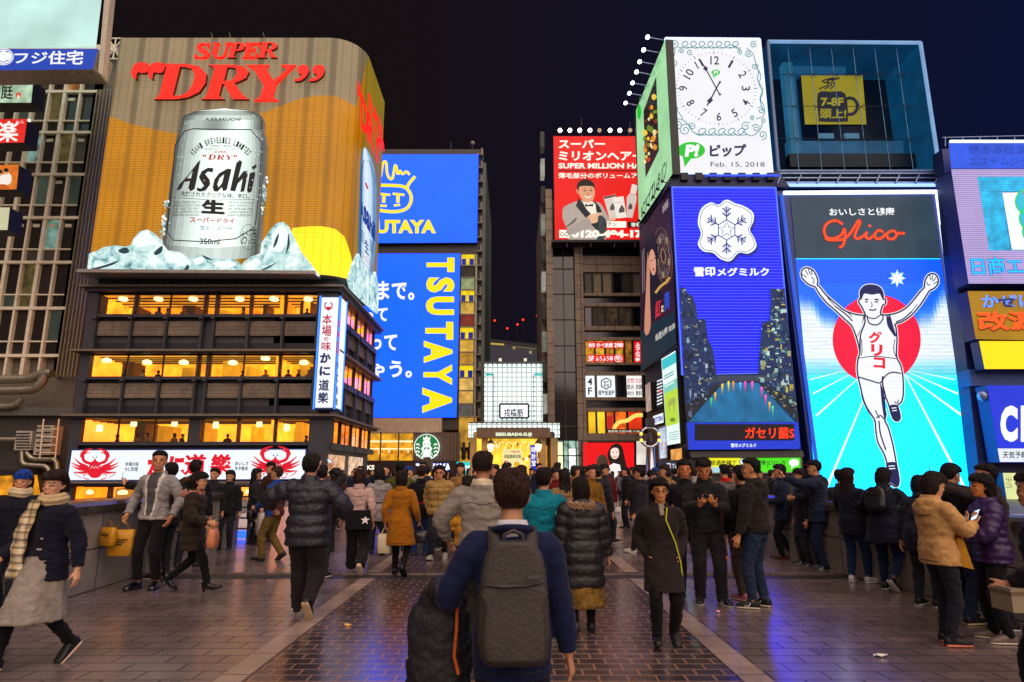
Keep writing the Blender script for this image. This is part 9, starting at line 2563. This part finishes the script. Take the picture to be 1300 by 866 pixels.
lh = person(1090,740,-58,'woman with long brown hair, black coat and white trainers smiling to the right',H=1.64,legs={'L':{'x':.06,'yaw':20},'R':{'x':.06,'y':.07,'yaw':-15}},top=TOP('#151829',.42,t=.018),trousers=TR('#15264a',crop=.01,turnup='#4a5a80'),shoes=dict(upper='#cfcbd0',sole='#dcd8dc'),hair=HS('long','#1f0f0e',170),arms={'L':{'to':(.06,.17,.62),'hint':(.8,-.4,-1),'curl':45},'R':{'to':(.09,.17,.60),'hint':(.8,-.4,-1),'curl':45}},voxel=.0095)
hold_bag(lh,1,'tote_bag',.26,.34,.08,mat('#9a9688',.6,var=.25,scale=18),'pale checked tote bag hanging from the hand of the long haired woman',drop=.10,yaw=60)
lb = person(1131,750,-52,'woman with dark hair and black backpack bending over the right parapet',H=1.66,lean=14,legs={'L':{'x':.06,'y':.05},'R':{'x':.065,'y':-.10,'lift':.06,'pitch':42}},top=TOP('#141728',.38,t=.02,flare=.05),trousers=TR('#13203c',crop=.015,turnup='#3a4a6c'),shoes=dict(upper='#101016',sole='#d8d4d0'),hair=HS('bob','#130d0e',160),arms={'L':{'to':(.14,.24,.70),'hint':(1,.1,-1)},'R':{'to':(.14,.24,.70),'hint':(1,.1,-1)}},head=(10,0,0),voxel=.0095)
rucksack(lb,'glossy black leather backpack on the woman bending over the right parapet','#1a1a20',w=.28,h=.32,d=.14,z=.62,sheen=.25)
person(1066,0,-30,'person in dark grey coat behind the long haired woman at the right parapet',D=11.4,H=1.62,legs=STAND,top=TOP('#26262c',.40,t=.018),trousers=TR(),shoes=SN,hair=HS('short'))
person(1157,0,-60,'person in dark coat bent over the right parapet beside the black backpack',D=8.3,H=1.56,lean=16,legs=STAND,top=TOP('#1a1c2a',.42,t=.02),trousers=TR(),shoes=SN,hair=HS('bob','#181010',80))
cj = person(1206,818,-84,'woman in camel hooded jacket and black trousers looking at her phone',H=1.58,build=1.0,legs={'L':{'x':.055,'y':.02,'yaw':5},'R':{'x':.055,'y':-.03,'yaw':-8}},top=TOP('#bd925a',.46,t=.022,hood=True,boxy=.9,wrinkle=.008,collar_h=.03),trousers=TR('#1c1c26',w=.006),shoes=dict(upper='#14131a',sole='#d87a5c',laces='#d88a78',sole_h=.03),hair=HS('bob','#22120e',240),arms={'L':{'to':(.03,.20,.70),'hint':(.6,-.4,-1),'dir':(-.25,.6,.5),'palm':(0,-.5,.5),'thumb':(0,.2,1),'curl':42},'R':{'to':(.05,.22,.70),'hint':(.7,-.4,-1),'dir':(-.25,.6,.5),'palm':(0,-.5,.5),'thumb':(0,.2,1),'curl':42}},head=(20,0,0),voxel=.0085,cv=.012,skin='#cf9a70')
phone(cj,1,'phone held in both hands by the camel jacket woman')
P = FIG[cj.name];m = MB()
t = thing('pouch',carry(cj,(0,.26,.60*P.H)),'small colourful printed pouch below the hands of the camel jacket woman','pouch');f = lambda x, y, z:carry(cj,(x,y,z))
m.hexa([f(-.07,.21,.615*P.H),f(.07,.21,.615*P.H),f(.07,.19,.69*P.H),f(-.07,.19,.69*P.H)],[f(-.07,.26,.625*P.H),f(.07,.26,.625*P.H),f(.07,.235,.695*P.H),f(-.07,.235,.695*P.H)],mat('#c8401c',.5,var=.9,scale=30));m.build('pouch_body',t)
t = thing('shoulder_bag',carry(cj,(0,.14,.46*P.H)),'mustard cloth bag hanging at the front of the camel jacket woman','bag');m = MB()
m.hexa([f(.10,.08,.46*P.H),f(.16,.08,.46*P.H),f(.16,.09,.62*P.H),f(.12,.09,.62*P.H)],[f(.10,.22,.44*P.H),f(.16,.22,.44*P.H),f(.16,.15,.62*P.H),f(.12,.15,.62*P.H)],cloth('#a8761c'));m.build('bag_body',t)
person(1228,790,-70,'youth in dark hooded coat looking down at the parapet behind the camel jacket',H=1.68,legs={'L':{'x':.06,'y':.10},'R':{'x':.06,'y':-.05}},top=TOP('#211e2b',.44,t=.022,hood=True),trousers=TR('#17243c'),shoes=dict(upper='#101012',sole='#c8b48c'),hair=HS('short','#0f0c10',160),head=(20,0,0))
pp = person(1253,0,65,'man in dark coat photographing with a raised phone at the far right',D=7.15,H=1.66,legs=STAND,top=TOP('#2a2224',.44,t=.02),trousers=TR(),shoes=SN,hair=HS('crop','#0e0b0c',120),arms={'R':{'to':(.02,.30,.90),'hint':(.8,0,-1),'dir':(0,.2,1),'palm':(0,1,0),'curl':45},'L':{'to':(.04,.30,.88),'hint':(.8,0,-1),'dir':(0,.2,1),'palm':(0,1,0),'curl':45}})
phone(pp,1,'phone in a clear case held up at the right end of the parapet')
person(1277,815,75,'woman in purple padded jacket with warm lit face at the right edge',H=1.56,legs=STAND,top=TOP(mat('#2e0f4a',.5,var=.2,scale=8),.47,t=.026,puff=.07),trousers=TR('#141018'),shoes=dict(upper='#7a6a60',sole='#d8c8b8'),hair=HS('bob','#1c100c',120),arms={'L':{'to':(.08,.20,.62),'hint':(.8,-.4,-1)},'R':{'to':(.02,.22,.66),'hint':(.8,-.4,-1),'curl':35}},skin='#cf8248',voxel=.0095)
de = person(1314,0,40,'dark coated figure cut by the right edge carrying a pale box',D=4.3,H=1.58,legs=walk(.1),top=TOP('#0e0b0d',.40,t=.022),trousers=TR('#0c0a0c'),shoes=dict(),hair=HS('short','#120c0b',120),arms={'L':{'to':(.20,.10,.58),'curl':45},'R':{}},voxel=.0095)
hp = carry(de,FIG[de.name].arm[0][2]);m = MB();m.box((hp.x-.06,hp.y-.09,hp.z-.15),(hp.x+.14,hp.y+.09,hp.z-.01),mat('#8f8068',.6,var=.1));m.box((hp.x-.063,hp.y-.093,hp.z-.05),(hp.x+.143,hp.y+.093,hp.z-.03),mat('#6a5a40',.6));tag(m.build('carton'),'pale carton held low by the dark figure at the right edge','box')
# --- the packed crowd between the bridge and the arcade
protos = []
rp = random.Random(21)
defs = [('black padded jacket and dark jeans',dict(top=TOP('#1f2027',.47,t=.024,puff=.12),trousers=TR('#1a2236'),hair=HS('short',locks=30))),('long black coat',dict(top=TOP('#1d1c22',.32,t=.016),trousers=TR(),hair=HS('bob',locks=30))),('brown jacket',dict(top=TOP('#4a3018',.47,t=.02),trousers=TR(),hair=HS('short','#1c120d',30))),('grey coat',dict(top=TOP('#6a6664',.38,t=.016),trousers=TR(),hair=HS('long','#150e0c',30))),('camel coat',dict(top=TOP('#8a6438',.36,t=.016),trousers=TR(),hair=HS('bob','#241410',30))),('navy coat',dict(top=TOP('#10162e',.42,t=.018),trousers=TR(),hair=HS('crop',locks=30))),('dark red jacket',dict(top=TOP('#5a1214',.47,t=.02),trousers=TR('#141a2c'),hair=HS('short',locks=30))),('olive parka',dict(top=TOP('#34341a',.42,t=.022,hood=True),trousers=TR(),hair=HS('short','#1a100c',30))),('pale knit sweater',dict(top=TOP('#a09488',.49,t=.018),trousers=TR('#20242c'),hair=HS('bob','#2a160f',30))),('blue cap and dark jacket',dict(top=TOP('#15181f',.47,t=.02),trousers=TR(),hair=HS('crop',locks=20),cap=('#123a8c','#123a8c'))),]
spots = []
def free(x,y,d=.55):return all((x-a)**2+(y-b)**2>d*d for a,b in spots)
for o in list(FIG):
	ob = bpy.data.objects[o];spots.append((ob.location.x,ob.location.y))
pts = []
tries = 0
near = 0
while len(pts)<128 and tries<9000:
	tries+=1
	D = rp.choice([rp.uniform(12.2,17),rp.uniform(15,22),rp.uniform(18,32),rp.uniform(26,46)]);px = rp.uniform(415,985)
	if px<470 and D<18:continue
	if D<15 and not (520<px<860):continue
	if 850<px and D<15.8:continue
	x = pz(px,D)
	if x<-9.2 or x>8.6:continue
	if not free(x,D,.6):continue
	spots.append((x,D));pts.append((x,D,px))
where = lambda px:'in the crowd before the bookshop screens' if px<590 else ('in the crowd before the arcade gate' if px<720 else ('in the crowd below the red billboard' if px<850 else 'in the crowd under the snowflake sign'))
for k, (dsc,S) in enumerate(defs):
	S = dict(S);S.setdefault('shoes',SN);S.update(H=1.62+.02*(k%6),legs=walk(.08) if k%2 else STAND,arms=swing(.05) if k%2 else {},seed=100+k,voxel=.016,cv=.02)
	r = figure(S);protos.append((dsc,r))
for i, (x,y,px) in enumerate(pts):
	dsc, r = protos[i%len(protos)]
	rz = R(rp.choice([0,0,180,180,90,-90])+rp.uniform(-35,35))
	lab = f'person in {dsc} {where(px)}';grp = f'{dsc} {where(px)}'
	z = .03
	if i<len(protos):
		r.location = (x,y,z);r.rotation_euler = (0,0,rz);r['label'] = lab;r['group'] = grp;r['category'] = 'person'
	else:
		s_ = rp.uniform(.95,1.06);dup(r,(x,y,z),rz,lab,grp,s_)
		# --- diners behind the restaurant windows: only head and shoulders show above the sills
names = ['top','second','third','lowest']
for i, r in enumerate(rows[:3]):
	z0 = zf(r['win'][1])
	used = set()
	for k in range(9 if i else 6):
		a_, b_ = rp.choice([q for q in r['xs'] if q[1]-q[0]>20])
		px = rp.uniform(a_+5,b_-5)
		if any(abs(px-u)<9 for u in used):continue
		used.add(px);dsc, src = protos[rp.randrange(0,9)]
		x = FK.at(px,r['win'][1]).x;s_ = rp.uniform(.96,1.02)
		dup(src,(x,40.62+rp.random()*.25,z0-(1.12 if i else 1.06)),R(rp.choice([90,-90,180,0])+rp.uniform(-30,30)),f'diner at a table behind the {names[i]} row of amber restaurant windows',f'diners in the {names[i]} window row',s_)
